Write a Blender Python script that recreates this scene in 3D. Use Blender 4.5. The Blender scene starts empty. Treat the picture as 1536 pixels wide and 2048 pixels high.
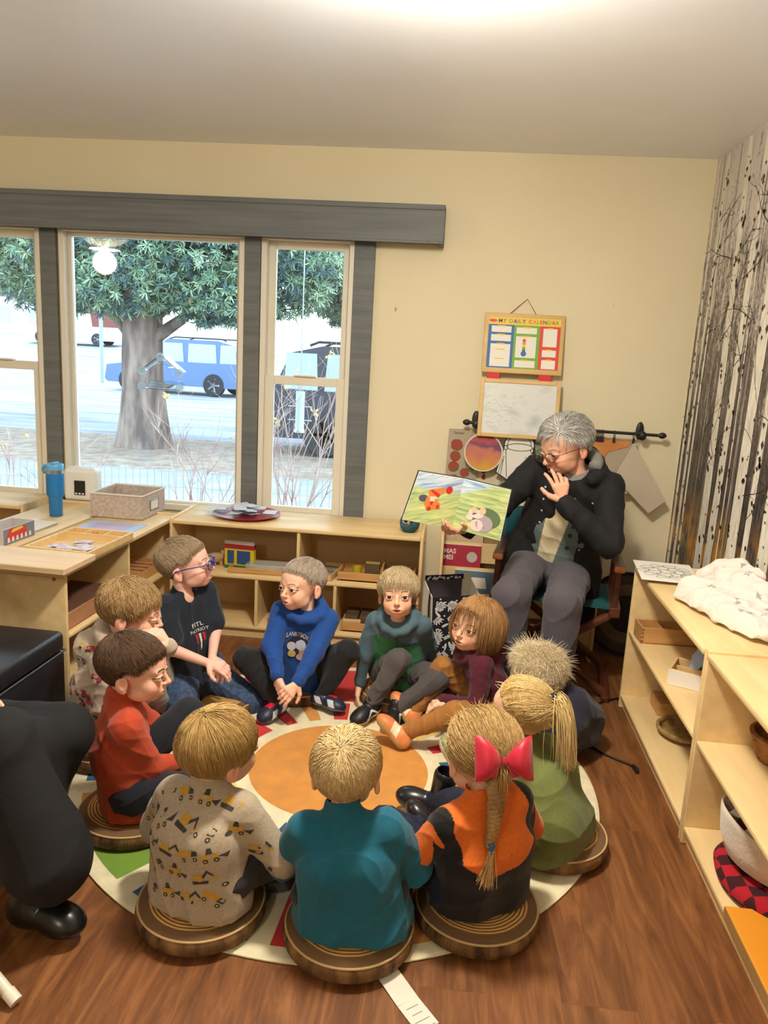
import bpy, bmesh, math, random
import numpy as np
from mathutils import Vector, Matrix, Euler
from mathutils.bvhtree import BVHTree
PI = math.pi
rnd = random.Random(7)
scene = bpy.context.scene
COL = scene.collection

# ---------------------------------------------------------------- materials
def lin(c):
    r = []
    for v in c[:3]:
        v = v / 255.0
        r.append(v / 12.92 if v <= 0.04045 else ((v + 0.055) / 1.055) ** 2.4)
    return (r[0], r[1], r[2], 1.0)

MATS = {}
def M(name, col=(200, 200, 200), rough=0.6, metal=0.0, col2=None, ns=8.0, stretch=(1, 1, 1), bump=0.0, bs=40.0,
      sheen=0.0, coat=0.0, emit=0.0, attr=None, trans=0.0, alpha=1.0, detail=4.0, lo=0.35, hi=0.65, spec=0.5, sss=0.0):
    if name in MATS:
        return MATS[name]
    m = bpy.data.materials.new(name)
    m.use_nodes = True
    nt = m.node_tree
    N, L = nt.nodes, nt.links
    b = N['Principled BSDF']
    b.inputs['Roughness'].default_value = rough
    b.inputs['Metallic'].default_value = metal
    b.inputs['Base Color'].default_value = lin(col)
    b.inputs['Specular IOR Level'].default_value = spec
    b.inputs['Sheen Weight'].default_value = sheen
    b.inputs['Coat Weight'].default_value = coat
    b.inputs['Coat Roughness'].default_value = 0.1
    b.inputs['Transmission Weight'].default_value = trans
    b.inputs['Alpha'].default_value = alpha
    if sss:
        b.inputs['Subsurface Weight'].default_value = sss
        b.inputs['Subsurface Radius'].default_value = (0.012, 0.005, 0.003)
    if emit:
        b.inputs['Emission Color'].default_value = lin(col)
        b.inputs['Emission Strength'].default_value = emit
    tc = N.new('ShaderNodeTexCoord')
    mp = N.new('ShaderNodeMapping')
    mp.inputs['Scale'].default_value = stretch
    L.new(tc.outputs['Object'], mp.inputs['Vector'])
    src = None
    if attr:
        a = N.new('ShaderNodeAttribute')
        a.attribute_name = attr
        src = a.outputs['Color']
    if col2 is not None:
        n = N.new('ShaderNodeTexNoise')
        n.inputs['Scale'].default_value = ns
        n.inputs['Detail'].default_value = detail
        L.new(mp.outputs['Vector'], n.inputs['Vector'])
        r = N.new('ShaderNodeMapRange')
        r.inputs['From Min'].default_value = lo
        r.inputs['From Max'].default_value = hi
        L.new(n.outputs['Fac'], r.inputs['Value'])
        mx = N.new('ShaderNodeMix')
        mx.data_type = 'RGBA'
        L.new(r.outputs['Result'], mx.inputs['Factor'])
        if src is not None:
            mx.blend_type = 'MULTIPLY'
            L.new(src, mx.inputs['A'])
        else:
            mx.inputs['A'].default_value = lin(col)
        mx.inputs['B'].default_value = lin(col2)
        src = mx.outputs['Result']
    if src is not None:
        L.new(src, b.inputs['Base Color'])
    if bump:
        n2 = N.new('ShaderNodeTexNoise')
        n2.inputs['Scale'].default_value = bs
        n2.inputs['Detail'].default_value = 3.0
        L.new(mp.outputs['Vector'], n2.inputs['Vector'])
        bp = N.new('ShaderNodeBump')
        bp.inputs['Strength'].default_value = bump
        bp.inputs['Distance'].default_value = 0.01
        L.new(n2.outputs['Fac'], bp.inputs['Height'])
        L.new(bp.outputs['Normal'], b.inputs['Normal'])
    MATS[name] = m
    return m

# ---------------------------------------------------------------- objects
def clean(o, parent):
    if parent is not None:
        o.parent = parent
        o.matrix_parent_inverse = Matrix.Identity(4)
    COL.objects.link(o)
    return o

def tag(o, label=None, cat=None, group=None, kind=None):
    if label: o['label'] = label
    if cat: o['category'] = cat
    if group: o['group'] = group
    if kind: o['kind'] = kind
    return o

def thing(name, label, cat, loc=(0, 0, 0), rz=0.0, group=None, rot=None):
    o = bpy.data.objects.new(name, None)
    o.empty_display_size = 0.1
    o.location = loc
    o.rotation_euler = rot if rot else (0, 0, rz)
    COL.objects.link(o)
    return tag(o, label, cat, group)

def meshobj(name, me, parent=None, loc=None, rz=None):
    o = bpy.data.objects.new(name, me)
    clean(o, parent)
    if loc is not None: o.location = loc
    if rz is not None: o.rotation_euler = (0, 0, rz)
    return o

class MB:
    """collects shapes in one bmesh"""
    def __init__(s):
        s.b = bmesh.new()
        s.mi = 0
    def _fin(s, f0, mi):
        s.b.faces.ensure_lookup_table()
        for f in s.b.faces[f0:]:
            f.material_index = s.mi if mi is None else mi
    def box(s, c, d, rot=None, mi=None, bev=0.0, seg=2):
        f0 = len(s.b.faces)
        R = Matrix.Identity(4) if rot is None else (rot.to_4x4() if hasattr(rot, 'to_4x4') else Euler(rot).to_matrix().to_4x4())
        mat = Matrix.Translation(Vector(c)) @ R @ Matrix.Diagonal((d[0], d[1], d[2], 1))
        r = bmesh.ops.create_cube(s.b, size=1.0, matrix=mat)
        if bev > 0:
            es = set()
            for v in r['verts']: es.update(v.link_edges)
            bmesh.ops.bevel(s.b, geom=list(es), offset=bev, segments=seg, affect='EDGES', profile=0.5, clamp_overlap=True)
        s._fin(f0, mi)
        return s
    def b2(s, lo, hi, **k):
        lo, hi = Vector(lo), Vector(hi)
        return s.box((lo + hi) / 2, hi - lo, **k)
    def rings(s, rings, mi=None, closed=False, cap=True):
        f0 = len(s.b.faces)
        vs = [[s.b.verts.new(p) for p in r] for r in rings]
        n = len(vs[0])
        m = len(vs)
        for i in range(m if closed else m - 1):
            a, c = vs[i], vs[(i + 1) % m]
            for j in range(n):
                k = (j + 1) % n
                s.b.faces.new((a[j], a[k], c[k], c[j]))
        if cap and not closed:
            s.b.faces.new(vs[0][::-1]); s.b.faces.new(vs[-1])
        s._fin(f0, mi)
        return s
    def tube(s, pts, r, seg=8, mi=None, cap=True, flat=1.0, up=None):
        pts = [Vector(p) for p in pts]
        rs = r if isinstance(r, (list, tuple)) else [r] * len(pts)
        prev = None
        out = []
        for i, p in enumerate(pts):
            t = (pts[min(i + 1, len(pts) - 1)] - pts[max(i - 1, 0)])
            t = t.normalized() if t.length > 1e-9 else Vector((0, 0, 1))
            if prev is None:
                u = Vector(up) if up else (Vector((0, 0, 1)) if abs(t.z) < 0.9 else Vector((1, 0, 0)))
                u = (u - t * u.dot(t)).normalized()
            else:
                u = (prev - t * prev.dot(t))
                u = u.normalized() if u.length > 1e-6 else prev
            prev = u
            w = t.cross(u)
            out.append([p + (u * math.cos(2 * PI * k / seg) * flat + w * math.sin(2 * PI * k / seg)) * rs[i] for k in range(seg)])
        return s.rings(out, mi=mi, cap=cap)
    def lathe(s, prof, c=(0, 0, 0), seg=32, mi=None, rot=None, cap=True, sx=1.0, sy=1.0):
        R = Matrix.Identity(3) if rot is None else (rot if isinstance(rot, Matrix) else Euler(rot).to_matrix())
        c = Vector(c)
        out = [[c + R @ Vector((r * sx * math.cos(2 * PI * k / seg), r * sy * math.sin(2 * PI * k / seg), z)) for k in range(seg)] for r, z in prof]
        return s.rings(out, mi=mi, cap=cap)
    def prism(s, poly, o, u, v, d, mi=None):
        """poly in the plane (o,u,v), extruded by vector d"""
        o, u, v, d = Vector(o), Vector(u), Vector(v), Vector(d)
        a = [o + u * x + v * y for x, y in poly]
        return s.rings([a, [p + d for p in a]], mi=mi)
    def face(s, pts, mi=None):
        f0 = len(s.b.faces)
        s.b.faces.new([s.b.verts.new(p) for p in pts])
        s._fin(f0, mi)
        return s
    def ball(s, c, r, mi=None, seg=16, rot=None):
        f0 = len(s.b.faces)
        r = (r, r, r) if not isinstance(r, (tuple, list)) else r
        R = Matrix.Identity(4) if rot is None else (rot.to_4x4() if hasattr(rot, 'to_4x4') else Euler(rot).to_matrix().to_4x4())
        bmesh.ops.create_uvsphere(s.b, u_segments=seg, v_segments=max(6, seg // 2), radius=1.0,
                                  matrix=Matrix.Translation(Vector(c)) @ R @ Matrix.Diagonal((r[0], r[1], r[2], 1)))
        s._fin(f0, mi)
        return s
    def build(s, name, mats, parent=None, smooth=0, loc=None, rz=None, fix=True):
        if fix:
            bmesh.ops.recalc_face_normals(s.b, faces=s.b.faces[:])
        me = bpy.data.meshes.new(name)
        s.b.to_mesh(me)
        s.b.free()
        for m in (mats if isinstance(mats, (list, tuple)) else [mats]):
            me.materials.append(m)
        if smooth:
            me.shade_smooth()
            if smooth < 180:
                me.set_sharp_from_angle(angle=math.radians(smooth))
        return meshobj(name, me, parent, loc, rz)

def npmesh(name, V, F, mats, parent=None, smooth=True, mi=None, colors=None):
    """V (n,3), F (m,k) arrays"""
    V = np.asarray(V, np.float32); F = np.asarray(F, np.int32)
    me = bpy.data.meshes.new(name)
    k = F.shape[1]
    me.vertices.add(len(V)); me.vertices.foreach_set('co', V.ravel())
    me.loops.add(F.size); me.loops.foreach_set('vertex_index', F.ravel())
    me.polygons.add(len(F)); me.polygons.foreach_set('loop_start', np.arange(0, F.size, k, dtype=np.int32))
    for m in (mats if isinstance(mats, (list, tuple)) else [mats]):
        me.materials.append(m)
    if mi is not None: me.polygons.foreach_set('material_index', np.asarray(mi, np.int32))
    me.update(calc_edges=True)
    if colors is not None:
        a = me.color_attributes.new('Col', 'FLOAT_COLOR', 'POINT')
        c = np.ones((len(V), 4), np.float32); c[:, :3] = colors
        a.data.foreach_set('color', c.ravel())
    if smooth: me.shade_smooth()
    return meshobj(name, me, parent)

def dup(root, loc=None, rz=None, label=None, group=None):
    r = root.copy(); COL.objects.link(r)
    if loc is not None: r.location = loc
    if rz is not None: r.rotation_euler = (0, 0, rz)
    if label: r['label'] = label
    if group: r['group'] = group
    for ch in list(root.children):
        c = ch.copy(); COL.objects.link(c); c.parent = r
        for g in ch.children:
            d = g.copy(); COL.objects.link(d); d.parent = c
    return r

FONT = None
def text_mesh(txt, size=1.0, bold=0.0):
    """flat text as (verts2d, faces) with its width; lower-left at 0,0"""
    cu = bpy.data.curves.new('t', 'FONT')
    cu.body = txt; cu.size = size; cu.offset = bold; cu.resolution_u = 3
    o = bpy.data.objects.new('t', cu)
    COL.objects.link(o)
    dg = bpy.context.evaluated_depsgraph_get()
    me = bpy.data.meshes.new_from_object(o.evaluated_get(dg))
    vs = [(v.co.x, v.co.y) for v in me.vertices]
    fs = [tuple(p.vertices) for p in me.polygons]
    bpy.data.objects.remove(o); bpy.data.curves.remove(cu); bpy.data.meshes.remove(me)
    if not vs: return [], [], 0
    x0 = min(v[0] for v in vs); w = max(v[0] for v in vs) - x0
    return [(v[0] - x0, v[1]) for v in vs], fs, w

def put_text(mb, txt, o, u, v, h, mi=0, width=None, bold=0.0, curve=0.0, center=False):
    """lettering of cap height h lying in plane (o,u,v)"""
    vs, fs, w = text_mesh(txt, h / 0.7, bold)
    if not vs: return
    k = 1.0 if width is None else width / w
    W = w * k
    o, u, v = Vector(o), Vector(u), Vector(v)
    b = mb.b
    bv = []
    for x, y in vs:
        x = x * k
        t = (x - W / 2) / (W / 2) if W else 0
        yy = y - curve * t * t
        if center: x -= W / 2
        bv.append(b.verts.new(o + u * x + v * yy))
    for f in fs:
        try:
            nf = b.faces.new([bv[i] for i in f]); nf.material_index = mi
        except ValueError:
            pass

# ---------------------------------------------------------------- camera
cam_d = bpy.data.cameras.new('camera')
cam = bpy.data.objects.new('camera', cam_d)
COL.objects.link(cam)
cam_d.sensor_fit = 'VERTICAL'; cam_d.sensor_height = 36.0
cam_d.lens = 1543.8 / 2048 * 36.0
cam_d.clip_start = 0.05; cam_d.clip_end = 500
def _basis(p, r, y):
    ri = Vector((math.cos(y), math.sin(y), 0)); fw = Vector((-math.sin(y), math.cos(y), 0)); up = Vector((0, 0, 1))
    f2 = fw * math.cos(p) - up * math.sin(p); u2 = up * math.cos(p) + fw * math.sin(p)
    return ri * math.cos(r) + u2 * math.sin(r), -ri * math.sin(r) + u2 * math.cos(r), f2
CB = _basis(0.20550508, 0.05412169, 0.08260798)
CP = Vector((0, 0, 1.6))
_m = Matrix((CB[0], CB[1], -CB[2])).transposed().to_4x4()
_m.translation = CP
cam.matrix_world = _m
scene.camera = cam
def at(px, py, x=None, y=None, z=None):
    """the point of the room seen at a photo pixel, on the plane x=, y= or z="""
    v = CB[0] * ((px - 768) / 1543.8) - CB[1] * ((py - 1024) / 1543.8) + CB[2]
    if z is not None: t = (z - 1.6) / v.z
    elif y is not None: t = y / v.y
    else: t = x / v.x
    return CP + v * t
scene.view_settings.view_transform = 'Standard'
scene.view_settings.look = 'None'
scene.view_settings.gamma = 1.0
scene.view_settings.use_curve_mapping = False
scene.view_settings.exposure = 0.03
# ================================================================ the room
YW, XR, ZC, XL, YB = 4.42, 1.265, 2.66, -4.2, -2.6
WALLC = (234, 223, 190)
m_wall = M('cream_paint', WALLC, 0.75, col2=(229, 217, 183), ns=1.2, bump=0.04, bs=120)
m_ceil = M('ceiling_paint', (244, 247, 252), 0.38, col2=(236, 240, 247), ns=1.0, bump=0.03, bs=90)
m_grey = M('grey_stained_wood', (112, 116, 116), 0.55, col2=(96, 100, 101), ns=3, stretch=(1, 1, 12), bump=0.05, bs=30)
m_grey_h = M('grey_stained_wood_across', (112, 116, 116), 0.55, col2=(97, 101, 102), ns=3, stretch=(0.6, 6, 14), bump=0.06, bs=30)
m_vinyl = M('cream_vinyl', (228, 222, 206), 0.4)

def floor_mat():
    m = bpy.data.materials.new('wood_planks'); m.use_nodes = True
    N, L = m.node_tree.nodes, m.node_tree.links
    b = N['Principled BSDF']
    tc = N.new('ShaderNodeTexCoord')
    mp = N.new('ShaderNodeMapping'); mp.inputs['Rotation'].default_value = (0, 0, PI / 2)
    L.new(tc.outputs['Object'], mp.inputs['Vector'])
    br = N.new('ShaderNodeTexBrick')
    br.inputs['Scale'].default_value = 1.0; br.inputs['Brick Width'].default_value = 1.25; br.inputs['Row Height'].default_value = 0.19
    br.inputs['Mortar Size'].default_value = 0.0012; br.offset = 0.37
    br.inputs['Color1'].default_value = (0.15, 0.15, 0.15, 1); br.inputs['Color2'].default_value = (0.85, 0.85, 0.85, 1)
    br.inputs['Mortar'].default_value = (0.0, 0.0, 0.0, 1)
    L.new(mp.outputs['Vector'], br.inputs['Vector'])
    m2 = N.new('ShaderNodeMapping'); m2.inputs['Scale'].default_value = (9, 1.1, 1)
    L.new(tc.outputs['Object'], m2.inputs['Vector'])
    ad = N.new('ShaderNodeVectorMath'); ad.operation = 'ADD'
    L.new(m2.outputs['Vector'], ad.inputs[0])
    sc = N.new('ShaderNodeVectorMath'); sc.operation = 'SCALE'; sc.inputs['Scale'].default_value = 7.0
    L.new(br.outputs['Color'], sc.inputs[0]); L.new(sc.outputs['Vector'], ad.inputs[1])
    n = N.new('ShaderNodeTexNoise'); n.inputs['Scale'].default_value = 2.2; n.inputs['Detail'].default_value = 7; n.inputs['Distortion'].default_value = 1.4
    n.inputs['Roughness'].default_value = 0.62
    L.new(ad.outputs['Vector'], n.inputs['Vector'])
    cr = N.new('ShaderNodeValToRGB')
    e = cr.color_ramp.elements
    e[0].position = 0.28; e[0].color = lin((92, 54, 28)); e[1].position = 0.75; e[1].color = lin((164, 110, 64))
    k = cr.color_ramp.elements.new(0.5); k.color = lin((128, 80, 44))
    L.new(n.outputs['Fac'], cr.inputs['Fac'])
    hs = N.new('ShaderNodeMix'); hs.data_type = 'RGBA'; hs.blend_type = 'MULTIPLY'; hs.inputs['Factor'].default_value = 0.22
    L.new(cr.outputs['Color'], hs.inputs['A']); L.new(br.outputs['Color'], hs.inputs['B'])
    L.new(hs.outputs['Result'], b.inputs['Base Color'])
    b.inputs['Roughness'].default_value = 0.42
    bp = N.new('ShaderNodeBump'); bp.inputs['Strength'].default_value = 0.12; bp.inputs['Distance'].default_value = 0.004
    L.new(n.outputs['Fac'], bp.inputs['Height']); L.new(bp.outputs['Normal'], b.inputs['Normal'])
    return m

def struct(name, mb, mats, **k):
    o = mb.build(name, mats, **k); o['kind'] = 'structure'; return o

struct('floor', MB().b2((XL, YB, -0.08), (XR + .1, YW + .12, 0)), floor_mat())
struct('ceiling', MB().b2((XL, YB, ZC), (XR + .1, YW + .12, ZC + .08)), m_ceil)
# back wall with the openings of three windows
W1, W2, W3 = (-3.45, -2.41), (-2.30, -1.22), (-1.125, -0.60)
ZS, ZH = 0.60, 2.20
wb = MB()
for x0, x1 in ((XL, W1[0]), (W1[1], W2[0]), (W2[1], W3[0]), (W3[1], XR + .1)):
    wb.b2((x0, YW, 0), (x1, YW + .12, ZC))
for x0, x1 in (W1, W2, W3):
    wb.b2((x0, YW, 0), (x1, YW + .12, ZS)); wb.b2((x0, YW, ZH), (x1, YW + .12, ZC))
struct('wall_back', wb, m_wall)
struct('wall_right', MB().b2((XR + .002, YB, 0), (XR + .1, YW, ZC)), m_wall)
struct('wall_left', MB().b2((XL - .1, YB, 0), (XL, YW + .12, ZC)), m_wall)
struct('wall_front', MB().b2((XL, YB - .1, 0), (XR + .1, YB, ZC)), m_wall)
# grey casing boards between and beside the windows, cream jambs behind them
for i, (x0, x1) in enumerate(((-2.408, -2.313), (-1.219, -1.128), (-0.604, -0.488))):
    t = MB().b2((x0, YW - .024, .57), (x1, YW - .001, 2.30), bev=.003)
    struct('trim_%d' % (i + 1), t, m_grey)
# valance box over the windows
v = MB()
v.b2((-3.9, YW - .135, 2.165), (-.118, YW - .115, 2.362), bev=.003)
v.b2((-3.9, YW - .142, 2.335), (-.118, YW - .113, 2.362), bev=.004)
v.b2((-3.9, YW - .140, 2.165), (-.118, YW - .113, 2.180), bev=.004)
v.b2((-3.9, YW - .115, 2.342), (-.118, YW, 2.360)); v.b2((-.138, YW - .116, 2.165), (-.118, YW, 2.36))
val = v.build('valance', m_grey_h)
tag(val, 'long grey stained wooden valance box mounted above the windows', 'valance')
MB().b2((-.20, YW - .141, 2.168), (-.14, YW - .128, 2.178), bev=.003).build('bracket_clip', M('tarnished_metal', (90, 85, 75), .4, .6), val)

# window glass that passes light and mirrors a little of the room
def glass_mat(name='window_glass', refl=0.05, tint=(0.93, 0.98, 1.0)):
    m = bpy.data.materials.new(name); m.use_nodes = True
    N, L = m.node_tree.nodes, m.node_tree.links
    N.remove(N['Principled BSDF'])
    t = N.new('ShaderNodeBsdfTransparent'); t.inputs['Color'].default_value = (*tint, 1)
    g = N.new('ShaderNodeBsdfGlossy'); g.inputs['Roughness'].default_value = 0.03
    x = N.new('ShaderNodeMixShader'); lw = N.new('ShaderNodeFresnel'); lw.inputs['IOR'].default_value = 1.4
    mu = N.new('ShaderNodeMath'); mu.operation = 'ADD'; mu.inputs[1].default_value = refl
    L.new(lw.outputs['Fac'], mu.inputs[0]); L.new(mu.outputs[0], x.inputs['Fac'])
    L.new(t.outputs[0], x.inputs[1]); L.new(g.outputs[0], x.inputs[2]); L.new(x.outputs[0], N['Material Output'].inputs['Surface'])
    return m
m_glass = glass_mat(refl=0.01)
def frame(mb, x0, x1, z0, z1, w, y0, y1, bev=.003, wb=None):
    wb = wb or w
    mb.b2((x0, y0, z0), (x0 + w, y1, z1), bev=bev); mb.b2((x1 - w, y0, z0), (x1, y1, z1), bev=bev)
    mb.b2((x0 + w, y0, z1 - w), (x1 - w, y1, z1), bev=bev); mb.b2((x0 + w, y0, z0), (x1 - w, y1, z0 + wb), bev=bev)
def window(n, W, hung):
    x0, x1 = W
    f = MB(); frame(f, x0, x1, ZS, ZH, .03, YW - .018, YW + .10, wb=.035)
    o = struct('window_%d' % n, f, m_vinyl)
    sash = MB(); sash_lo = MB(); gl = MB()
    if hung:
        zm = 1.385
        frame(sash, x0 + .03, x1 - .03, zm, ZH - .03, .042, YW + .045, YW + .075)
        gl.b2((x0 + .07, YW + .058, zm + .04), (x1 - .07, YW + .062, ZH - .07))
        frame(sash_lo, x0 + .03, x1 - .03, ZS + .035, zm + .045, .05, YW + .008, YW + .042, wb=.03)
        sash_lo.b2((x0 + .2, YW - .008, zm + .045), (x1 - .2, YW + .03, zm + .055), bev=.003)
        gl.b2((x0 + .078, YW + .022, ZS + .06), (x1 - .078, YW + .026, zm))
        sash_lo.build('lower_sash', m_vinyl, o)
    else:
        frame(sash, x0 + .03, x1 - .03, ZS + .035, ZH - .03, .022, YW + .03, YW + .07, wb=.012)
        gl.b2((x0 + .05, YW + .048, ZS + .045), (x1 - .05, YW + .052, ZH - .05))
    sash.build('upper_sash' if hung else 'sash', m_vinyl, o)
    gl.build('pane', m_glass, o)
window(1, W1, True); window(2, W2, False); window(3, W3, True)

# ---------------------------------------------------------------- birch forest mural on the right wall
def mural():
    R = random.Random(3)
    m_bg = bpy.data.materials.new('mural_woods'); m_bg.use_nodes = True
    N, L = m_bg.node_tree.nodes, m_bg.node_tree.links
    b = N['Principled BSDF']; b.inputs['Roughness'].default_value = .45
    tc = N.new('ShaderNodeTexCoord'); mp = N.new('ShaderNodeMapping'); mp.inputs['Scale'].default_value = (1, 15, 3.4)
    L.new(tc.outputs['Object'], mp.inputs['Vector'])
    n1 = N.new('ShaderNodeTexNoise'); n1.inputs['Scale'].default_value = 1.6; n1.inputs['Detail'].default_value = 8; n1.inputs['Roughness'].default_value = .72
    n1.inputs['Distortion'].default_value = .6
    L.new(mp.outputs['Vector'], n1.inputs['Vector'])
    n2 = N.new('ShaderNodeTexNoise'); n2.inputs['Scale'].default_value = 38; n2.inputs['Detail'].default_value = 6; n2.inputs['Roughness'].default_value = .8
    L.new(tc.outputs['Object'], n2.inputs['Vector'])
    sp = N.new('ShaderNodeSeparateXYZ'); L.new(tc.outputs['Object'], sp.inputs[0])
    a1 = N.new('ShaderNodeMapRange'); a1.inputs['From Min'].default_value = 1.0; a1.inputs['From Max'].default_value = 2.5
    a1.inputs['To Min'].default_value = -.22; a1.inputs['To Max'].default_value = .17
    L.new(sp.outputs['Z'], a1.inputs['Value'])
    s1 = N.new('ShaderNodeMath'); L.new(n1.outputs['Fac'], s1.inputs[0]); L.new(a1.outputs[0], s1.inputs[1])
    s2 = N.new('ShaderNodeMath'); s2.operation = 'MULTIPLY_ADD'; s2.inputs[1].default_value = .75
    L.new(n2.outputs['Fac'], s2.inputs[0]); L.new(s1.outputs[0], s2.inputs[2])
    cr = N.new('ShaderNodeValToRGB'); e = cr.color_ramp.elements
    e[0].position = .62; e[0].color = lin((44, 38, 38)); e[1].position = 1.12 - .04; e[1].color = lin((206, 198, 192))
    k = e.new(.84); k.color = lin((104, 94, 90))
    L.new(s2.outputs[0], cr.inputs['Fac'])
    lf = N.new('ShaderNodeMapRange'); lf.inputs['From Min'].default_value = 1.0; lf.inputs['From Max'].default_value = .66
    L.new(sp.outputs['Z'], lf.inputs['Value'])
    n3 = N.new('ShaderNodeTexNoise'); n3.inputs['Scale'].default_value = 9
    L.new(tc.outputs['Object'], n3.inputs['Vector'])
    mm = N.new('ShaderNodeMath'); mm.operation = 'MULTIPLY'; L.new(lf.outputs[0], mm.inputs[0])
    n3r = N.new('ShaderNodeMapRange'); n3r.inputs['From Min'].default_value = .4; n3r.inputs['From Max'].default_value = .62
    L.new(n3.outputs['Fac'], n3r.inputs['Value']); L.new(n3r.outputs[0], mm.inputs[1])
    mx = N.new('ShaderNodeMix'); mx.data_type = 'RGBA'
    L.new(mm.outputs[0], mx.inputs['Factor']); L.new(cr.outputs['Color'], mx.inputs['A']); mx.inputs['B'].default_value = lin((200, 140, 40))
    L.new(mx.outputs['Result'], b.inputs['Base Color'])
    m_bark = M('mural_birch_bark', (240, 235, 222), .45, col2=(212, 205, 190), ns=14, stretch=(1, 3, .7))
    m_bark2 = M('mural_far_bark', (180, 172, 160), .45, col2=(132, 124, 116), ns=14, stretch=(1, 3, .7))
    m_mark = M('mural_bark_marks', (38, 33, 30), .5)
    m_gray = M('mural_grey_stems', (96, 88, 84), .5)
    mb = MB()
    X = XR
    mb.face([(X, 1.0, .12), (X, 4.41, .12), (X, 4.41, ZC - .004), (X, 1.0, ZC - .004)], mi=0)
    cnt = [0]
    def stem(y, w0, w1, lean, mi, lay, z0=.15, z1=2.65, wob=.012):
        cnt[0] += 1; x = X - .0003 * lay - .00001 * cnt[0]
        n = 14
        ph = R.uniform(0, 9)
        ls, rs = [], []
        for i in range(n + 1):
            t = i / n; z = z0 + (z1 - z0) * t
            c = y + lean * t + wob * math.sin(ph + t * 5)
            w = w0 + (w1 - w0) * t
            ls.append((x, c - w / 2 * R.uniform(.92, 1.06), z)); rs.append((x, c + w / 2 * R.uniform(.92, 1.06), z))
        for i in range(n):
            mb.face([ls[i], rs[i], rs[i + 1], ls[i + 1]], mi=mi)
        def c_at(z):
            t = (z - z0) / (z1 - z0); return y + lean * t + wob * math.sin(ph + t * 5), w0 + (w1 - w0) * t
        return c_at
    for _ in range(26):      # far grey trunks
        w = R.uniform(.004, .014)
        stem(R.uniform(1.0, 4.40), w, w * .6, R.uniform(-.1, .1), 3 if R.random() < .4 else 2, 1)
    for _ in range(9):
        w = R.uniform(.012, .026)
        stem(R.uniform(1.2, 4.38), w, w * .7, R.uniform(-.06, .06), 2, 2)
    big = [(4.34, .035, .02, .03), (4.26, .035, .02, -.02), (4.18, .025, .015, .03), (3.86, .085, .05, .06), (3.74, .075, .05, -.04), (3.62, .012, .008, .02),
           (3.43, .095, .07, .03), (3.31, .05, .03, -.03), (3.10, .09, .07, .03), (3.0, .04, .03, -.02), (2.8, .07, .05, -.05), (2.55, .09, .07, .04),
           (2.2, .07, .05, .0), (1.9, .08, .06, .1), (1.5, .07, .05, -.03), (1.2, .08, .06, 0)]
    for y, w0, w1, ln in big:
        w0 *= 1.35; w1 *= 1.25
        c = stem(y, w0, w1, ln, 1, 3)
        for _ in range(int(26 * w0 / .06) + 12):     # dark eyes and scars in the bark
            z = R.uniform(.2, 2.6); cy, w = c(z); side = R.choice((-1, 1, 0))
            yy = cy + side * w * .42 + R.uniform(-.2, .2) * w; s = R.uniform(.006, .018)
            mb.face([(X - .0018, yy - s, z), (X - .0018, yy, z - s * R.uniform(.5, 1.4)), (X - .0018, yy + s, z + s * .2), (X - .0018, yy, z + s * R.uniform(.5, 1.4))], mi=4)
    def twig(p, a, l, w, d):
        n = 5; pts = [p]
        for i in range(n):
            a += R.uniform(-.25, .25)
            pts.append((pts[-1][0] + math.cos(a) * l / n, pts[-1][1] + math.sin(a) * l / n))
        for i in range(n):
            ww = w * (1 - i / (n + 1)); q0, q1 = pts[i], pts[i + 1]
            nx, ny = -(q1[1] - q0[1]), q1[0] - q0[0]; k = ww / max(1e-6, math.hypot(nx, ny)) / 2
            x = X - .0022 - .00001 * R.random() * 60
            mb.face([(x, q0[0] - nx * k, q0[1] - ny * k), (x, q1[0] - nx * k, q1[1] - ny * k), (x, q1[0] + nx * k, q1[1] + ny * k), (x, q0[0] + nx * k, q0[1] + ny * k)], mi=4)
        if d > 0:
            for i in (1, 2, 3, 4):
                twig(pts[i], a + R.choice((-1, 1)) * R.uniform(.4, .9), l * .5, w * .5, d - 1)
    for _ in range(110):
        a = R.choice((R.uniform(.15, 1.2), PI - R.uniform(.15, 1.2)))
        twig((R.uniform(1.3, 4.3), R.uniform(.95, 2.45)), a, R.uniform(.15, .45), R.uniform(.003, .007), 1)
    bmesh.ops.recalc_face_normals(mb.b, faces=mb.b.faces[:])
    o = mb.build('forest_mural', [m_bg, m_bark, m_bark2, m_gray, m_mark], fix=False)
    return o
mur = mural(); tag(mur, 'birch forest photo mural covering the right wall', 'mural')
# clip mural stems beyond the corner is unnecessary: they end at the wall edge

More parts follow.
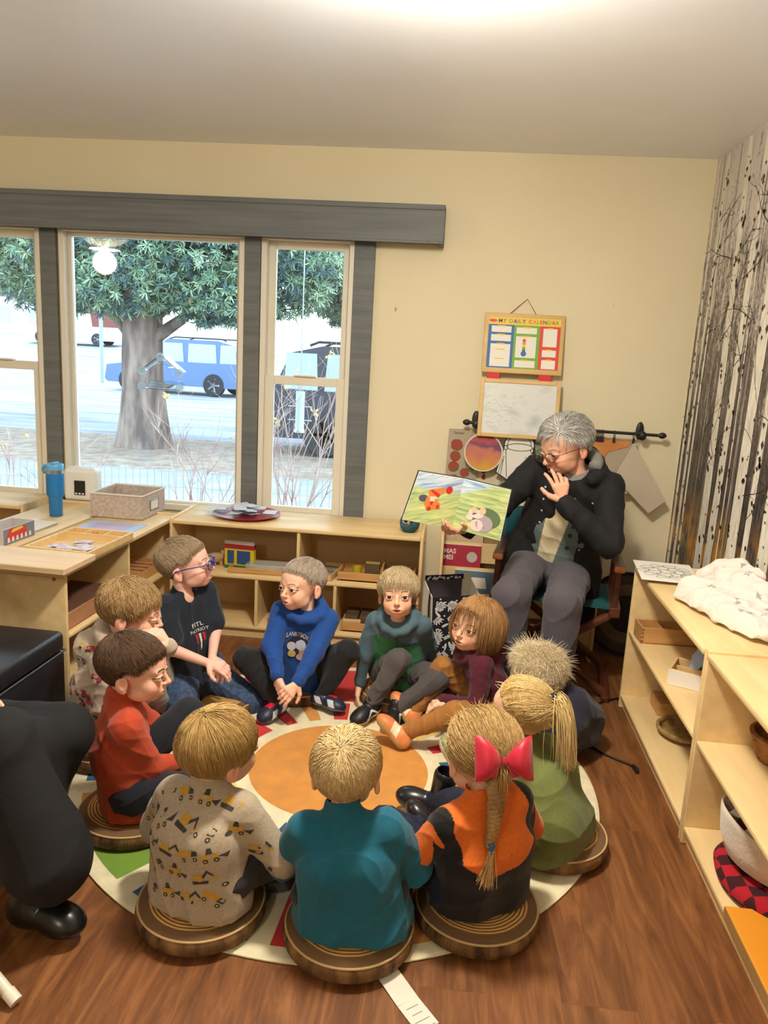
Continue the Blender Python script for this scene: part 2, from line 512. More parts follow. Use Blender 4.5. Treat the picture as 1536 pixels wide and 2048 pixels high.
# ---------------------------------------------------------------- lights
world = bpy.data.worlds.new('daylight'); scene.world = world
world.use_nodes = True
bg = world.node_tree.nodes['Background']
bg.inputs['Color'].default_value = (0.78, 0.90, 1.0, 1); bg.inputs['Strength'].default_value = 5.6
m_lamp = M('lit_opal_glass', (255, 236, 205), .3, emit=6.0)
m_lampbase = M('lamp_white_metal', (235, 232, 225), .4)
def lamp(loc, label, power, drop=0.0, r=.21, hot=True):
    x, y, z = loc
    t = thing('ceiling_light', label, 'light', (x, y, z))
    b = MB().lathe([(.07, 0), (.07, -.02 - drop), (.24, -.028 - drop), (.24, -.034 - drop), (.10, -.036 - drop)], seg=32)  # mount plate widened into a disc to shield the ceiling from the bulb
    b.build('shield_mount', m_lampbase, t, smooth=40)
    MB().lathe([(r, -.03 - drop), (r, -.05 - drop), (r * .9, -.085 - drop), (r * .6, -.12 - drop), (.02, -.14 - drop)], seg=32).build('glass_bowl', m_lamp, t, smooth=180)
    l = bpy.data.lights.new('bulb', 'AREA'); l.shape = 'DISK'; l.size = .26; l.energy = power; l.color = (1.0, .93, .80)
    lo = bpy.data.objects.new('bulb', l); lo.location = (x, y, z - .16 - drop); COL.objects.link(lo)
    l2 = bpy.data.lights.new('bulb_glow', 'POINT'); l2.energy = power * 1.75; l2.shadow_soft_size = .1; l2.color = (1.0, .93, .80)
    lo = bpy.data.objects.new('bulb_glow', l2); lo.location = (x, y, z - .27 - drop); COL.objects.link(lo)
lamp((-.12, 2.08, ZC), 'round opal ceiling light just above the rug', 34)
lamp((-3.15, 2.1, ZC), 'round opal ceiling light hanging toward the left wall', 7, drop=.16, r=.2)
lamp((-1.2, -1.4, ZC), 'round opal ceiling light behind the viewer', 16)

# ================================================================ outdoors
GZ = -.1
m_ground = M('snowy_street', (146, 153, 164), .9, col2=(98, 108, 124), ns=1.1, stretch=(.3, 2.2, 1), detail=6, lo=.4, hi=.7)  # blue-grey bands in the colour stand in for shadows on the snow
m_soil = M('leaf_litter', (118, 102, 90), .95, col2=(146, 136, 124), ns=6, bump=.3)
m_walk = M('pale_sidewalk', (142, 146, 152), .9, col2=(124, 130, 138), ns=2)
g = MB()
def strip(y0, z0, y1, z1, mi):
    g.face([(-120, y0, z0), (60, y0, z0), (60, y1, z1), (-120, y1, z1)], mi=mi)
strip(4.56, GZ, 7.6, GZ, 1); strip(7.6, GZ, 9.8, GZ, 2); strip(9.8, GZ, 13.2, GZ, 1); strip(13.2, GZ, 30, GZ, 0); strip(30, GZ, 48, 1.15, 0); strip(48, 1.15, 120, 2.2, 2)
struct('ground', g, [m_ground, m_soil, m_walk])

def spruce(name, label, base, trunk_r, trunk_h, crown, seed, branches=(), n=2600, group=None):
    R = np.random.RandomState(seed)
    t = thing(name, label, 'tree', base, group=group)
    m_bark = M('spruce_bark', (150, 134, 124), .95, col2=(92, 82, 80), ns=7, stretch=(1, 1, .25), bump=.9, bs=18)
    tr = MB(); k = 18
    rg = []
    for i in range(10):
        z = trunk_h * i / 9; r = trunk_r * (1.35 if i == 0 else 1.12 if i == 1 else 1 - .035 * i)
        rg.append([(math.cos(2 * PI * j / k) * r * (1 + .07 * math.sin(3 * j + i)), math.sin(2 * PI * j / k) * r * (1 + .07 * math.cos(2 * j + 1.3 * i)), z) for j in range(k)])
    tr.rings(rg)
    for pts, r in branches:
        tr.tube(pts, [r * (1 - .6 * i / (len(pts) - 1)) for i in range(len(pts))], seg=8)
    tr.build('trunk', m_bark, t, smooth=60)
    P = []
    tot = sum(c[3] * c[4] for c in crown)
    for (cx, cy, cz, rx, rz) in crown:
        q = R.normal(size=(int(n * rx * rz / tot), 3)); q /= np.linalg.norm(q, axis=1)[:, None]
        q *= (R.uniform(.25, 1, len(q)) ** .4)[:, None]
        P.append(q * [rx, rx * .8, rz] + [cx, cy, cz])
    P = np.concatenate(P); K = 22
    nb = len(P)
    d = R.normal(size=(nb, K, 3)); d[..., 2] -= .55; d /= np.linalg.norm(d, axis=2)[..., None]
    ln = R.uniform(.05, .13, (nb, K, 1)); w = R.normal(size=(nb, K, 3)); w -= (w * d).sum(2, keepdims=True) * d; w /= np.linalg.norm(w, axis=2)[..., None]
    b0 = P[:, None, :] + d * .02
    A = b0 + w * .010; B = b0 - w * .010; Cc = b0 + d * ln + w * .006; D = b0 + d * ln - w * .006
    V = np.stack([A, B, D, Cc], 2).reshape(-1, 3)
    F = np.arange(len(V)).reshape(-1, 4)
    m_f = [M('spruce_needles', (112, 142, 118), .8), M('spruce_needles_pale', (152, 178, 146), .8), M('spruce_needles_deep', (72, 102, 104), .8)]
    mi = np.repeat(R.choice(3, nb, p=[.45, .25, .30]), K)
    npmesh('foliage', V, F, m_f, t, smooth=False, mi=mi)
    # hanging cones
    mc = M('spruce_cones', (186, 150, 112), .8)
    c = MB()
    for i in R.choice(nb, min(70, nb), replace=False):
        p = P[i]; c.ball((p[0], p[1], p[2] - .06), (.024, .024, .07), seg=8)
    cn = c.build('cones', mc, t); cn['kind'] = 'stuff'
    return t
spruce('spruce_tree', 'big spruce with a thick trunk just outside the middle window', (-4.93, 12.0, GZ), .34, 4.2,
       [(-.9, 0, 3.3, 1.7, 1.0), (1.0, -.1, 3.1, 1.5, 1.0), (.1, .3, 4.0, 2.4, 1.1), (-.1, -.6, 2.5, 1.1, .5), (1.35, -.4, 2.35, .8, .45), (-1.3, -.2, 2.5, .9, .5), (2.2, .2, 3.0, .9, .9), (-2.4, .3, 3.4, 1.1, 1.0)], 5,
       branches=[([(.25, 0, 1.75), (.65, -.1, 2.0), (1.1, -.1, 2.45), (1.5, -.2, 2.8)], .11), ([(.22, 0, 2.0), (.8, 0, 2.5), (1.2, 0, 2.6)], .06), ([(-.25, 0, 1.75), (-.6, 0, 2.15), (-.9, 0, 2.45)], .07), ([(.3, 0, .95), (.5, -.03, 1.0)], .06)], n=9500)
spruce('spruce_tree', 'spruce whose hanging branches fill the top of the right window', (-.9, 14.5, GZ), .28, 4.0,
       [(-1.0, 0, 3.2, 1.3, 1.1), (.4, 0, 3.0, 1.2, 1.0), (-.6, 0, 2.5, 1.0, .5), (.3, 0, 2.1, .6, .35)], 6, n=3800)
spruce('spruce_tree', 'spruce seen through the left window beyond the street corner', (-9.6, 14.5, GZ), .3, 4.2,
       [(0, 0, 3.7, 2.2, 1.25), (1.3, 0, 3.2, 1.3, .8)], 8, n=4200)

# cars
m_tyre = M('tyre_rubber', (40, 42, 48), .8); m_rim = M('alloy', (190, 196, 204), .3, .8)
m_cglass = M('car_glass', (150, 175, 200), .1, spec=.8)
def car(name, label, loc, rz, L, H, W, paint, suv=True, pickup=False, cat='car'):
    t = thing(name, label, cat, loc, rz)
    z0 = .28; hb = H * .58
    if pickup:
        body = [(0, z0), (L, z0), (L, hb), (L * .62, hb), (L * .60, hb), (L * .28, hb), (.05, hb * .86), (0, hb * .7)]
        cab = [(L * .26, hb), (L * .62, hb), (L * .60, H), (L * .36, H)]
    else:
        body = [(0, z0 + .1), (.1, z0), (L - .1, z0), (L, z0 + .2), (L - .03, hb * 1.05), (L * .28, hb), (.08, hb * .82)]
        cab = [(L * .25, hb), (L * .99, hb * 1.02), (L * .93, H * .93), (L * .82, H), (L * .46, H)]
    MB().prism(body, (0, -W / 2, 0), (1, 0, 0), (0, 0, 1), (0, W, 0)).build('body', paint, t)
    c = MB(); c.prism(cab, (0, -W * .44, 0), (1, 0, 0), (0, 0, 1), (0, W * .88, 0)); c.build('cabin', paint, t)
    wn = MB()
    s0, s1 = cab[0][0], cab[1][0]
    top = H * .93
    for a, b_ in ((.10, .44), (.48, .76), (.79, .95)) if not pickup else ((.12, .9),):
        xa, xb = s0 + (s1 - s0) * a, s0 + (s1 - s0) * b_
        xt = max(xa, L * .46 - .2) if a < .2 else xa + .03
        for sy in (-1, 1):
            wn.face([(xa, sy * W * .445, hb + .03), (xb, sy * W * .445, hb + .03), (xb - .04, sy * W * .445, top), (min(xt, xb - .1), sy * W * .445, top)])
    wn.build('side_windows', m_cglass, t)
    for wx in (L * .18, L * .80):
        for sy in (-1, 1):
            R = Euler((PI / 2, 0, 0)).to_matrix()
            w = MB().lathe([(.2, -.1), (.34, -.1), (.36, -.05), (.36, .05), (.34, .1), (.2, .1)], (wx, sy * (W / 2 - .08), .36), 24, rot=R)
            wo = w.build('wheel', m_tyre, t, smooth=50)
            rm = MB()
            for k in range(5):
                a = 2 * PI * k / 5
                rm.box((wx + math.cos(a) * .11, sy * (W / 2 + .005), .36 + math.sin(a) * .11), (.2, .03, .05), rot=(0, -a, 0))
            rm.lathe([(.2, -.01), (.22, -.01), (.22, .01), (.2, .01)], (wx, sy * (W / 2 + .005), .36), 24, rot=R)
            rm.build('rim', m_rim, wo)
    if suv and not pickup:
        r = MB()
        for sy in (-1, 1): r.tube([(L * .46, sy * W * .38, H + .0), (L * .5, sy * W * .38, H + .06), (L * .84, sy * W * .38, H + .06), (L * .87, sy * W * .38, H)], .02, 6)
        r.build('roof_rail', m_tyre, t)
    for sy in (-1, 1):
        MB().box((L * .30, sy * (W * .5 + .06), hb + .1), (.1, .16, .13), bev=.03).build('wing_mirror', paint, t)
    MB().box((L * .5, -W / 2 - .01, hb * .83), (.22, .03, .04), bev=.01).build('door_handle', m_rim, t)
    return t
car('suv', 'slate blue estate car parked across the street behind the spruce', (-11.15, 25.2, GZ), math.radians(-7), 4.7, 1.72, 1.85, M('slate_blue_paint', (86, 112, 150), .35, .2))
car('pickup_truck', 'pale silver pickup truck far up the street', (-25.6, 45.5, 1.0), math.radians(4), 5.4, 1.85, 1.9, M('silver_paint', (196, 204, 212), .35, .2), pickup=True, cat='truck')
car('suv', 'dark car standing close outside the right window', (1.7, 12.9, GZ), math.radians(180), 4.6, 1.72, 1.9, M('dark_navy_paint', (48, 52, 66), .35, .2))
# street pole and pale house far off
tag(MB().tube([(-12.9, 27.6, GZ), (-12.9, 27.6, 3.6)], .07, 10).build('street_pole', M('galvanised', (150, 160, 172), .5, .5), smooth=60), 'slim grey street pole beside the blue car', 'pole')
h = thing('house', 'pale house with a dark red side wall far across the street', 'building', (-38, 66, 1.4))
MB().b2((-4, 0, 0), (4, 5, 3.2)).build('wall', M('house_white', (226, 222, 220), .8), h)
MB().b2((4, .1, 0), (9, 5, 3.0)).build('side_wall', M('house_red', (122, 70, 66), .8), h)
MB().prism([(-4.6, 3.1), (9.6, 3.1), (8, 5.4), (-3, 5.4)], (0, -.4, 0), (1, 0, 0), (0, 0, 1), (0, 6, 0)).build('roof', M('house_roof', (110, 100, 100), .9), h)
MB().b2((-2.6, -.06, .9), (-1.0, 0, 2.3)).b2((.6, -.06, .9), (2.2, 0, 2.3)).build('window', m_cglass, h)

# bare shrubs with yellow leaves, one object each
m_twig = M('bare_twigs', (150, 116, 112), .9, col2=(196, 182, 178), ns=3)
m_leafy = M('yellow_leaves', (222, 190, 110), .8)
def shrub(label, base, h, spread, seed, leaves=6, stems=9):
    R = random.Random(seed)
    t = thing('bare_shrub', label, 'shrub', base, group='bare shrubs outside the windows')
    mb = MB(); lf = MB(); ends = []
    def grow(p, d, l, r, k):
        pts = [p]
        for i in range(4):
            d = (d + Vector((R.uniform(-.18, .18), R.uniform(-.18, .18), R.uniform(-.05, .1)))).normalized()
            pts.append(pts[-1] + d * l / 4)
        mb.tube(pts, [r, r * .9, r * .75, r * .6, r * .45], 4)
        ends.append(pts[-1])
        if k > 0:
            for _ in range(R.choice((2, 3, 3))):
                j = R.choice((2, 3, 4))
                grow(pts[j], (d + Vector((R.uniform(-.8, .8), R.uniform(-.5, .5), R.uniform(-.2, .5)))).normalized(), l * R.uniform(.45, .7), r * .6, k - 1)
    for _ in range(stems):
        grow(Vector((R.uniform(-.12, .12), R.uniform(-.08, .08), 0)), Vector((R.uniform(-spread, spread), R.uniform(-.2, .2), 1)).normalized(), h * R.uniform(.5, .75), .006, 2)
    mb.build('twigs', m_twig, t)
    for e in R.sample(ends, leaves):
        for _ in range(4):
            c = e + Vector((R.uniform(-.03, .03), R.uniform(-.03, .03), R.uniform(-.05, .02)))
            u = Vector((R.uniform(-1, 1), R.uniform(-1, 1), R.uniform(-1, 1))).normalized() * .022
            w = u.orthogonal().normalized() * .012
            lf.face([c - u, c - w, c + u, c + w])
    lo = lf.build('leaves', m_leafy, t, fix=False); lo['kind'] = 'stuff'
    return t
shrub('dense bare shrub with reddish stems and yellow leaves outside the right window', (-1.25, 6.0, GZ), 1.65, .35, 11, 9, 15)
shrub('bare forked shrub low in the right half of the middle window', (-2.0, 5.9, GZ), 1.25, .5, 12, 2, 8)
shrub('thin bare shrub low at the left edge of the middle window', (-3.4, 6.6, GZ), .95, .5, 13, 2, 5)
shrub('single bare twiggy shrub low in the left window', (-4.1, 6.8, GZ), .8, .3, 14, 2, 3)
# low wire fence
f = MB()
for i in range(80):
    x = -6.2 + i * .075; f.tube([(x, 7.5, GZ), (x, 7.5, GZ + .42)], .0035, 4)
for z in (.06, .24, .40): f.tube([(-6.2, 7.5, GZ + z), (-.2, 7.5, GZ + z)], .0035, 4)
tag(f.build('wire_fence', M('fence_wire', (150, 158, 168), .5, .5)), 'low wire garden fence crossing behind the bare shrubs', 'fence')
# clear tube seed feeder hanging outside the right window
fd = thing('seed_feeder', 'clear tube bird feeder hanging outside the right window', 'bird feeder', (-1.12, 5.6, 1.0))
m_acr = glass_mat('clear_acrylic', .09, (.88, .94, .98))
MB().lathe([(.033, 0), (.033, .28), (.031, .28), (.031, 0)], seg=20, cap=False).build('tube', M('frosted_tube', (196, 214, 222), .25, alpha=.75), fd, smooth=60)
MB().lathe([(.038, -.02), (.038, .0), (.03, .01)], seg=20).build('base', M('feeder_metal', (170, 180, 186), .4, .6), fd, smooth=40)
pm = MB()
for z in (.07, .17): pm.tube([(-.09, 0, z), (.09, 0, z)], .004, 6)
pm.build('perch', MATS['feeder_metal'], fd)
MB().tube([(0, 0, .28), (0, 0, 1.5)], .004, 6).build('hanger', MATS['feeder_metal'], fd)
# acrylic house-shaped feeder held on the middle pane by suction cups
bh = thing('window_bird_feeder', 'clear acrylic house shaped bird feeder stuck on the middle window', 'bird feeder', (-1.735, YW + .056, 1.31))
pl = MB()
hx, hz = .115, .09
out = [(-hx, 0), (hx, 0), (hx, .10), (.0, .19), (-hx, .10)]
inn = [(-.07, .03), (.07, .03), (.07, .09), (.05, .135), (.0, .152), (-.05, .135), (-.07, .09)]
pl.tube([(x, 0.02, z) for x, z in out] + [(-hx, .02, 0)], .004, 6); pl.tube([(x, .02, z) for x, z in inn] + [(-.07, .02, .03)], .003, 6)
pl.b2((-hx, .0, -.004), (hx, .09, .002)); pl.b2((-hx, .088, 0), (hx, .092, .045))
pl.box((.06, .05, .15), (.155, .1, .004), rot=(0, math.radians(38), 0)); pl.box((-.06, .05, .15), (.155, .1, .004), rot=(0, math.radians(-38), 0))
pl.build('shell', m_acr, bh)
for x, z in ((-hx, .10), (hx, .10), (0, .185), (-hx, .01), (hx, .01)):
    MB().lathe([(.026, 0), (.024, .006), (.01, .012), (.008, .02)], (x, 0, z), 18, rot=(-PI / 2, 0, 0)).build('suction_cup', M('clear_rubber', (210, 226, 236), .15, alpha=.55), bh, smooth=60)
# ================================================================ rug
def rug():
    c = (-.345, 2.706); RO = .979
    t = thing('round_rug', 'round sunburst rug with an orange centre and coloured rays under the children', 'rug', (c[0], c[1], 0))
    cols = {'cream': (236, 224, 186), 'org': (214, 144, 62), 'red': (206, 40, 44), 'pink': (206, 28, 96), 'grn': (112, 148, 44), 'blu': (34, 92, 132), 'teal': (70, 150, 170), 'yel': (230, 196, 110), 'gry': (120, 140, 158), 'lgrn': (160, 190, 120)}
    ks = list(cols)
    mats = [M('rug_' + k, v, .95, col2=tuple(int(q * .88 + 10) for q in v), ns=14, bump=.1, bs=260, sheen=.2) for k, v in cols.items()]
    b = MB(); n = 120
    b.lathe([(RO - .012, 0), (RO, .003), (RO, .007), (RO - .01, .010), (0.001, .010)], seg=n, mi=0, cap=False)
    z = .0106
    def sec(a0, a1, r0, r1, k, zz=z):
        m = max(2, int(abs(a1 - a0) / 3)); A = [math.radians(a0 + (a1 - a0) * i / m) for i in range(m + 1)]
        for i in range(m):
            b.face([(r0 * math.cos(A[i]), r0 * math.sin(A[i]), zz), (r1 * math.cos(A[i]), r1 * math.sin(A[i]), zz), (r1 * math.cos(A[i + 1]), r1 * math.sin(A[i + 1]), zz), (r0 * math.cos(A[i + 1]), r0 * math.sin(A[i + 1]), zz)], mi=ks.index(k))
    b.face([(.345 * math.cos(2 * PI * i / 96), .345 * math.sin(2 * PI * i / 96), z) for i in range(96)], mi=1)
    for a0, a1, k, k2 in ((91, 104, 'red', 'red'), (108, 119, 'org', 'org'), (123, 134, 'red', 'pink'), (139, 159, 'red', 'red'), (165, 178, 'pink', 'pink'), (184, 196, 'lgrn', 'blu'),
                          (201, 213, 'yel', 'org'), (218, 233, 'grn', 'grn'), (238, 244, 'blu', 'blu'), (249, 263, 'blu', 'teal'), (267, 275, 'yel', 'red'), (279, 287, 'grn', 'grn'),
                          (291, 303, 'org', 'org'), (306, 316, 'pink', 'pink'), (328, 339, 'grn', 'grn'), (348, 358, 'org', 'org'), (364, 379, 'blu', 'blu'), (384, 396, 'red', 'red'), (401, 412, 'yel', 'org'), (418, 429, 'gry', 'teal'), (434, 446, 'org', 'red')):
        d = (a1 - a0) * .18
        sec(a0 + d, a1 - d, .40, .56, k); sec(a0, a1, .58, .93, k2)
    b.build('pile', mats, t, fix=False)
    return t
rug()
RZ = .0108

# ================================================================ shelf units
m_ply = M('birch_plywood', (236, 208, 154), .5, col2=(226, 194, 138), ns=2.2, stretch=(1.2, 8, 8), bump=.02, bs=60, coat=.15)
m_plyd = M('birch_back_board', (214, 184, 132), .6, col2=(202, 172, 122), ns=2.0, stretch=(1.5, 6, 6))
def shelf(label, loc, rz, L, D, H, mid, uppers=(), lowers=(), bot=.07, th=.018, group=None, name='shelf_unit'):
    t = thing(name, label, 'shelf', loc, rz, group)
    for x in (0, L - th):
        MB().box((x + th / 2, D / 2, (H + .010) / 2), (th, D, H + .010), bev=.006, seg=3).build('side_panel', m_ply, t, smooth=40)
    MB().b2((th, -.004, H - .022), (L - th, D - .012, H), bev=.006).build('top', m_ply, t, smooth=40)
    MB().b2((th, 0.002, mid - .018), (L - th, D - .012, mid), bev=.005).build('shelf', m_ply, t, smooth=40)
    MB().b2((th, 0.002, bot - .018), (L - th, D - .012, bot), bev=.004).build('bottom_shelf', m_ply, t, smooth=40)
    MB().b2((th, .02, 0), (L - th, .036, bot - .018)).build('toe_kick', m_ply, t)
    MB().b2((th, D - .012, .02), (L - th, D, H - .001)).build('back_panel', m_plyd, t)
    for x in uppers:
        MB().b2((x - .009, .004, mid), (x + .009, D - .012, H - .022), bev=.004).build('divider', m_ply, t)
    for x in lowers:
        MB().b2((x - .009, .004, bot), (x + .009, D - .012, mid - .018), bev=.004).build('divider', m_ply, t)
    for x, y in ((-.001, .05), (L + .001, .05)):
        MB().lathe([(.008, -.002), (.008, .002), (.005, .003)], (x, y, H - .04), 12, rot=(0, PI / 2, 0)).build('bolt', M('bolt_steel', (150, 140, 120), .35, .8), t)
    return t
shelf('low wooden shelf unit along the wall under the right window', (-1.495, 3.97, 0), 0, 1.385, .40, .645, .357, (.713,), (.487, .922))
DX, DY = Vector((.0471, .9989, 0)), Vector((-.9989, .0471, 0))
P0 = Vector((-1.544, 2.928, 0))
shelf('left shelf unit with wooden trays on top, open toward the rug', P0, math.radians(87.3), 1.16, .38, .645, .36, (.58,), (.58,))
q = P0 + DX * 1.27 + DY * .775
shelf('left shelf unit standing back to back, blue tumbler on it', q, math.radians(-92.7), 1.27, .385, .645, .36, (.6,), (.6,))
shelf('shelf unit at the far left under the left window', (-3.6, 4.03, 0), 0, 1.24, .36, .645, .36, (.6,), (.6,))
shelf('right shelf unit nearer the back wall with the starry blanket on it', (.878, 3.52, 0), -PI / 2, 1.045, .375, .695, .388, (), (), bot=.068)
shelf('right shelf unit nearer the viewer with the wicker basket in it', (.878, 2.472, 0), -PI / 2, 1.045, .375, .695, .388, (), (), bot=.068)
T, T2 = .645, .695

# ================================================================ things on the left shelves
m_blue = M('blue_enamel', (30, 120, 190), .4); m_lblue = M('pale_blue_plastic', (96, 172, 224), .35)
t = thing('tumbler', 'tall blue insulated tumbler with flip straw lid and carry loop', 'cup', (-2.075, 3.86, T))
MB().lathe([(.030, 0), (.034, .004), (.035, .10), (.037, .105), (.043, .115), (.045, .122), (.045, .232)], seg=32).build('cup_body', m_blue, t, smooth=50)
MB().lathe([(.0445, .232), (.0445, .25)], seg=32).build('steel_band', M('brushed_steel', (190, 190, 190), .25, .9), t, smooth=50)
MB().lathe([(.046, .25), (.047, .255), (.047, .275), (.043, .281), (.01, .283)], seg=32).box((0, 0, .286), (.02, .06, .008), bev=.003).build('lid', m_lblue, t, smooth=50)
MB().tube([(-.045, 0, .268), (-.062, 0, .262), (-.066, 0, .245), (-.058, 0, .232), (-.05, 0, .24)], .006, 8, flat=1.6).build('carry_loop', m_lblue, t)
t = thing('white_device', 'upright white box with rounded corners and a dark display window', 'appliance', (-2.13, 4.28, T))
MB().box((0, 0, .10), (.20, .10, .20), bev=.03, seg=5).build('housing', M('white_plastic', (236, 236, 232), .4), t, smooth=50)
MB().box((.005, -.052, .085), (.065, .006, .085), bev=.012, seg=3).build('display', M('dark_display', (40, 42, 44), .2), t)
bt = MB()
for i in range(3): bt.box((-.014 + i * .02, -.057, .052), (.012, .003, .009), bev=.001)
bt.build('buttons', MATS['white_plastic'], t)
m_fab = M('oat_fabric', (202, 186, 172), .9, col2=(176, 160, 148), ns=60, bump=.25, bs=300)
def openbox(mb, L, D, H, th, **k):
    mb.b2((-L / 2, -D / 2, 0), (L / 2, D / 2, th), **k)
    for s in (-1, 1):
        mb.b2((s * L / 2 - (th if s > 0 else 0), -D / 2, 0), (s * L / 2 + (0 if s > 0 else th), D / 2, H), **k)
        mb.b2((-L / 2 + th, s * D / 2 - (th if s > 0 else 0), 0), (L / 2 - th, s * D / 2 + (0 if s > 0 else th), H), **k)
    return mb
t = thing('storage_box', 'open oatmeal fabric storage box with a label holder on its end', 'box', (-1.752, 4.04, T), math.radians(-2))
openbox(MB(), .295, .295, .13, .008, bev=.002).build('box_body', m_fab, t)
rm = MB()
frame_pts = [(-.1475, -.1475, .131), (.1475, -.1475, .131), (.1475, .1475, .131), (-.1475, .1475, .131), (-.1475, -.1475, .131)]
for i in range(4): rm.tube(frame_pts[i:i + 2], .005, 8)
rm.build('rim', M('oat_piping', (220, 212, 204), .8), t)
lh = MB(); frame(lh, -.055, .055, .035, .095, .008, -.003, .001)
o = lh.build('label_holder', M('pewter', (150, 150, 150), .35, .7), t); o.location = (.149, 0, 0); o.rotation_euler = (0, 0, PI / 2)
MB().b2((-.048, -.001, .042), (.048, .001, .088)).build('label_card', M('label_white', (226, 224, 220), .7), o)
def flat(name, label, cat, c, L, D, rz, z, mat, th=.003, group=None, deco=None, bev=0):
    t = thing(name, label, cat, (c[0], c[1], z), rz, group)
    MB().b2((-L / 2, -D / 2, 0), (L / 2, D / 2, th), bev=bev).build('sheet' if th < .004 else 'board', mat, t)
    if deco: deco(t, th)
    return t
def card_deco(t, th):
    MB().b2((-.10, -.07, th), (.10, .07, th + .0006)).build('picture', M('lavender_print', (170, 160, 205), .6, col2=(206, 196, 226), ns=5, stretch=(1, 12, 1)), t)
flat('placemat', 'pale blue printed card with a lavender panel beside the fabric box', 'card', (-1.70, 3.70), .30, .21, math.radians(-3), T, M('pale_blue_card', (176, 200, 236), .6), th=.004, deco=card_deco)
m_lw = M('light_wood', (228, 196, 140), .5, col2=(214, 178, 120), ns=3, stretch=(1, 9, 9), bump=.02)
m_lw2 = M('beech_wood', (206, 158, 100), .5, col2=(190, 140, 84), ns=3, stretch=(1, 9, 9), bump=.02)
m_lw3 = M('pale_board_wood', (222, 194, 156), .5, col2=(212, 182, 142), ns=3, stretch=(1, 9, 9))
t = thing('sorting_tray', 'divided light wood tray with picture cards on the left shelf', 'tray', (-1.655, 3.29, T), math.radians(-4))
b = openbox(MB(), .31, .40, .042, .012, bev=.002)
b.b2((-.145, .10, 0), (.145, .11, .04)); b.b2((-.055, .11, 0), (-.047, .19, .04)); b.b2((.047, .11, 0), (.055, .19, .04))
b.build('tray_body', m_lw, t)
fg = MB()
for x, y in ((-.015, .14), (.005, .14)): fg.lathe([(.006, .012), (.005, .03), (.003, .034), (.005, .04), (.001, .046)], (x, y, 0), 10)
fg.build('counters', M('amber_counter', (206, 132, 30), .4), t)
R9 = random.Random(9)
m_pc = M('printed_cards', (226, 218, 222), .7, col2=(176, 160, 170), ns=22)
for i in range(14):
    tag(MB().box((0, 0, 0), (.075, .055, .0012)).build('picture_card', m_pc), 'small printed picture card lying loose in the divided tray', 'card', 'picture cards in the divided tray')
    o = COL.objects[-1]; v = Vector((-1.655, 3.29, 0)) + Vector((R9.uniform(-.09, .09), R9.uniform(-.13, .04), 0))
    o.location = (v.x, v.y, T + .0135 + i * .0014); o.rotation_euler = (0, 0, R9.uniform(-1, 1))
t = thing('wooden_board', 'flat pale wooden board lying at the near end of the left shelf', 'lid', (-1.72, 2.955, T + .011), math.radians(-3))
MB().b2((-.28, -.115, 0), (.23, .135, .027), bev=.004).build('panel', m_lw3, t)
MB().b2((-.27, -.105, -.011), (.22, .125, .001)).build('rim', m_lw2, t)
t = thing('puzzle_tray', 'white wooden puzzle tray with grey pieces behind the divided tray', 'tray', (-2.09, 3.50, T), math.radians(-4))
b = openbox(MB(), .22, .36, .016, .012, bev=.002); b.build('tray_body', M('white_wash_wood', (222, 218, 210), .5), t)
for i in range(5):
    pc = MB(); n = 9
    pc.prism([(math.cos(2 * PI * k / n) * R9.uniform(.014, .03), math.sin(2 * PI * k / n) * R9.uniform(.014, .03)) for k in range(n)], (R9.uniform(-.05, .06), R9.uniform(-.02, .12), .0125), (1, 0, 0), (0, 1, 0), (0, 0, .006))
    pc.build('piece', M('grey_felt', (150, 158, 160), .8), t)
t = thing('game_box', 'small open box with red and yellow printed side at the left edge', 'box', (-2.03, 3.33, T), math.radians(-4))
openbox(MB(), .12, .24, .075, .004).build('box_body', M('box_card', (196, 190, 190), .6), t)
pr = MB()
pr.face([(.0605, -.115, .002), (.0605, .115, .002), (.0605, .115, .073), (.0605, -.115, .073)], mi=0)
pr.face([(.061, -.10, .02), (.061, .06, .02), (.061, .05, .065), (.061, -.07, .072)], mi=1)
pr.face([(.0614, -.06, .05), (.0614, .03, .058), (.0614, .02, .07), (.0614, -.05, .066)], mi=2)
for k in range(6): pr.face([(.0618, -.09 + k * .032, .01), (.0618, -.072 + k * .032, .01), (.0618, -.076 + k * .032, .034), (.0618, -.088 + k * .032, .03)], mi=3)
pr.build('printed_side', [M('print_grey', (120, 122, 136), .6), M('print_red', (206, 52, 48), .6), M('print_yellow', (226, 190, 60), .6), M('print_white', (226, 222, 222), .6)], t, fix=False)
# inside the left shelf
t = thing('slat_box', 'wooden box full of thin dark slats inside the left shelf', 'box', (-1.68, 3.21, .36), math.radians(87.3))
openbox(MB(), .46, .24, .075, .01, bev=.002).build('box_body', M('red_beech', (196, 140, 100), .5, col2=(180, 124, 86), ns=3, stretch=(1, 9, 9)), t)
for i in range(13):
    MB().box((-.20 + i * .033, 0, .072), (.012, .21, .02), rot=(0, .5, 0)).build('slat', M('brown_slat', (112, 78, 62), .6), t)
t = thing('tool_tray', 'small wooden tray of turned tools at the back of the left shelf', 'tray', (-1.63, 3.87, .36), math.radians(87.3))
openbox(MB(), .26, .18, .05, .01, bev=.002).build('tray_body', m_lw2, t)
for i in range(3): MB().lathe([(.004, -.09), (.010, -.06), (.006, 0), (.011, .06), (.004, .09)], (-.06 + .06 * i, 0, .04), 12, rot=(PI / 2, 0, 0)).build('tool', MATS['red_beech'], t, smooth=60)
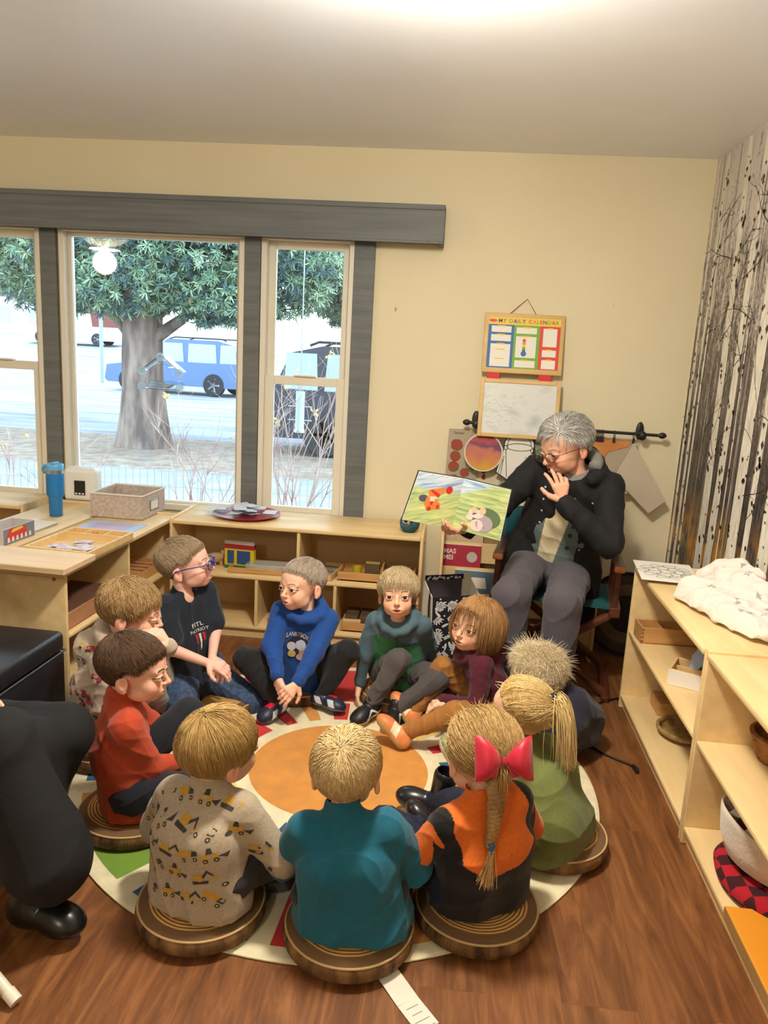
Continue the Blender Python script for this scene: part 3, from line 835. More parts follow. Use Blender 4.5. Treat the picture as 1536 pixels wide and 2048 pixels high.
# ---------------------------------------------------------------- back shelf
t = thing('plate', 'round red plate heaped with pale cards under the right window', 'plate', (-1.125, 4.19, T))
MB().lathe([(.12, 0), (.15, .004), (.185, .016), (.19, .019), (.182, .018), (.148, .008), (.001, .007)], seg=40).build('dish', M('red_glaze', (170, 30, 58), .3), t, smooth=50)
for i in range(18):
    o = MB().box((0, 0, 0), (.10, .07, .0012)).build('word_card', M('ice_blue_paper', (206, 218, 230), .7, col2=(166, 182, 202), ns=26, lo=.6, hi=.75))
    tag(o, 'pale blue printed card piled on the red plate', 'card', 'cards on the red plate')
    a = R9.uniform(0, 2 * PI); r = R9.uniform(.02, .15)
    o.location = (-1.135 + r * 1.1 * math.cos(a), 4.18 + r * .9 * math.sin(a), T + .024 + i * .0022); o.rotation_euler = (R9.uniform(-.1, .1), R9.uniform(-.1, .1), R9.uniform(0, 3))
t = thing('owl_ball', 'round teal owl figure at the right end of the back shelf', 'figurine', (-.195, 4.085, T))
MB().lathe([(.001, 0), (.032, .003), (.05, .025), (.055, .05), (.05, .075), (.034, .095), (.001, .104)], seg=20).build('owl_body', M('teal_felt', (60, 110, 124), .9, col2=(34, 78, 92), ns=14, bump=.3, bs=90), t, smooth=180)
MB().ball((-.004, -.030, .066), (.036, .024, .026)).build('face', M('owl_pale', (214, 196, 186), .9), t, smooth=180)
for s in (-1, 1): MB().ball((s * .015 - .004, -.052, .072), (.011, .006, .011), seg=12).build('eye', M('owl_dark', (30, 30, 34), .4), t, smooth=180)
MB().lathe([(.007, 0), (.001, .014)], (-.004, -.054, .06), 8, rot=(PI / 2 + .6, 0, 0)).build('beak', M('owl_orange', (220, 120, 50), .6), t)
t = thing('book_box', 'red and yellow boxed set with two blue windows on the back shelf', 'box', (-1.14, 4.10, .357), math.radians(-4))
b = MB(); b.b2((-.085, 0, 0), (.085, .035, .15))
b.build('case', M('case_yellow', (214, 186, 40), .5), t)
MB().b2((-.086, -.002, .115), (.086, .036, .14)).build('red_band', M('band_red', (160, 34, 44), .5), t)
MB().b2((-.086, -.0025, .14), (.086, .0355, .162), bev=.002).build('white_top', M('case_white', (214, 206, 200), .6), t)
MB().b2((-.086, -.003, 0), (.086, .0, .02)).build('green_band', M('band_green', (40, 110, 60), .5), t)
for x0, x1 in ((-.068, -.03), (-.012, .064)): MB().b2((x0, -.004, .03), (x1, 0, .105)).build('window_patch', M('patch_blue', (44, 78, 128), .5), t)
t = thing('long_tray', 'long low wooden tray with clear plastic sleeve on the back shelf', 'tray', (-.93, 4.10, .357), math.radians(2))
openbox(MB(), .50, .16, .032, .008, bev=.002).build('tray_body', m_lw2, t)
MB().b2((-.16, -.06, .012), (.14, .05, .05), bev=.006).build('sleeve', M('clear_sleeve', (206, 208, 200), .15, alpha=.45), t)
MB().b2((-.15, -.05, .012), (.02, .04, .016)).build('insert', M('insert_white', (220, 220, 212), .7), t)
t = thing('frame_tray', 'wooden tray holding a dark picture behind the boy in blue', 'tray', (-.64, 4.13, .357), math.radians(-8))
openbox(MB(), .12, .26, .035, .008, bev=.002).build('tray_body', m_lw, t)
MB().b2((-.05, -.12, .01), (.05, .12, .014)).build('picture', M('dark_print', (92, 84, 66), .6, col2=(176, 170, 150), ns=18), t)
t = thing('bead_tray', 'wooden tray of yellow cup and bead block on the back shelf', 'tray', (-.36, 4.13, .357), math.radians(0))
openbox(MB(), .42, .20, .05, .01, bev=.002).b2((.03, -.09, 0), (.038, .09, .09)).build('tray_body', m_lw2, t)
tag(MB().lathe([(.024, 0), (.026, .06), (.023, .06), (.02, .01)], (-.47, 4.09, .368), 20).build('cup', M('yellow_cup', (190, 170, 40), .5), smooth=50), 'small yellow cylinder cup standing in the bead tray', 'cup')
for i, (x, y) in enumerate(((-.27, 4.14), (-.20, 4.12))):
    tag(MB().lathe([(.028, 0), (.030, .065), (.026, .065), (.02, .01)], (x, y, .368), 20).build('cup', M('olive_cup', (112, 100, 54), .6), smooth=50), ('olive cylinder cup next to the bead block', 'olive cylinder cup at the right of the bead tray')[i], 'cup')
t = thing('bead_block', 'square block of dark gridded beads standing in the bead tray', 'beads', (-.385, 4.07, .368))
MB().b2((-.038, 0, 0), (.038, .05, .085)).build('core', M('bead_gold', (188, 160, 104), .5), t)
gd = MB()
for i in range(9): gd.tube([(-.038 + i * .0095, -.001, 0), (-.038 + i * .0095, -.001, .085)], .0022, 5); gd.tube([(-.038, -.001, .005 + i * .0095), (.038, -.001, .005 + i * .0095)], .0022, 5)
gd.build('wires', M('bead_dark', (60, 50, 36), .5), t)
t = thing('block_box', 'wooden box of dark cubes in the lower right cubby', 'box', (-.42, 4.12, .07))
openbox(MB(), .24, .20, .05, .01, bev=.002).build('box_body', m_lw2, t)
for i in range(4):
    MB().b2((-.10 + (i % 2) * .08, -.08 + (i // 2) * .085, .012), (-.03 + (i % 2) * .08, -.005 + (i // 2) * .085, .085), bev=.003).build('block', M('walnut_block', (92, 74, 54), .6), t)
MB().b2((-.11, -.098, .05), (-.01, -.07, .068), bev=.003).build('rod', m_lw, t)
t = thing('wooden_animal', 'small carved wooden animal at the left end of the back shelf', 'toy', (-1.285, 4.12, .357), math.radians(30))
MB().ball((0, 0, .05), (.055, .025, .03)).ball((.055, 0, .075), (.024, .018, .02)).b2((-.045, -.012, 0), (-.03, .012, .05)).b2((.025, -.012, 0), (.04, .012, .05)).build('figure', M('carved_wood', (176, 142, 104), .7), t, smooth=60)
t = thing('dark_box', 'dark red small box in the lower middle cubby', 'box', (-.86, 4.10, .07))
openbox(MB(), .16, .16, .09, .006).build('box_body', M('dark_red_card', (92, 40, 36), .6), t)

# ================================================================ right shelf things
m_paper = M('white_paper', (238, 234, 224), .8); m_ink = M('black_ink', (28, 26, 28), .7)
t = thing('coloring_page', 'white colouring page of a flower overhanging the right shelf corner', 'paper', (.985, 3.395, T2 + .0145), math.radians(-6))
MB().b2((-.125, -.165, 0), (.125, .165, .0012)).build('sheet', m_paper, t)
ink = MB()
def blob(cx, cy, r, a, z, w=.0022, n=14, lob=.25, f=3):
    pts = [(cx + math.cos(u) * r * (1 + lob * math.cos(f * u + a)), cy + math.sin(u) * r * .8 * (1 + lob * math.cos(f * u + a)), z) for u in [2 * PI * k / n for k in range(n + 1)]]
    for i in range(n):
        p, q2 = Vector(pts[i]), Vector(pts[i + 1]); nn = Vector((-(q2 - p).y, (q2 - p).x, 0)).normalized() * w / 2
        ink.face([p - nn, q2 - nn, q2 + nn, p + nn])
blob(0, 0, .03, 0, .0016)
for k in range(7): blob(math.cos(k * .9) * .062, math.sin(k * .9) * .058, .032, k, .0016)
for k in range(10): blob(math.cos(k * .63) * .095, math.sin(k * .63) * .095, .026, k * 2, .0018)
ink.build('line_drawing', m_ink, t, fix=False)
flat('paper', 'second white sheet half under the blanket on the right shelf', 'paper', (1.13, 3.34), .14, .20, .3, T2 + .002, m_paper, th=.0012)
t = thing('pencil_box', 'long dovetailed wooden box on the middle shelf at right', 'box', (1.045, 3.405, .388), math.radians(2))
b = openbox(MB(), .30, .12, .075, .009, bev=.0015); b.b2((-.06, -.055, 0), (-.052, .055, .07))
dv = b; dv.mi = 1
for i in range(4): dv.b2((-.1512, -.0612, .008 + i * .018), (-.139, -.0598, .017 + i * .018)); dv.b2((.139, -.0612, .008 + i * .018), (.1512, -.0598, .017 + i * .018))
b.build('box_body', [m_lw2, M('end_grain', (150, 98, 54), .6)], t)
t = thing('card_box', 'white wooden box of blue picture cards on the middle shelf', 'box', (1.02, 2.935, .388), math.radians(-26))
openbox(MB(), .19, .15, .065, .009, bev=.0015).b2((-.09, .015, 0), (.09, .023, .05)).build('box_body', m_lw, t)
MB().b2((-.096, -.0775, .001), (.096, -.0751, .063), bev=.0008).build('white_front', M('white_lacquer', (238, 234, 226), .4), t)
for i in range(4):
    o = thing('animal_card', ('pale blue animal card leaning in front in the white card box', 'pale blue animal card second in the white card box', 'pale blue animal card third in the white card box', 'pale blue animal card at the back of the white card box')[i], 'card', (1.045 + .012 * i, 2.965 + i * .013, .44 + .006 * i), rot=(math.radians(62), 0, math.radians(-26)), group='cards in the white box')
    MB().b2((-.045, -.05, 0), (.045, .05, .0015)).build('sheet', M('blue_card', (176, 192, 226), .6), o)
    k = MB(); k.face([(-.022, -.035, .0018), (-.012, -.03, .0018), (.022, .03, .0018), (.008, .02, .0018), (-.01, .0, .0018)]); k.build('picture', M('card_ink', (50, 56, 74), .6), o, fix=False)
def basket(name, label, c, r0, r1, h, m, rz=0, sx=1.0):
    t = thing(name, label, 'basket', c, rz)
    b = MB(); n = 48; rows = 9
    pr = []
    for i in range(rows + 1):
        z = h * i / rows; r = r0 + (r1 - r0) * math.sin(i / rows * PI / 2)
        pr.append([((r + .0025 * (1 if (k + i) % 2 else -1)) * math.cos(2 * PI * k / n) * sx, (r + .0025 * (1 if (k + i) % 2 else -1)) * math.sin(2 * PI * k / n), z) for k in range(n)])
    inn = [[(p[0] * .93, p[1] * .93, max(p[2], .008)) for p in rr] for rr in pr[::-1]]
    b.rings(pr + inn); b.build('weave', m, t, smooth=70)
    rr = MB(); rr.rings([[((r1 + dr) * math.cos(2 * PI * k / 40) * sx, (r1 + dr) * math.sin(2 * PI * k / 40), h + dz) for k in range(40)] for dr, dz in ((.006, -.006), (.008, .004), (-.004, .008), (-.009, 0), (-.004, -.006))], closed=True)
    rr.build('rim', m, t, smooth=70)
    return t
m_wick = M('wicker', (168, 112, 56), .7, col2=(112, 66, 28), ns=34, bump=.5, bs=120)
basket('wicker_basket', 'brown wicker basket on the middle shelf nearer the viewer', (1.118, 2.36, .388), .072, .098, .085, m_wick)
basket('round_basket', 'shallow round basket on the bottom shelf below the white card box', (1.075, 3.13, .068), .085, .115, .03, M('straw', (176, 142, 84), .8, col2=(140, 106, 58), ns=30, bump=.4, bs=90))
tag(MB().b2((1.0, 3.30, .068), (1.22, 3.44, .13), bev=.003).build('wooden_block', m_lw2), 'dark wooden block box in the bottom far corner of the right shelf', 'box')
# felt bin with blocks and straps, tartan cloth beneath
def bin_():
    t = thing('felt_bin', 'off-white felt bin of wooden pieces on the bottom shelf', 'bin', (1.045, 2.20, .127))
    b = MB(); n = 44
    def ring(r, z, o=0): return [(r * math.cos(2 * PI * k / n) * .88 + .006 * math.sin(3 * k * 2 * PI / n + z * 30) - .0, r * 1.15 * math.sin(2 * PI * k / n) + .006 * math.cos(2 * k * 2 * PI / n + o), z + .008 * math.sin(2 * PI * k / n * 2 + 1)) for k in range(n)]
    b.rings([ring(.10, 0), ring(.13, .02), ring(.145, .07), ring(.152, .125), ring(.155, .145), ring(.148, .147), ring(.138, .12), ring(.125, .05), ring(.10, .03)])
    b.build('felt', M('cream_felt', (226, 212, 194), .95, col2=(206, 190, 172), ns=7, bump=.3, bs=80, sheen=.3), t, smooth=180)
    for i, (x, y, a, z) in enumerate(((-.03, .05, .4, .09), (.03, -.02, 1.2, .085), (-.01, -.08, 2.0, .09), (.06, .07, .9, .08))):
        tag(MB().box((1.045 + x, 2.20 + y, .127 + z - .012), (.05, .085, .04), rot=(.3, .2, a), bev=.003).build('wooden_piece', M('dark_toy_wood', (110, 84, 56), .6)), ('dark wooden toy piece at the far side of the felt bin', 'dark wooden toy piece in the middle of the felt bin', 'dark wooden toy piece at the near side of the felt bin', 'dark wooden toy piece against the wall side of the felt bin')[i], 'toy')
    for i, pts in enumerate(([(-.10, .03, .135), (-.03, .09, .15), (.03, .10, .145)], [(-.09, -.05, .12), (-.02, -.01, .145), (.04, .02, .14)])):
        s = MB().tube(pts, .017, 8, flat=.18, up=(0, 0, 1)).build('strap', M('white_webbing', (232, 228, 220), .8), t)
bin_()
tg = MB(); n = 40
tg.rings([[(r * math.cos(2 * PI * k / n) * .9 + 1.05, r * 1.2 * math.sin(2 * PI * k / n) + 2.17, z + .004 * math.sin(5 * k * 2 * PI / n)) for k in range(n)] for r, z in ((.14, .075), (.165, .082), (.17, .10), (.155, .118), (.12, .124))])
def tartan():
    m = bpy.data.materials.new('red_tartan'); m.use_nodes = True
    N, L = m.node_tree.nodes, m.node_tree.links; b = N['Principled BSDF']; b.inputs['Roughness'].default_value = .95
    tc = N.new('ShaderNodeTexCoord'); cols = []
    ch = N.new('ShaderNodeTexChecker'); ch.inputs['Scale'].default_value = 22
    ch.inputs['Color1'].default_value = lin((170, 18, 34)); ch.inputs['Color2'].default_value = lin((58, 10, 18))
    L.new(tc.outputs['Object'], ch.inputs['Vector']); L.new(ch.outputs['Color'], b.inputs['Base Color'])
    return m
tag(tg.build('plaid_cloth', tartan(), smooth=180), 'folded red and black plaid cloth under the felt bin', 'cloth')
def pp(t, th):
    p = MB(); p.face([(-.08, -.03, th + .0004), (.08, -.03, th + .0004), (.08, .03, th + .0004), (-.08, .03, th + .0004)]); p.build('purple_print', M('purple_print', (176, 150, 178), .7), t, fix=False)
flat('paper', 'printed white paper with a purple band on the bottom shelf', 'paper', (1.06, 2.03), .20, .24, .1, .070, m_paper, th=.0012, deco=pp)
t = thing('orange_board', 'bright orange board lying low in the front right corner', 'board', (.873, 1.42, .07), 0)
MB().b2((0, 0, .0), (.30, .605, .028), bev=.003).build('panel', M('orange_laminate', (232, 152, 40), .45), t)
MB().b2((-.002, 0, .002), (.002, .605, .026)).build('edge', M('chip_edge', (170, 130, 70), .7), t)

# ================================================================ floor bits
m_cable = M('black_cable', (30, 20, 22), .5)
def smoothp(pts, n=8):
    pts = [Vector(p) for p in pts]; out = []
    for i in range(len(pts) - 1):
        p0, p1, p2, p3 = pts[max(i - 1, 0)], pts[i], pts[i + 1], pts[min(i + 2, len(pts) - 1)]
        for k in range(n):
            t = k / n
            out.append(.5 * ((2 * p1) + (p2 - p0) * t + (2 * p0 - 5 * p1 + 4 * p2 - p3) * t * t + (3 * p1 - p0 - 3 * p2 + p3) * t ** 3))
    return out + [pts[-1]]
t = thing('power_cord', 'thin dark cord lying on the floor by the right shelf', 'cord', (0, 0, 0))
MB().tube(smoothp([(.90, 3.60, .006), (.80, 3.53, .006), (.72, 3.41, .006), (.675, 3.30, .006), (.645, 3.18, .006), (.67, 3.10, .006), (.73, 3.02, .006), (.79, 2.975, .006), (.825, 2.945, .007)]), .0045, 8).build('cable', m_cable, t, smooth=180)
MB().tube([(.825, 2.945, .008), (.832, 2.915, .009), (.829, 2.895, .009)], [.008, .010, .007], 10).build('plug', m_cable, t, smooth=60)
def care():
    t = thing('care_label', 'white printed care labels sticking out beneath the nearest cushion', 'label', (0, 0, 0))
    m = M('label_satin', (226, 220, 204), .7); i2 = M('label_ink', (150, 146, 138), .8)
    def strip_(pts, w, nm, k):
        mb = MB(); pts = [Vector(p) for p in pts]
        for i in range(len(pts) - 1):
            d = (pts[i + 1] - pts[i]); nn = Vector((-d.y, d.x, 0)).normalized() * w / 2
            mb.rings([[pts[i] - nn, pts[i] + nn, pts[i] + nn + Vector((0, 0, .0012)), pts[i] - nn + Vector((0, 0, .0012))], [pts[i + 1] - nn, pts[i + 1] + nn, pts[i + 1] + nn + Vector((0, 0, .0012)), pts[i + 1] - nn + Vector((0, 0, .0012))]])
        o = mb.build(nm, m, t)
        tx = MB(); R = random.Random(k)
        for i in range(len(pts) - 1):
            d = pts[i + 1] - pts[i]; l = d.length; u = d.normalized(); nn = Vector((-u.y, u.x, 0))
            for j in range(int(l / .011)):
                p = pts[i] + u * (.008 + j * .011) + Vector((0, 0, .0016)); p.z += (pts[i + 1].z - pts[i].z) * j * .011 / l
                wd = w * R.uniform(.2, .38)
                if R.random() < .25: continue
                tx.face([p - nn * wd - u * .0012, p + nn * wd - u * .0012, p + nn * wd + u * .0012, p - nn * wd + u * .0012])
        tx.build('print', i2, o, fix=False)
    strip_([(-.10, 1.775, .012), (-.072, 1.74, .006), (-.01, 1.655, .002), (.045, 1.585, .002)], .062, 'long_label', 1)
    strip_([(-.03, 1.80, .016), (-.065, 1.755, .010), (-.09, 1.735, .0075)], .03, 'short_label', 2)
care()
t = thing('tubular_chair', 'white tubular chair leg with end cap at the bottom left corner', 'chair', (0, 0, 0))
m_wt = M('white_tube', (226, 220, 204), .4)
def leg(p0, p1):
    o = MB().tube([p0, p1], .014, 14).build('leg', m_wt, t, smooth=50)
    d = (Vector(p1) - Vector(p0)).normalized()
    MB().tube([Vector(p1) - d * .03, Vector(p1) + d * .003], [.0165, .0165], 14).build('end_cap', M('cap_plastic', (232, 226, 208), .5), o, smooth=50)
leg((-1.52, 1.72, .345), (-.952, 1.502, .017)); leg((-1.66, 1.72, .36), (-1.85, 1.5, .017)); leg((-1.22, 1.98, .42), (-1.0, 2.0, .017)) if False else leg((-1.66, 2.05, .36), (-1.85, 2.12, .017))
leg((-1.30, 2.05, .36), (-1.22, 2.12, .017))
MB().b2((-1.70, 1.70, .35), (-1.26, 2.1, .375), bev=.01).build('seat', m_wt, t)
# black ottoman at left
m_lea = M('black_leather', (26, 27, 32), .38, col2=(34, 35, 40), ns=9, bump=.12, bs=160)
t = thing('ottoman', 'black leather storage ottoman beside the end of the left shelf', 'ottoman', (-1.475, 2.775, 0), math.radians(-2))
MB().b2((-.72, -.43, .012), (0, 0, .365), bev=.012, seg=3).build('base', m_lea, t, smooth=50)
MB().b2((-.722, -.432, .368), (.002, .002, .45), bev=.022, seg=4).build('lid', m_lea, t, smooth=50)
pi_ = MB(); c = [(-.722, -.432), (.002, -.432), (.002, .002), (-.722, .002)]
for i in range(4): pi_.tube([(*c[i], .368), (*c[(i + 1) % 4], .368)], .004, 8)
pi_.build('piping', M('piping_grey', (70, 74, 82), .35), t, smooth=60)

# ================================================================ wood-slice cushions
m_bark = M('cushion_bark', (140, 104, 60), .9, col2=(62, 42, 24), ns=9, stretch=(3, 3, .8), bump=.6, bs=26, detail=7)
def ring_mat():
    m = bpy.data.materials.new('cushion_rings'); m.use_nodes = True
    N, L = m.node_tree.nodes, m.node_tree.links; b = N['Principled BSDF']; b.inputs['Roughness'].default_value = .9
    tc = N.new('ShaderNodeTexCoord'); mp = N.new('ShaderNodeMapping'); mp.inputs['Scale'].default_value = (1, 1, 0)
    L.new(tc.outputs['Object'], mp.inputs['Vector'])
    w = N.new('ShaderNodeTexWave'); w.wave_type = 'RINGS'; w.rings_direction = 'SPHERICAL'; w.inputs['Scale'].default_value = 32
    w.inputs['Distortion'].default_value = 2.2; w.inputs['Detail'].default_value = 2; w.inputs['Detail Scale'].default_value = .5
    L.new(mp.outputs['Vector'], w.inputs['Vector'])
    cr = N.new('ShaderNodeValToRGB'); e = cr.color_ramp.elements
    e[0].position = .12; e[0].color = lin((92, 60, 30)); e[1].position = .5; e[1].color = lin((222, 172, 98))
    L.new(w.outputs['Fac'], cr.inputs['Fac'])
    ln = N.new('ShaderNodeVectorMath'); ln.operation = 'LENGTH'; L.new(mp.outputs['Vector'], ln.inputs[0])
    mr = N.new('ShaderNodeMapRange'); mr.inputs['From Min'].default_value = .142; mr.inputs['From Max'].default_value = .150
    L.new(ln.outputs['Value'], mr.inputs['Value'])
    mx = N.new('ShaderNodeMix'); mx.data_type = 'RGBA'; L.new(mr.outputs[0], mx.inputs['Factor']); L.new(cr.outputs['Color'], mx.inputs['A']); mx.inputs['B'].default_value = lin((112, 82, 52))
    L.new(mx.outputs['Result'], b.inputs['Base Color'])
    return m
m_ring = ring_mat()
def cushion():
    t = thing('log_cushion', 'x', 'cushion', (0, 0, RZ), group='wood slice cushions')
    MB().lathe([(.001, .0), (.168, .0), (.179, .010), (.183, .028), (.180, .044), (.175, .050)], seg=56, cap=False).build('bark_side', m_bark, t, smooth=180)
    MB().lathe([(.175, .050), (.155, .059), (.12, .064), (.06, .066), (.001, .066)], seg=56, cap=False).build('ring_top', m_ring, t, smooth=180)
    pr = MB(); n = 56
    pr.rings([[((.175 + .0035 * math.cos(a)) * math.cos(2 * PI * k / n), (.175 + .0035 * math.cos(a)) * math.sin(2 * PI * k / n), .050 + .0035 * math.sin(a)) for k in range(n)] for a in [j * PI / 3 for j in range(6)]], closed=True)
    pr.build('piping', M('cushion_piping', (196, 164, 112), .8), t, smooth=180)
    return t
CUSH = cushion()
for i, (x, y, l) in enumerate((
        (-.187, 1.845, 'wood slice cushion under the child in the teal top'), (-.612, 1.87, 'wood slice cushion under the child in the digger print top'),
        (.165, 1.98, 'wood slice cushion under the child with the red bow'), (-.975, 2.255, 'wood slice cushion under the child in the orange-red top'),
        (-.965, 3.12, 'wood slice cushion under the child in blue glasses'), (-.645, 3.345, 'wood slice cushion with pale rings beside the child in the blue hoodie'),
        (-.165, 3.36, 'wood slice cushion under the child in the grey and green hoodie'), (.43, 2.37, 'wood slice cushion hidden under the child in olive'),
        (-1.235, 2.66, 'wood slice cushion under the child in the patterned hoodie'), (.30, 3.16, 'wood slice cushion under the child in maroon'))):
    if i == 0: CUSH.location = (x, y, RZ); CUSH['label'] = l
    else: dup(CUSH, (x, y, RZ), i * .7, label=l)

# ================================================================ wall things
def on_wall(name, label, cat, x, z, y=YW - .004, group=None, tilt=0):
    return thing(name, label, cat, (x, y, z), rot=(0, tilt, 0), group=group)
t = thing('wall_calendar', 'wooden daily calendar board with a dry-erase panel hinged beneath', 'calendar', (.352, YW - .034, 1.675), rot=(math.radians(-8.5), 0, 0))
m_cf = M('calendar_wood', (224, 190, 128), .5, col2=(214, 176, 112), ns=3, stretch=(1, 6, 6))
p = MB().b2((-.218, -.014, -.163), (.218, 0, .163), bev=.006, seg=3).build('calendar_panel', m_cf, t, smooth=40)
CC = dict(blue=(58, 110, 176), green=(120, 176, 60), red=(222, 70, 50), yel=(240, 206, 90), white=(240, 236, 226), dk=(60, 80, 120), org=(228, 140, 50))
cm = [M('cal_' + k, v, .55) for k, v in CC.items()]; ci = list(CC)
d = MB()
def rc(x0, z0, x1, z1, k, y=-.0146): d.face([(x0, y, z0), (x1, y, z0), (x1, y, z1), (x0, y, z1)], mi=ci.index(k))
rc(-.195, .10, .195, .14, 'yel'); rc(-.195, -.135, -.055, .10, 'blue', -.0148); rc(-.055, -.135, .085, .10, 'green', -.0148); rc(.085, -.135, .195, .10, 'red', -.0148)
for x0, z0, x1, z1 in ((-.178, .058, -.07, .092), (-.178, .01, -.07, .045), (-.178, -.128, -.07, -.005), (-.042, .055, .068, .088), (-.042, -.075, .068, .04), (-.042, -.128, .068, -.09), (.103, -.01, .178, .088), (.103, -.065, .178, -.028), (.103, -.13, .178, -.082)):
    rc(x0, z0, x1, z1, 'white', -.0151)
    rc(x0 + .3 * (x1 - x0), z1 - .004, x1 - .3 * (x1 - x0), z1 + .004, 'yel', -.0153)
for z in (-.035, -.085): rc(-.15, z - .003, -.10, z + .003, 'yel', -.0153)
for k, (c_, zz) in enumerate((('red', .012), ('org', -.003), ('yel', -.017), ('green', -.031), ('blue', -.045))): rc(-.005, zz, .012, zz + .014, c_, -.0153)
d.face([(.0035 + .015 * math.cos(u * PI / 8), -.0154, -.053 + .015 * math.sin(u * PI / 8)) for u in range(16)], mi=0)
d.face([(-.172 + .022 * math.cos(u * PI / 8), -.0150, .12 + .008 * math.sin(u * PI / 8)) for u in range(16)], mi=2)
x = -.142
for w_, cs in (('MY', 'br'), ('DAILY', 'gbrgb'), ('CALENDAR', 'rogrbgrg')):
    for ch, c_ in zip(w_, cs):
        vs, fs, w = text_mesh(ch, .0285)
        put_text(d, ch, (x, -.0153, .111), (1, 0, 0), (0, 0, 1), .02, mi={'b': 5, 'r': 2, 'g': 1, 'o': 6}[c_], bold=.0006); x += w + .0048
    x += .012
d.build('printed_sheet', cm, p, fix=False)
for x in (-.15, .13):
    MB().b2((x - .034, -.011, -.215), (x + .034, -.003, -.163), bev=.002).build('hinge_strap', M('red_strap', (216, 36, 46), .6), t)
st = MB()
for i in range(2):
    for z in (-.150, -.215): 
        for dx in (-.024, .024): st.lathe([(.004, 0), (.002, .003)], ((-.15, .13)[i] + dx, -.0145, z), 8, rot=(PI / 2, 0, 0))
st.build('screws', M('brass', (220, 190, 130), .3, .7), p)
w = MB(); frame(w, -.216, .222, -.515, -.195, .022, -.014, 0); wb_ = w.build('whiteboard_frame', m_cf, t)
MB().b2((-.196, -.009, -.495), (.202, -.002, -.215)).build('whiteboard', M('whiteboard_smeared', (222, 224, 220), .35, col2=(178, 188, 184), ns=7, stretch=(1, 1, 1.6), detail=9, lo=.52, hi=.80), t)
sq = MB(); R = random.Random(21)
for _ in range(60):
    x0, z0 = R.gauss(-.09, .07), R.gauss(-.37, .05)
    x0 = min(.18, max(-.18, x0)); z0 = min(-.24, max(-.47, z0))
    l = R.uniform(.01, .035); a = R.uniform(0, PI); dx, dz = math.cos(a) * l, math.sin(a) * l; dx = min(dx, .19 - x0)
    sq.face([(x0, -.0094, z0), (x0 + dx, -.0094, z0 + dz), (x0 + dx, -.0094, z0 + dz + .0016), (x0, -.0094, z0 + .0016)])
sq.build('scribble', M('grey_marker', (150, 162, 152), .6), wb_, fix=False)['kind'] = 'stuff'
MB().tube([(-.085, -.006, .160), (.005, -.004, .245), (.06, -.006, .160)], .002, 6).build('string', M('red_cord', (150, 60, 40), .7), t)
# curtain rod with clip rings
m_blk = M('black_iron', (30, 28, 30), .45)
t = on_wall('curtain_rod', 'black curtain rod on oval brackets holding clipped artwork', 'rod', 0, 0)
ry = -.085
MB().tube([(.10, ry, 1.236), (1.11, ry, 1.228)], .0085, 12).build('rod', m_blk, t, smooth=60)
for x in (.127, 1.035):
    zz = 1.236 - (x - .1) * .008
    b = MB(); b.ball((x, -.006, zz + .012), (.022, .010, .05)); b.tube([(x, -.006, zz), (x, ry, zz - .012), (x, ry - .012, zz - .002)], .008, 8); b.ball((x, ry + .002, zz - .008), (.022, .018, .026)); b.build('bracket', m_blk, t, smooth=60)
MB().lathe([(.006, 0), (.009, .01), (.008, .02), (.016, .03), (.017, .045), (.010, .058), (.002, .062)], (1.10, ry, 1.228), 16, rot=(0, PI / 2, 0)).build('finial', m_blk, t, smooth=60)
MB().lathe([(.006, 0), (.009, .01), (.008, .02), (.016, .03), (.017, .045), (.010, .058), (.002, .062)], (.115, ry, 1.236), 16, rot=(0, -PI / 2, 0)).build('finial', m_blk, t, smooth=60)
def clip():
    t = thing('clip_ring', 'x', 'clip', (0, 0, 0), group='clip rings on the curtain rod')
    n = 20; r = MB(); r.rings([[(.0022 * math.sin(a), (.019 + .0022 * math.cos(a)) * math.cos(2 * PI * k / n), (.019 + .0022 * math.cos(a)) * math.sin(2 * PI * k / n)) for k in range(n)] for a in [j * PI / 3 for j in range(6)]], closed=True)
    r.build('ring', m_blk, t, smooth=180)
    MB().b2((-.007, -.004, -.045), (.007, .004, -.018), bev=.002).build('jaw', m_blk, t)
    return t
cl = clip()
for i, x in enumerate((.787, .799, .811, .823, .885, .99, .20, .36, .44)):
    l = ['clip ring bunched on the rod right beside the gray head' if i < 4 else '', 'single clip ring pinching the orange painting', 'single clip ring pinching the corner of the grey card', 'clip ring above the painted disc', 'clip ring above the left side of the bucket drawing', 'clip ring above the right side of the bucket drawing']
    lb = l[0] if i < 4 else l[i - 3]
    pos = (x, YW - .004 + ry, 1.2365 - (x - .1) * .008 - .010)
    if i == 0: cl.location = pos; cl['label'] = lb
    else: dup(cl, pos, label=lb)
def sheet(name, label, cat, poly, y, mat, th=.0012, parts=()):
    """a flat hanging paper: poly in world x,z"""
    cx = sum(p[0] for p in poly) / len(poly); cz = sum(p[1] for p in poly) / len(poly)
    t = thing(name, label, cat, (cx, y, cz))
    MB().prism([(p[0] - cx, p[1] - cz) for p in poly], (0, 0, 0), (1, 0, 0), (0, 0, 1), (0, th, 0)).build('sheet', mat, t)
    for nm, pls, m in parts:
        mb = MB()
        for pl in pls: mb.face([(a - cx, -.0005, b_ - cz) for a, b_ in pl])
        mb.build(nm, m, t, fix=False)
    return t
def circ(cx, cz, r, n=20, sx=1.0, w=0, R=random.Random(2)): return [(cx + r * sx * math.cos(2 * PI * k / n) * (1 + R.uniform(-w, w)), cz + r * math.sin(2 * PI * k / n) * (1 + R.uniform(-w, w))) for k in range(n)]
m_kraft = M('grey_kraft_paper', (186, 172, 150), .85, col2=(176, 162, 140), ns=4)
reds = M('apple_paint', (176, 60, 50), .8, col2=(120, 96, 60), ns=22)
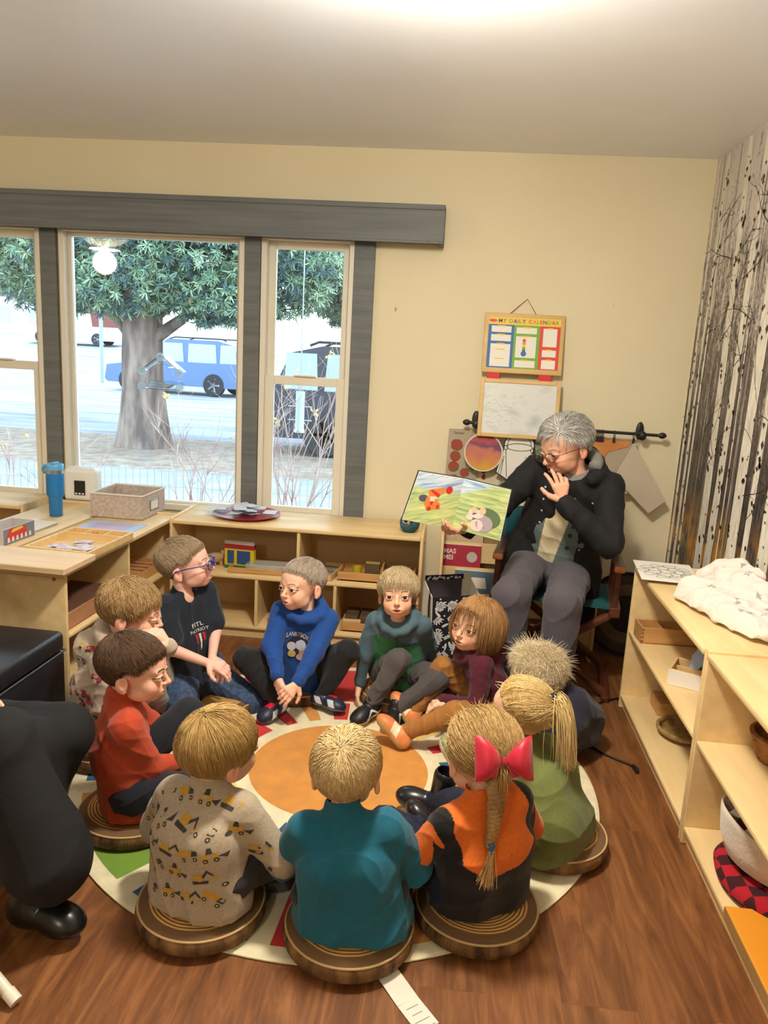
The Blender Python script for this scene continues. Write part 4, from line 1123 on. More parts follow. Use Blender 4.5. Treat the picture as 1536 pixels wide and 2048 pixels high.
ap_ = sheet('apple_print', 'grey paper of stamped apple prints hanging at the left', 'artwork', [(-.02, 1.19), (.16, 1.195), (.15, .78), (-.025, .775)], YW - .03, m_kraft,
      parts=[('apple_stamps', [circ(.03, 1.10, .034, w=.08), circ(.026, 1.035, .030, w=.1), circ(.02, .975, .032, w=.08), circ(.025, .90, .03, w=.08), circ(.085, .945, .028, w=.1)], reds), ('leaf_paint', [circ(.13, .985, .025, w=.15, sx=.8), circ(.105, 1.05, .015, w=.2)], M('leaf_green_paint', (60, 130, 80), .8))])
mb = MB(); put_text(mb, 'Sawyer', (-.055, -.001, .178), (1, 0, 0), (0, 0, 1), .014); mb.build('name_letters', m_ink, ap_, fix=False)
dt = sheet('painted_plate', 'round paper plate painted purple, orange and yellow', 'artwork', circ(.18, 1.075, .108, 40), YW - .098, M('plate_white', (228, 214, 190), .8), th=.002)
def sunset():
    m = bpy.data.materials.new('sunset_paint'); m.use_nodes = True; N, L = m.node_tree.nodes, m.node_tree.links; b = N['Principled BSDF']; b.inputs['Roughness'].default_value = .8
    tc = N.new('ShaderNodeTexCoord'); sp = N.new('ShaderNodeSeparateXYZ'); L.new(tc.outputs['Object'], sp.inputs[0])
    n = N.new('ShaderNodeTexNoise'); n.inputs['Scale'].default_value = 14; n.inputs['Detail'].default_value = 5; L.new(tc.outputs['Object'], n.inputs['Vector'])
    ma = N.new('ShaderNodeMath'); ma.operation = 'MULTIPLY_ADD'; ma.inputs[1].default_value = .16; L.new(n.outputs['Fac'], ma.inputs[0]); L.new(sp.outputs['Z'], ma.inputs[2])
    mr = N.new('ShaderNodeMapRange'); mr.inputs['From Min'].default_value = -.03; mr.inputs['From Max'].default_value = .19; L.new(ma.outputs[0], mr.inputs['Value'])
    cr = N.new('ShaderNodeValToRGB'); e = cr.color_ramp.elements; e[0].position = .08; e[0].color = lin((222, 170, 60)); e[1].position = .95; e[1].color = lin((150, 60, 70))
    for p_, c_ in ((.35, (214, 140, 90)), (.55, (200, 120, 110)), (.66, (120, 78, 110)), (.8, (186, 90, 90))): k = e.new(p_); k.color = lin(c_)
    L.new(mr.outputs[0], cr.inputs['Fac']); L.new(cr.outputs['Color'], b.inputs['Base Color']); return m
mb = MB(); mb.face([(a - .18, -.0006, b_ - 1.075) for a, b_ in circ(.18, 1.075, .1, 40)]); mb.build('painting', sunset(), dt, fix=False)
def outline(poly, w=.003, closed=True):
    out = []; n = len(poly)
    for i in range(n if closed else n - 1):
        a, b_ = Vector((*poly[i], 0)), Vector((*poly[(i + 1) % n], 0)); d = b_ - a
        if d.length < 1e-6: continue
        nn = Vector((-d.y, d.x, 0)).normalized() * w / 2; e = d.normalized() * w * .4
        out.append([tuple((a - nn - e)[:2]), tuple((b_ - nn + e)[:2]), tuple((b_ + nn + e)[:2]), tuple((a + nn - e)[:2])])
    return out
arch = [(.375 + .082 * math.cos(a), 1.125 + .075 * math.sin(a)) for a in [PI * k / 14 for k in range(15)]]
bucket = [(.457, 1.11), (.43, .945), (.40, .917), (.35, .920), (.315, .945), (.262, .965)] + [(.27, 1.0), (.300, 1.11)]
poly = arch + [(.293, 1.11), (.258, .968), (.31, .938), (.345, .913), (.40, .910), (.435, .94)]
inner = [(.375 + .065 * math.cos(a), 1.125 + .062 * math.sin(a)) for a in [PI * k / 14 for k in range(15)]]
lines = outline(poly, .0045) + outline(inner, .0035, False) + outline(circ(.377, 1.115, .02, 24, sx=3.6), .0035) + outline(circ(.302, 1.11, .012), .0035) + outline(circ(.452, 1.10, .012), .0035) + outline([(.303, 1.10), (.318, .944)], .0035, False) + outline([(.445, 1.09), (.43, .95)], .003, False) + outline([(.296, 1.06), (.285, .957)], .003, False) + outline([(.291, 1.04), (.27, .962)], .003, False) + outline([(.41, 1.06), (.44, 1.058)], .0025, False) + outline([(.413, 1.05), (.436, 1.048)], .0018, False)
sheet('bucket_drawing', 'white cut-out bucket drawing with black outlines', 'artwork', poly, YW - .090, m_paper, parts=[('outlines', lines, m_ink)])
sheet('painted_paper', 'green painted paper hanging behind the bucket drawing', 'artwork', [(.43, 1.17), (.56, 1.165), (.55, .90), (.30, .84), (.27, .88), (.33, .95)], YW - .06, M('green_wash', (112, 134, 100), .85, col2=(150, 160, 130), ns=10))
sheet('signed_paper', 'cream paper with a red dab under the painted plate', 'artwork', [(.10, .985), (.36, .965), (.36, .78), (.10, .80)], YW - .02, M('cream_sheet', (226, 212, 182), .85),
      parts=[('red_dab', [circ(.195, .925, .018, w=.2, sx=.6), circ(.192, .955, .012, w=.2)], reds), ('signature', outline([(.14, .915), (.147, .922), (.152, .914), (.158, .921), (.165, .915), (.172, .918)], .0015, False), M('faint_ink', (150, 110, 90), .8))])
sheet('orange_painting', 'orange painted paper clipped beside the gray-haired head', 'artwork', [(.78, 1.185), (.985, 1.188), (.965, 1.155), (.86, 1.12), (.835, 1.06), (.79, 1.0), (.76, 1.05)], YW - .082, M('orange_wash', (212, 146, 82), .85, col2=(196, 116, 60), ns=12))
sheet('grey_card', 'large grey paper hanging aslant behind the right one', 'artwork', [(.985, 1.178), (.83, 1.125), (.79, .93), (.865, .915), (.985, .945), (1.07, 1.05)], YW - .078, m_kraft)
sheet('grey_card', 'large grey paper hanging by one corner nearest the mural', 'artwork', [(.992, 1.180), (.905, .985), (1.115, .795), (1.20, .87)], YW - .098, M('pale_kraft_paper', (204, 191, 170), .85, col2=(196, 182, 160), ns=4))
sheet('paper_strip', 'small green blot on grey paper peeking between the hanging sheets', 'artwork', [(.90, .955), (.935, .96), (1.0, .90), (.97, .89)], YW - .084, m_kraft, parts=[('green_blot', [circ(.945, .925, .02, w=.15)], M('green_blot', (50, 120, 70), .8))])
for x, z, l in ((-.362, 1.83, 'small chipped paint mark on the wall beside the valance'), (.82, 1.905, 'tiny nail hole mark high on the wall at right')):
    tag(MB().lathe([(.012 if x < 0 else .004, 0), (.008 if x < 0 else .003, .001)], (x, YW - .0005, z), 10, rot=(PI / 2, 0, 0), sx=.6).build('wall_mark', M('chipped_paint', (190, 160, 130), .8)), l, 'mark')

# ================================================================ book rack, bag, mat
def rack():
    t = thing('book_rack', 'low wooden display rack of picture books behind the director chair', 'rack', (-.02, 4.03, 0))
    for x in (0, .84): MB().b2((x, 0, 0), (x + .018, .38, .73), bev=.005).build('side_panel', m_ply, t, smooth=40)
    for i in range(4):
        y0 = .02 + i * .08; z0 = .07 + i * .125
        MB().b2((.018, y0, z0), (.84, y0 + .012, z0 + .115)).build('front_board', m_ply, t)
        MB().b2((.018, y0 + .012, z0), (.84, y0 + .08, z0 + .012)).build('ledge', m_ply, t)
    MB().b2((.018, .365, .02), (.84, .378, .72)).build('back_panel', m_plyd, t)
    cols = [((170, 34, 60), (236, 220, 210), 'picture book with a red cover reading MAS MEI in the rack', 2, .12), ((206, 180, 150), (240, 236, 230), 'picture book reading bye-bye at the top of the rack', 3, .13), ((150, 120, 80), (90, 90, 90), 'brown picture book at the right of the rack', 3, .36), ((90, 120, 140), (220, 220, 220), 'blue picture book low in the rack', 1, .2), ((200, 170, 70), (90, 60, 40), 'yellow picture book low at the right of the rack', 1, .62), ((120, 60, 50), (220, 200, 180), 'dark red picture book at the far right of the rack', 2, .66)]
    for c, c2, l, i, x in cols:
        y0 = .02 + i * .08; z0 = .083 + i * .125
        b = thing('picture_book', l, 'book', (-.02 + x, 4.03 + y0 + .040, z0), rot=(math.radians(-9), 0, 0))
        MB().b2((-.11, -.008, 0), (.11, .008, .215), bev=.001).build('cover', M('cover_%d_%d' % (c[0], c[1]), c, .5), b)
        MB().b2((-.107, -.006, .002), (.108, .006, .2165)).build('pages', m_paper, b)
        k = MB(); ink_ = M('cover_ink_%d' % c2[1], c2, .5)
        if 'MAS' in l:
            put_text(k, 'MAS', (-.085, -.0088, .125), (0, 0, 1), (-1, 0, 0), .022, bold=.001) if False else put_text(k, 'MAS', (-.10, -.0088, .165), (1, 0, 0), (0, 0, 1), .026, bold=.001)
            put_text(k, 'MEI', (-.10, -.0088, .130), (1, 0, 0), (0, 0, 1), .026, bold=.001)
        elif 'bye' in l:
            put_text(k, 'bye-bye!', (-.095, -.0088, .13), (1, 0, 0), (0, 0, 1), .03, bold=.001)
        else:
            k.face([(-.07, -.0088, .12), (.07, -.0088, .12), (.06, -.0088, .18), (-.05, -.0088, .18)])
        k.build('title', ink_, b, fix=False)
        if 'red cover' in l or 'bye' in l:
            k = MB(); k.face([(p[0], -.0086, p[1]) for p in circ(.06, .15, .03, 18)]); k.build('picture', M('cover_grey_face', (196, 180, 176), .6), b, fix=False)
rack()
def bag():
    W, D, H = .25, .15, .47
    t = thing('tote_bag', 'white canvas tote bag with a black floral front panel', 'bag', (-.025, 3.475, 0), math.radians(24))
    m_can = M('cream_canvas', (226, 216, 196), .9, col2=(212, 202, 180), ns=5, bump=.2, bs=220)
    b = MB()
    b.b2((0, 0, 0), (W, D, .006))
    b.prism([(0, 0), (D, 0), (D * .96, H + .05), (.04, H)], (0, 0, 0), (0, 1, 0), (0, 0, 1), (.004, 0, 0))
    b.prism([(0, 0), (D, 0), (D * .96, H + .05), (.04, H)], (W - .004, 0, 0), (0, 1, 0), (0, 0, 1), (.004, 0, 0))
    b.build('side_panel', m_can, t)
    fb = MB(); fb.prism([(0, 0), (W, 0), (W, H), (0, H)], (0, .0, 0), (1, 0, 0), (0, .085, .9964), (0, .004, 0)); fb.build('front_panel', M('black_cotton', (22, 22, 30), .9), t)
    f2 = MB(); f2.b2((0, D - .004, 0), (W, D, H + .075)); f2.build('back_panel', m_can, t)
    f3 = MB(); f3.b2((.012, D - .008, .12), (W - .05, D - .004, H + .055)); f3.build('lining', M('purple_grey_lining', (74, 66, 74), .9), t)
    f4 = MB(); f4.b2((.004, D - .010, H + .052), (W - .045, D - .003, H + .076)); f4.build('hem', MATS['black_cotton'], t)
    R = random.Random(6)
    lv = MB(); nrm = Vector((0, -.9964, .085)); u = Vector((1, 0, 0)); v = Vector((0, .085, .9964)); o0 = nrm * .0008
    def leaf(cx, cy, a, l, w):
        pts = []
        for k in range(10):
            s = 2 * PI * k / 10; x_ = l * math.cos(s); y_ = w * math.sin(s) * (1 - .35 * math.cos(s))
            X, Y = cx + x_ * math.cos(a) - y_ * math.sin(a), cy + x_ * math.sin(a) + y_ * math.cos(a)
            if not (.004 < X < W - .004 and .004 < Y < H - .004): return
            pts.append(o0 + u * X + v * Y)
        lv.face(pts)
    for _ in range(75):
        cx, cy, a = R.uniform(.01, W - .01), R.uniform(.01, H - .01), R.uniform(0, 6.3); kind = R.random()
        if kind < .5:
            for k in range(5): aa = a + (k - 2) * .42; leaf(cx + math.cos(aa) * .022, cy + math.sin(aa) * .022, aa, .016, .0042)
        elif kind < .8:
            for k in range(3): leaf(cx + k * .013 * math.cos(a), cy + k * .013 * math.sin(a), a + .9, .011, .005); leaf(cx + k * .013 * math.cos(a), cy + k * .013 * math.sin(a), a - .9, .011, .004)
        else:
            leaf(cx, cy, a, .02, .006)
        leaf(R.uniform(0, W), R.uniform(0, H), 0, .005, .004)
    for _ in range(26): 
        X, Y = R.uniform(.01, W - .06), R.uniform(.003, .02); a = R.uniform(0, 3)
        lv.face([Vector((X + .009 * math.cos(s * PI / 4) * (1 if s % 2 else .4), D - .0106, H + .054 + Y * .8 + .004 * math.sin(s * PI / 4))) for s in range(8)])
    lv.build('leaf_print', M('white_print', (222, 218, 216), .85), t, fix=False)['kind'] = 'stuff'
    MB().tube(smoothp([(-.003, .05, H - .16), (-.006, .055, H - .05), (.004, .075, H + .02), (.006, .10, H + .06)]), .011, 8, flat=.25, up=(1, 0, 0)).build('handle', M('black_webbing', (20, 20, 22), .8), t)
bag()
t = thing('woven_mat', 'round woven mat leaning on the wall behind the chair', 'mat', (1.04, 4.22, .235), rot=(math.radians(78), 0, math.radians(-8)))
for i, (r0, r1, c) in enumerate(((.0, .105, (40, 32, 28)), (.105, .165, (96, 78, 54)), (.165, .215, (64, 52, 40)), (.215, .235, (34, 30, 28)))):
    mb = MB(); n = 40
    prof = [(max(r0, .001), 0), (max(r0, .001), .018)] + [(r0 + (r1 - r0) * k / 6, .018 + .003 * (k % 2)) for k in range(1, 6)] + [(r1, .018), (r1, 0)]
    mb.lathe(prof, seg=n, cap=False); mb.build('coil', M('coil_%d' % i, c, .9, bump=.5, bs=120), t, smooth=60)

# ================================================================ director's chair
def director():
    t = thing('director_chair', 'reddish wooden folding director chair with teal canvas holding the reader', 'chair', (.575, 3.83, 0), math.radians(-8.5))
    m_rw = M('red_stained_wood', (104, 52, 34), .35, col2=(78, 36, 24), ns=4, stretch=(1, 1, 6), coat=.3)
    m_ew = M('lit_end_grain', (214, 140, 80), .4, col2=(180, 104, 54), ns=20)  # end grain tinted bright orange, highlight on the armrest fronts put into the colour
    m_tc = M('teal_canvas', (22, 84, 92), .85, bump=.2, bs=200)
    hw = .285
    for s in (-1, 1):
        x = s * hw
        a = MB(); a.b2((x - .026, -.20, .645), (x + .026, .24, .668), bev=.009, seg=3); ao = a.build('armrest', m_rw, t, smooth=50)
        MB().box((x, -.213, .655), (.05, .03, .028), bev=.008).build('armrest_tip', m_ew, ao)
        MB().b2((x - .015, -.17, .46), (x + .015, -.14, .65), bev=.004).build('front_post', m_rw, t)
        MB().b2((x - .026, -.21, .415), (x + .026, .22, .465), bev=.006).build('seat_rail', m_rw, t)
        MB().lathe([(.016, .42), (.016, .86), (.011, .872), (.015, .885), (.017, .90), (.013, .925), (.005, .93)], (x, .21, 0), 14).build('back_post', m_rw, t, smooth=50)
        MB().b2((x - .02, -.25, 0), (x + .02, .20, .03), bev=.006).build('foot_rail', m_rw, t)
    for y in (-.185, .19):
        for s in (-1, 1):
            MB().tube([(s * hw, y + s * .012, .43), (-s * hw, y + s * .012, .022)], .021, 8, flat=.6, up=(0, 1, 0)).build('cross_leg', m_rw, t)
    MB().b2((-hw + .01, -.2, .452), (hw - .01, .21, .462)).build('seat_canvas', m_tc, t)
    bk = MB(); n = 9
    for s, y in ((1, .205),): 
        bk.rings([[(-hw - .02 + (2 * hw + .04) * k / n, .19 + .03 * math.sin(PI * k / n), z), (-hw - .02 + (2 * hw + .04) * k / n, .198 + .03 * math.sin(PI * k / n), z)][::1] + [(-hw - .02 + (2 * hw + .04) * k / n, .198 + .03 * math.sin(PI * k / n), z + .17), (-hw - .02 + (2 * hw + .04) * k / n, .19 + .03 * math.sin(PI * k / n), z + .17)] for k in range(n + 1) for z in (.665,)])
    bk.build('back_canvas', m_tc, t)
    for s in (-1, 1): MB().lathe([(.021, .665), (.021, .835)], (s * hw, .21, 0), 14).build('canvas_sleeve', m_tc, t, smooth=50)
director()

# ================================================================ the open picture book
def book():
    t = thing('picture_book', 'open picture book of a grassy hill held up by the reader', 'book', (0, 0, 0))
    S0, S1 = Vector((.066, 3.385, 1.068)), Vector((.030, 3.375, .848))       # spine top, bottom
    L0, L1 = Vector((-.133, 3.33, 1.096)), Vector((-.195, 3.32, .878))
    R0, R1 = Vector((.274, 3.36, 1.036)), Vector((.244, 3.35, .806))
    def page(A0, A1, B0, B1, bulge, n=10, off=0.0, m=8):
        V, F = [], []
        for i in range(n + 1):
            s = i / n
            for j in range(m + 1):
                q = j / m
                p = (A0 * (1 - s) + B0 * s) * (1 - q) + (A1 * (1 - s) + B1 * s) * q
                p = p + Vector((0, -(bulge * math.sin(PI * min(1, s * 1.15)) * (1 - s * .5)) - off, 0))
                V.append(tuple(p))
        for i in range(n):
            for j in range(m):
                a = i * (m + 1) + j; F.append((a, a + 1, a + m + 2, a + m + 1))
        return V, F
    def pic(side):
        m = bpy.data.materials.new('page_art_' + side); m.use_nodes = True; N, L = m.node_tree.nodes, m.node_tree.links; b = N['Principled BSDF']; b.inputs['Roughness'].default_value = .45
        tc = N.new('ShaderNodeTexCoord'); mp = N.new('ShaderNodeMapping'); mp.inputs['Rotation'].default_value = (0, -.14 if side == 'right' else .22, 0)
        L.new(tc.outputs['Object'], mp.inputs['Vector'])
        m2 = N.new('ShaderNodeMapping'); m2.inputs['Scale'].default_value = (5, 0, 42); L.new(mp.outputs['Vector'], m2.inputs['Vector'])
        n = N.new('ShaderNodeTexNoise'); n.inputs['Scale'].default_value = 1.5; n.inputs['Detail'].default_value = 6; n.inputs['Distortion'].default_value = 1.0; L.new(m2.outputs['Vector'], n.inputs['Vector'])
        g = N.new('ShaderNodeValToRGB'); e = g.color_ramp.elements; e[0].position = .3; e[0].color = lin((128, 156, 104)); e[1].position = .7; e[1].color = lin((224, 222, 150)); k = e.new(.5); k.color = lin((184, 200, 136))
        L.new(n.outputs['Fac'], g.inputs['Fac'])
        s = N.new('ShaderNodeValToRGB'); e = s.color_ramp.elements; e[0].position = .38; e[0].color = lin((222, 230, 232)); e[1].position = .66; e[1].color = lin((120, 160, 204)); L.new(n.outputs['Fac'], s.inputs['Fac'])
        sp = N.new('ShaderNodeSeparateXYZ'); L.new(tc.outputs['Object'], sp.inputs[0])
        w = N.new('ShaderNodeMath'); w.operation = 'MULTIPLY_ADD'; w.inputs[1].default_value = -.35 if side == 'right' else .10; L.new(sp.outputs['X'], w.inputs[0]); L.new(sp.outputs['Z'], w.inputs[2])
        w2 = N.new('ShaderNodeMath'); w2.operation = 'MULTIPLY_ADD'; w2.inputs[1].default_value = .03; L.new(n.outputs['Fac'], w2.inputs[0]); L.new(w.outputs[0], w2.inputs[2])
        mr = N.new('ShaderNodeMapRange'); z0 = .985 if side == 'right' else 1.018
        mr.inputs['From Min'].default_value = z0; mr.inputs['From Max'].default_value = z0 + .02; L.new(w2.outputs[0], mr.inputs['Value'])
        mx = N.new('ShaderNodeMix'); mx.data_type = 'RGBA'; L.new(mr.outputs[0], mx.inputs['Factor']); L.new(g.outputs['Color'], mx.inputs['A']); L.new(s.outputs['Color'], mx.inputs['B']); L.new(mx.outputs['Result'], b.inputs['Base Color'])
        return m
    def add(nm, A, off, bul, mat, sm=True):
        V, F = page(*A, bul, off=off); return npmesh(nm, V, F, mat, t, smooth=sm)
    def shrink(a, b_, k): return a + (b_ - a) * k
    lp = add('left_page', (S0, S1, shrink(S0, L0, .985), shrink(S1, L1, .985)), .006, .014, pic('left'))
    rp = add('right_page', (S0, S1, shrink(S0, R0, .985), shrink(S1, R1, .985)), .006, .012, pic('right'))
    cv = MB()
    for A0, A1, B0, B1 in ((S0, S1, L0, L1), (S0, S1, R0, R1)):
        e0, e1 = shrink(A0, B0, 1.02) + Vector((0, 0, .004)), shrink(A1, B1, 1.02) - Vector((0, 0, .004)); a0, a1 = A0 + Vector((0, .003, .004)), A1 + Vector((0, .003, -.004))
        cv.rings([[a0, e0, e1, a1], [p + Vector((0, .004, 0)) for p in (a0, e0, e1, a1)]])
    cv.build('cover', M('book_cover_navy', (40, 46, 60), .5), t)
    pb = MB()
    for A0, A1, B0, B1 in ((S0, S1, L0, L1), (S0, S1, R0, R1)):
        q4 = (A0, shrink(A0, B0, .995), shrink(A1, B1, .995), A1)
        pb.rings([[p + Vector((0, .002, 0)) for p in q4], [p + Vector((0, -.005, 0)) for p in q4]])
    pb.build('page_block', m_paper, t)
    # painted figures sit on the page surface
    def paint(A0, A1, B0, B1, shapes, par, bul, cols):
        mb = MB()
        for k, (poly, ci_) in enumerate(shapes):
            pts = []
            for s, q in poly:
                p = (A0 * (1 - s) + B0 * s) * (1 - q) + (A1 * (1 - s) + B1 * s) * q
                p = p + Vector((0, -(bul * math.sin(PI * min(1, s * 1.15)) * (1 - s * .5)) - .0072 - .0003 * k, 0)); pts.append(p)
            mb.face(pts, mi=ci_)
        mb.build('painted_figure', cols, par, fix=False)
    cs = [M('paint_orange', (232, 128, 60), .5), M('paint_red', (206, 40, 40), .5), M('paint_grey', (80, 82, 92), .5), M('paint_pale', (226, 206, 200), .5), M('paint_lilac', (178, 160, 172), .5), M('paint_ear', (230, 190, 160), .5), M('paint_moss', (96, 120, 84), .5)]
    def el(cx, cy, rx, ry, n=16): return [(cx + rx * math.cos(2 * PI * k / n), cy + ry * math.sin(2 * PI * k / n)) for k in range(n)]
    Lq = (S0, S1, L0, L1)
    paint(*Lq, [(el(.72, .50, .10, .07), 2), ([(.68, .34), (.60, .30), (.35, .22), (.32, .30), (.42, .40), (.62, .46)], 0), ([(.64, .33), (.60, .30), (.40, .38), (.44, .44)], 1), (el(.25, .26, .07, .075), 1), ([(.66, .46), (.48, .48), (.36, .56), (.34, .66), (.60, .72), (.68, .60)], 0), (el(.54, .56, .03, .05), 1), (el(.40, .62, .03, .04), 1), (el(.56, .68, .04, .04), 1), ([(.60, .44), (.52, .44), (.48, .52), (.58, .54)], 3)], lp, .014, cs)
    Rq = (S0, S1, R0, R1)
    paint(*Rq, [(el(.62, .64, .30, .20), 6), (el(.60, .76, .18, .16), 4), (el(.46, .82, .13, .12), 3), (el(.40, .60, .16, .09), 3), (el(.28, .70, .07, .06), 3), (el(.52, .52, .07, .07), 5), (el(.34, .54, .04, .07), 5), (el(.36, .60, .012, .015), 2)], rp, .012, cs)
book()
# ================================================================ people
class Vol:
    """signed distance volume; shapes are blended into one skin and meshed"""
    def __init__(s, lo, hi, h):
        s.lo = np.array(lo, np.float32); s.h = h
        s.n = np.maximum(((np.array(hi) - np.array(lo)) / h).astype(int) + 2, 4)
        s.f = np.full(s.n, 0.2, np.float32)
        s.ax = [s.lo[i] + np.arange(s.n[i], dtype=np.float32) * h for i in range(3)]
    def _sub(s, lo, hi):
        a = np.clip(np.floor((np.array(lo) - s.lo) / s.h).astype(int), 0, s.n - 1)
        b = np.clip(np.ceil((np.array(hi) - s.lo) / s.h).astype(int) + 1, 1, s.n)
        if (b <= a).any(): return None, None
        sl = tuple(slice(a[i], b[i]) for i in range(3))
        P = (s.ax[0][sl[0]][:, None, None], s.ax[1][sl[1]][None, :, None], s.ax[2][sl[2]][None, None, :])
        return sl, P
    def _mix(s, sl, d, k, sub):
        f = s.f[sl]
        if sub:
            d = -d
            if k > 0:
                h = np.clip(.5 - .5 * (f - d) / k, 0, 1); s.f[sl] = f + (d - f) * h + k * h * (1 - h)
            else: s.f[sl] = np.maximum(f, d)
        else:
            if k > 0:
                h = np.clip(.5 + .5 * (f - d) / k, 0, 1); s.f[sl] = f + (d - f) * h - k * h * (1 - h)
            else: s.f[sl] = np.minimum(f, d)
    def cap(s, a, b, ra, rb=None, k=.012, sub=False, flat=None):
        rb = ra if rb is None else rb
        a, b = np.array(a, np.float32), np.array(b, np.float32); m = max(ra, rb) + k + 2 * s.h
        sl, P = s._sub(np.minimum(a, b) - m, np.maximum(a, b) + m)
        if sl is None: return s
        ab = b - a; l2 = max(float(ab @ ab), 1e-9)
        X = [P[i] - a[i] for i in range(3)]
        t = np.clip((X[0] * ab[0] + X[1] * ab[1] + X[2] * ab[2]) / l2, 0, 1)
        d = np.sqrt((X[0] - t * ab[0]) ** 2 + (X[1] - t * ab[1]) ** 2 + (X[2] - t * ab[2]) ** 2) - (ra + (rb - ra) * t)
        s._mix(sl, d, k, sub); return s
    def ell(s, c, r, R=None, k=.012, sub=False):
        c = np.array(c, np.float32); r = np.array(r, np.float32); m = r.max() + k + 2 * s.h
        sl, P = s._sub(c - m, c + m)
        if sl is None: return s
        X = [P[i] - c[i] for i in range(3)]
        if R is not None:
            X = [X[0] * R[0, j] + X[1] * R[1, j] + X[2] * R[2, j] for j in range(3)]
        k0 = np.sqrt((X[0] / r[0]) ** 2 + (X[1] / r[1]) ** 2 + (X[2] / r[2]) ** 2)
        k1 = np.sqrt((X[0] / r[0] ** 2) ** 2 + (X[1] / r[1] ** 2) ** 2 + (X[2] / r[2] ** 2) ** 2) + 1e-9
        s._mix(sl, k0 * (k0 - 1) / k1, k, sub); return s
    def plane(s, p, n, k=.004):
        """keep only the side the normal points away from"""
        p, n = np.array(p, np.float32), np.array(n, np.float32); n = n / np.linalg.norm(n)
        P = (s.ax[0][:, None, None], s.ax[1][None, :, None], s.ax[2][None, None, :])
        d = (P[0] - p[0]) * n[0] + (P[1] - p[1]) * n[1] + (P[2] - p[2]) * n[2]
        s.f = np.maximum(s.f, d.astype(np.float32)); return s
    def mesh(s, smooth=1):
        f = s.f
        f[0], f[-1], f[:, 0], f[:, -1], f[:, :, 0], f[:, :, -1] = .1, .1, .1, .1, .1, .1
        sg = f < 0
        n = s.n - 1
        cnt = np.zeros(n, np.int8)
        offs = [(i, j, k) for i in (0, 1) for j in (0, 1) for k in (0, 1)]
        for o in offs: cnt += sg[o[0]:o[0] + n[0], o[1]:o[1] + n[1], o[2]:o[2] + n[2]]
        I = np.argwhere((cnt > 0) & (cnt < 8))
        idx = np.full(n, -1, np.int32); idx[I[:, 0], I[:, 1], I[:, 2]] = np.arange(len(I))
        val = np.stack([f[I[:, 0] + o[0], I[:, 1] + o[1], I[:, 2] + o[2]] for o in offs], 1)
        acc = np.zeros((len(I), 3)); c = np.zeros(len(I))
        for a in range(8):
            for b in range(a + 1, 8):
                oa, ob = np.array(offs[a]), np.array(offs[b])
                if np.abs(oa - ob).sum() != 1: continue
                va, vb = val[:, a], val[:, b]; m = (va < 0) != (vb < 0)
                t = np.where(m, va / np.where(m, va - vb, 1), 0)
                acc += np.where(m[:, None], oa + t[:, None] * (ob - oa), 0); c += m
        V = (I + acc / c[:, None]) * s.h + s.lo
        F = []
        for ax in range(3):
            u, v = (ax + 1) % 3, (ax + 2) % 3
            A = np.take(sg, range(0, s.n[ax] - 1), ax); B = np.take(sg, range(1, s.n[ax]), ax)
            E = np.argwhere(A != B); E = E[(E[:, u] > 0) & (E[:, v] > 0) & (E[:, u] < n[u]) & (E[:, v] < n[v])]
            ins = A[E[:, 0], E[:, 1], E[:, 2]]
            def cell(du, dv):
                q = E.copy(); q[:, u] += du; q[:, v] += dv; return idx[q[:, 0], q[:, 1], q[:, 2]]
            Q = np.stack([cell(-1, -1), cell(0, -1), cell(0, 0), cell(-1, 0)], 1)
            Q[~ins] = Q[~ins][:, ::-1]
            F.append(Q)
        F = np.concatenate(F); F = F[(F >= 0).all(1)]
        for _ in range(smooth): V = relax(V, F)
        return V, F

def relax(V, F, w=.5):
    e = np.concatenate([F[:, [0, 1]], F[:, [1, 2]], F[:, [2, 3]], F[:, [3, 0]]]); n = len(V)
    c = np.bincount(e[:, 0], minlength=n) + np.bincount(e[:, 1], minlength=n); out = np.empty_like(V)
    for i in range(3):
        out[:, i] = (np.bincount(e[:, 0], V[e[:, 1], i], n) + np.bincount(e[:, 1], V[e[:, 0], i], n)) / np.maximum(c, 1)
    return V + (out - V) * w

def normals(V, F):
    n = np.cross(V[F[:, 2]] - V[F[:, 0]], V[F[:, 3]] - V[F[:, 1]]); N = np.zeros_like(V)
    for i in range(3):
        for j in range(4): N[:, i] += np.bincount(F[:, j], n[:, i], len(V))
    return N / (np.linalg.norm(N, axis=1)[:, None] + 1e-12)

def wrinkle(V, F, amp, freq, seed, squash=(1, 1, 1)):
    R = np.random.RandomState(seed); N = normals(V, F); d = np.zeros(len(V)); P = V * np.array(squash)
    for i in range(6):
        k = R.normal(size=3); k /= np.linalg.norm(k); q = R.normal(size=3); q /= np.linalg.norm(q); f = freq * R.uniform(.6, 1.7)
        w = np.sin(P @ k * f + R.uniform(0, 6) + 1.6 * np.sin(P @ q * f * .45 + R.uniform(0, 6)))
        env = .5 + .5 * np.sin(P @ q * f * .3 + R.uniform(0, 6))
        d += (1 - np.abs(w)) ** 2.2 * env - .2
    return V + N * (d * amp)[:, None]

def bvh_of(V, F): return BVHTree.FromPolygons([tuple(v) for v in V], [tuple(f) for f in F])

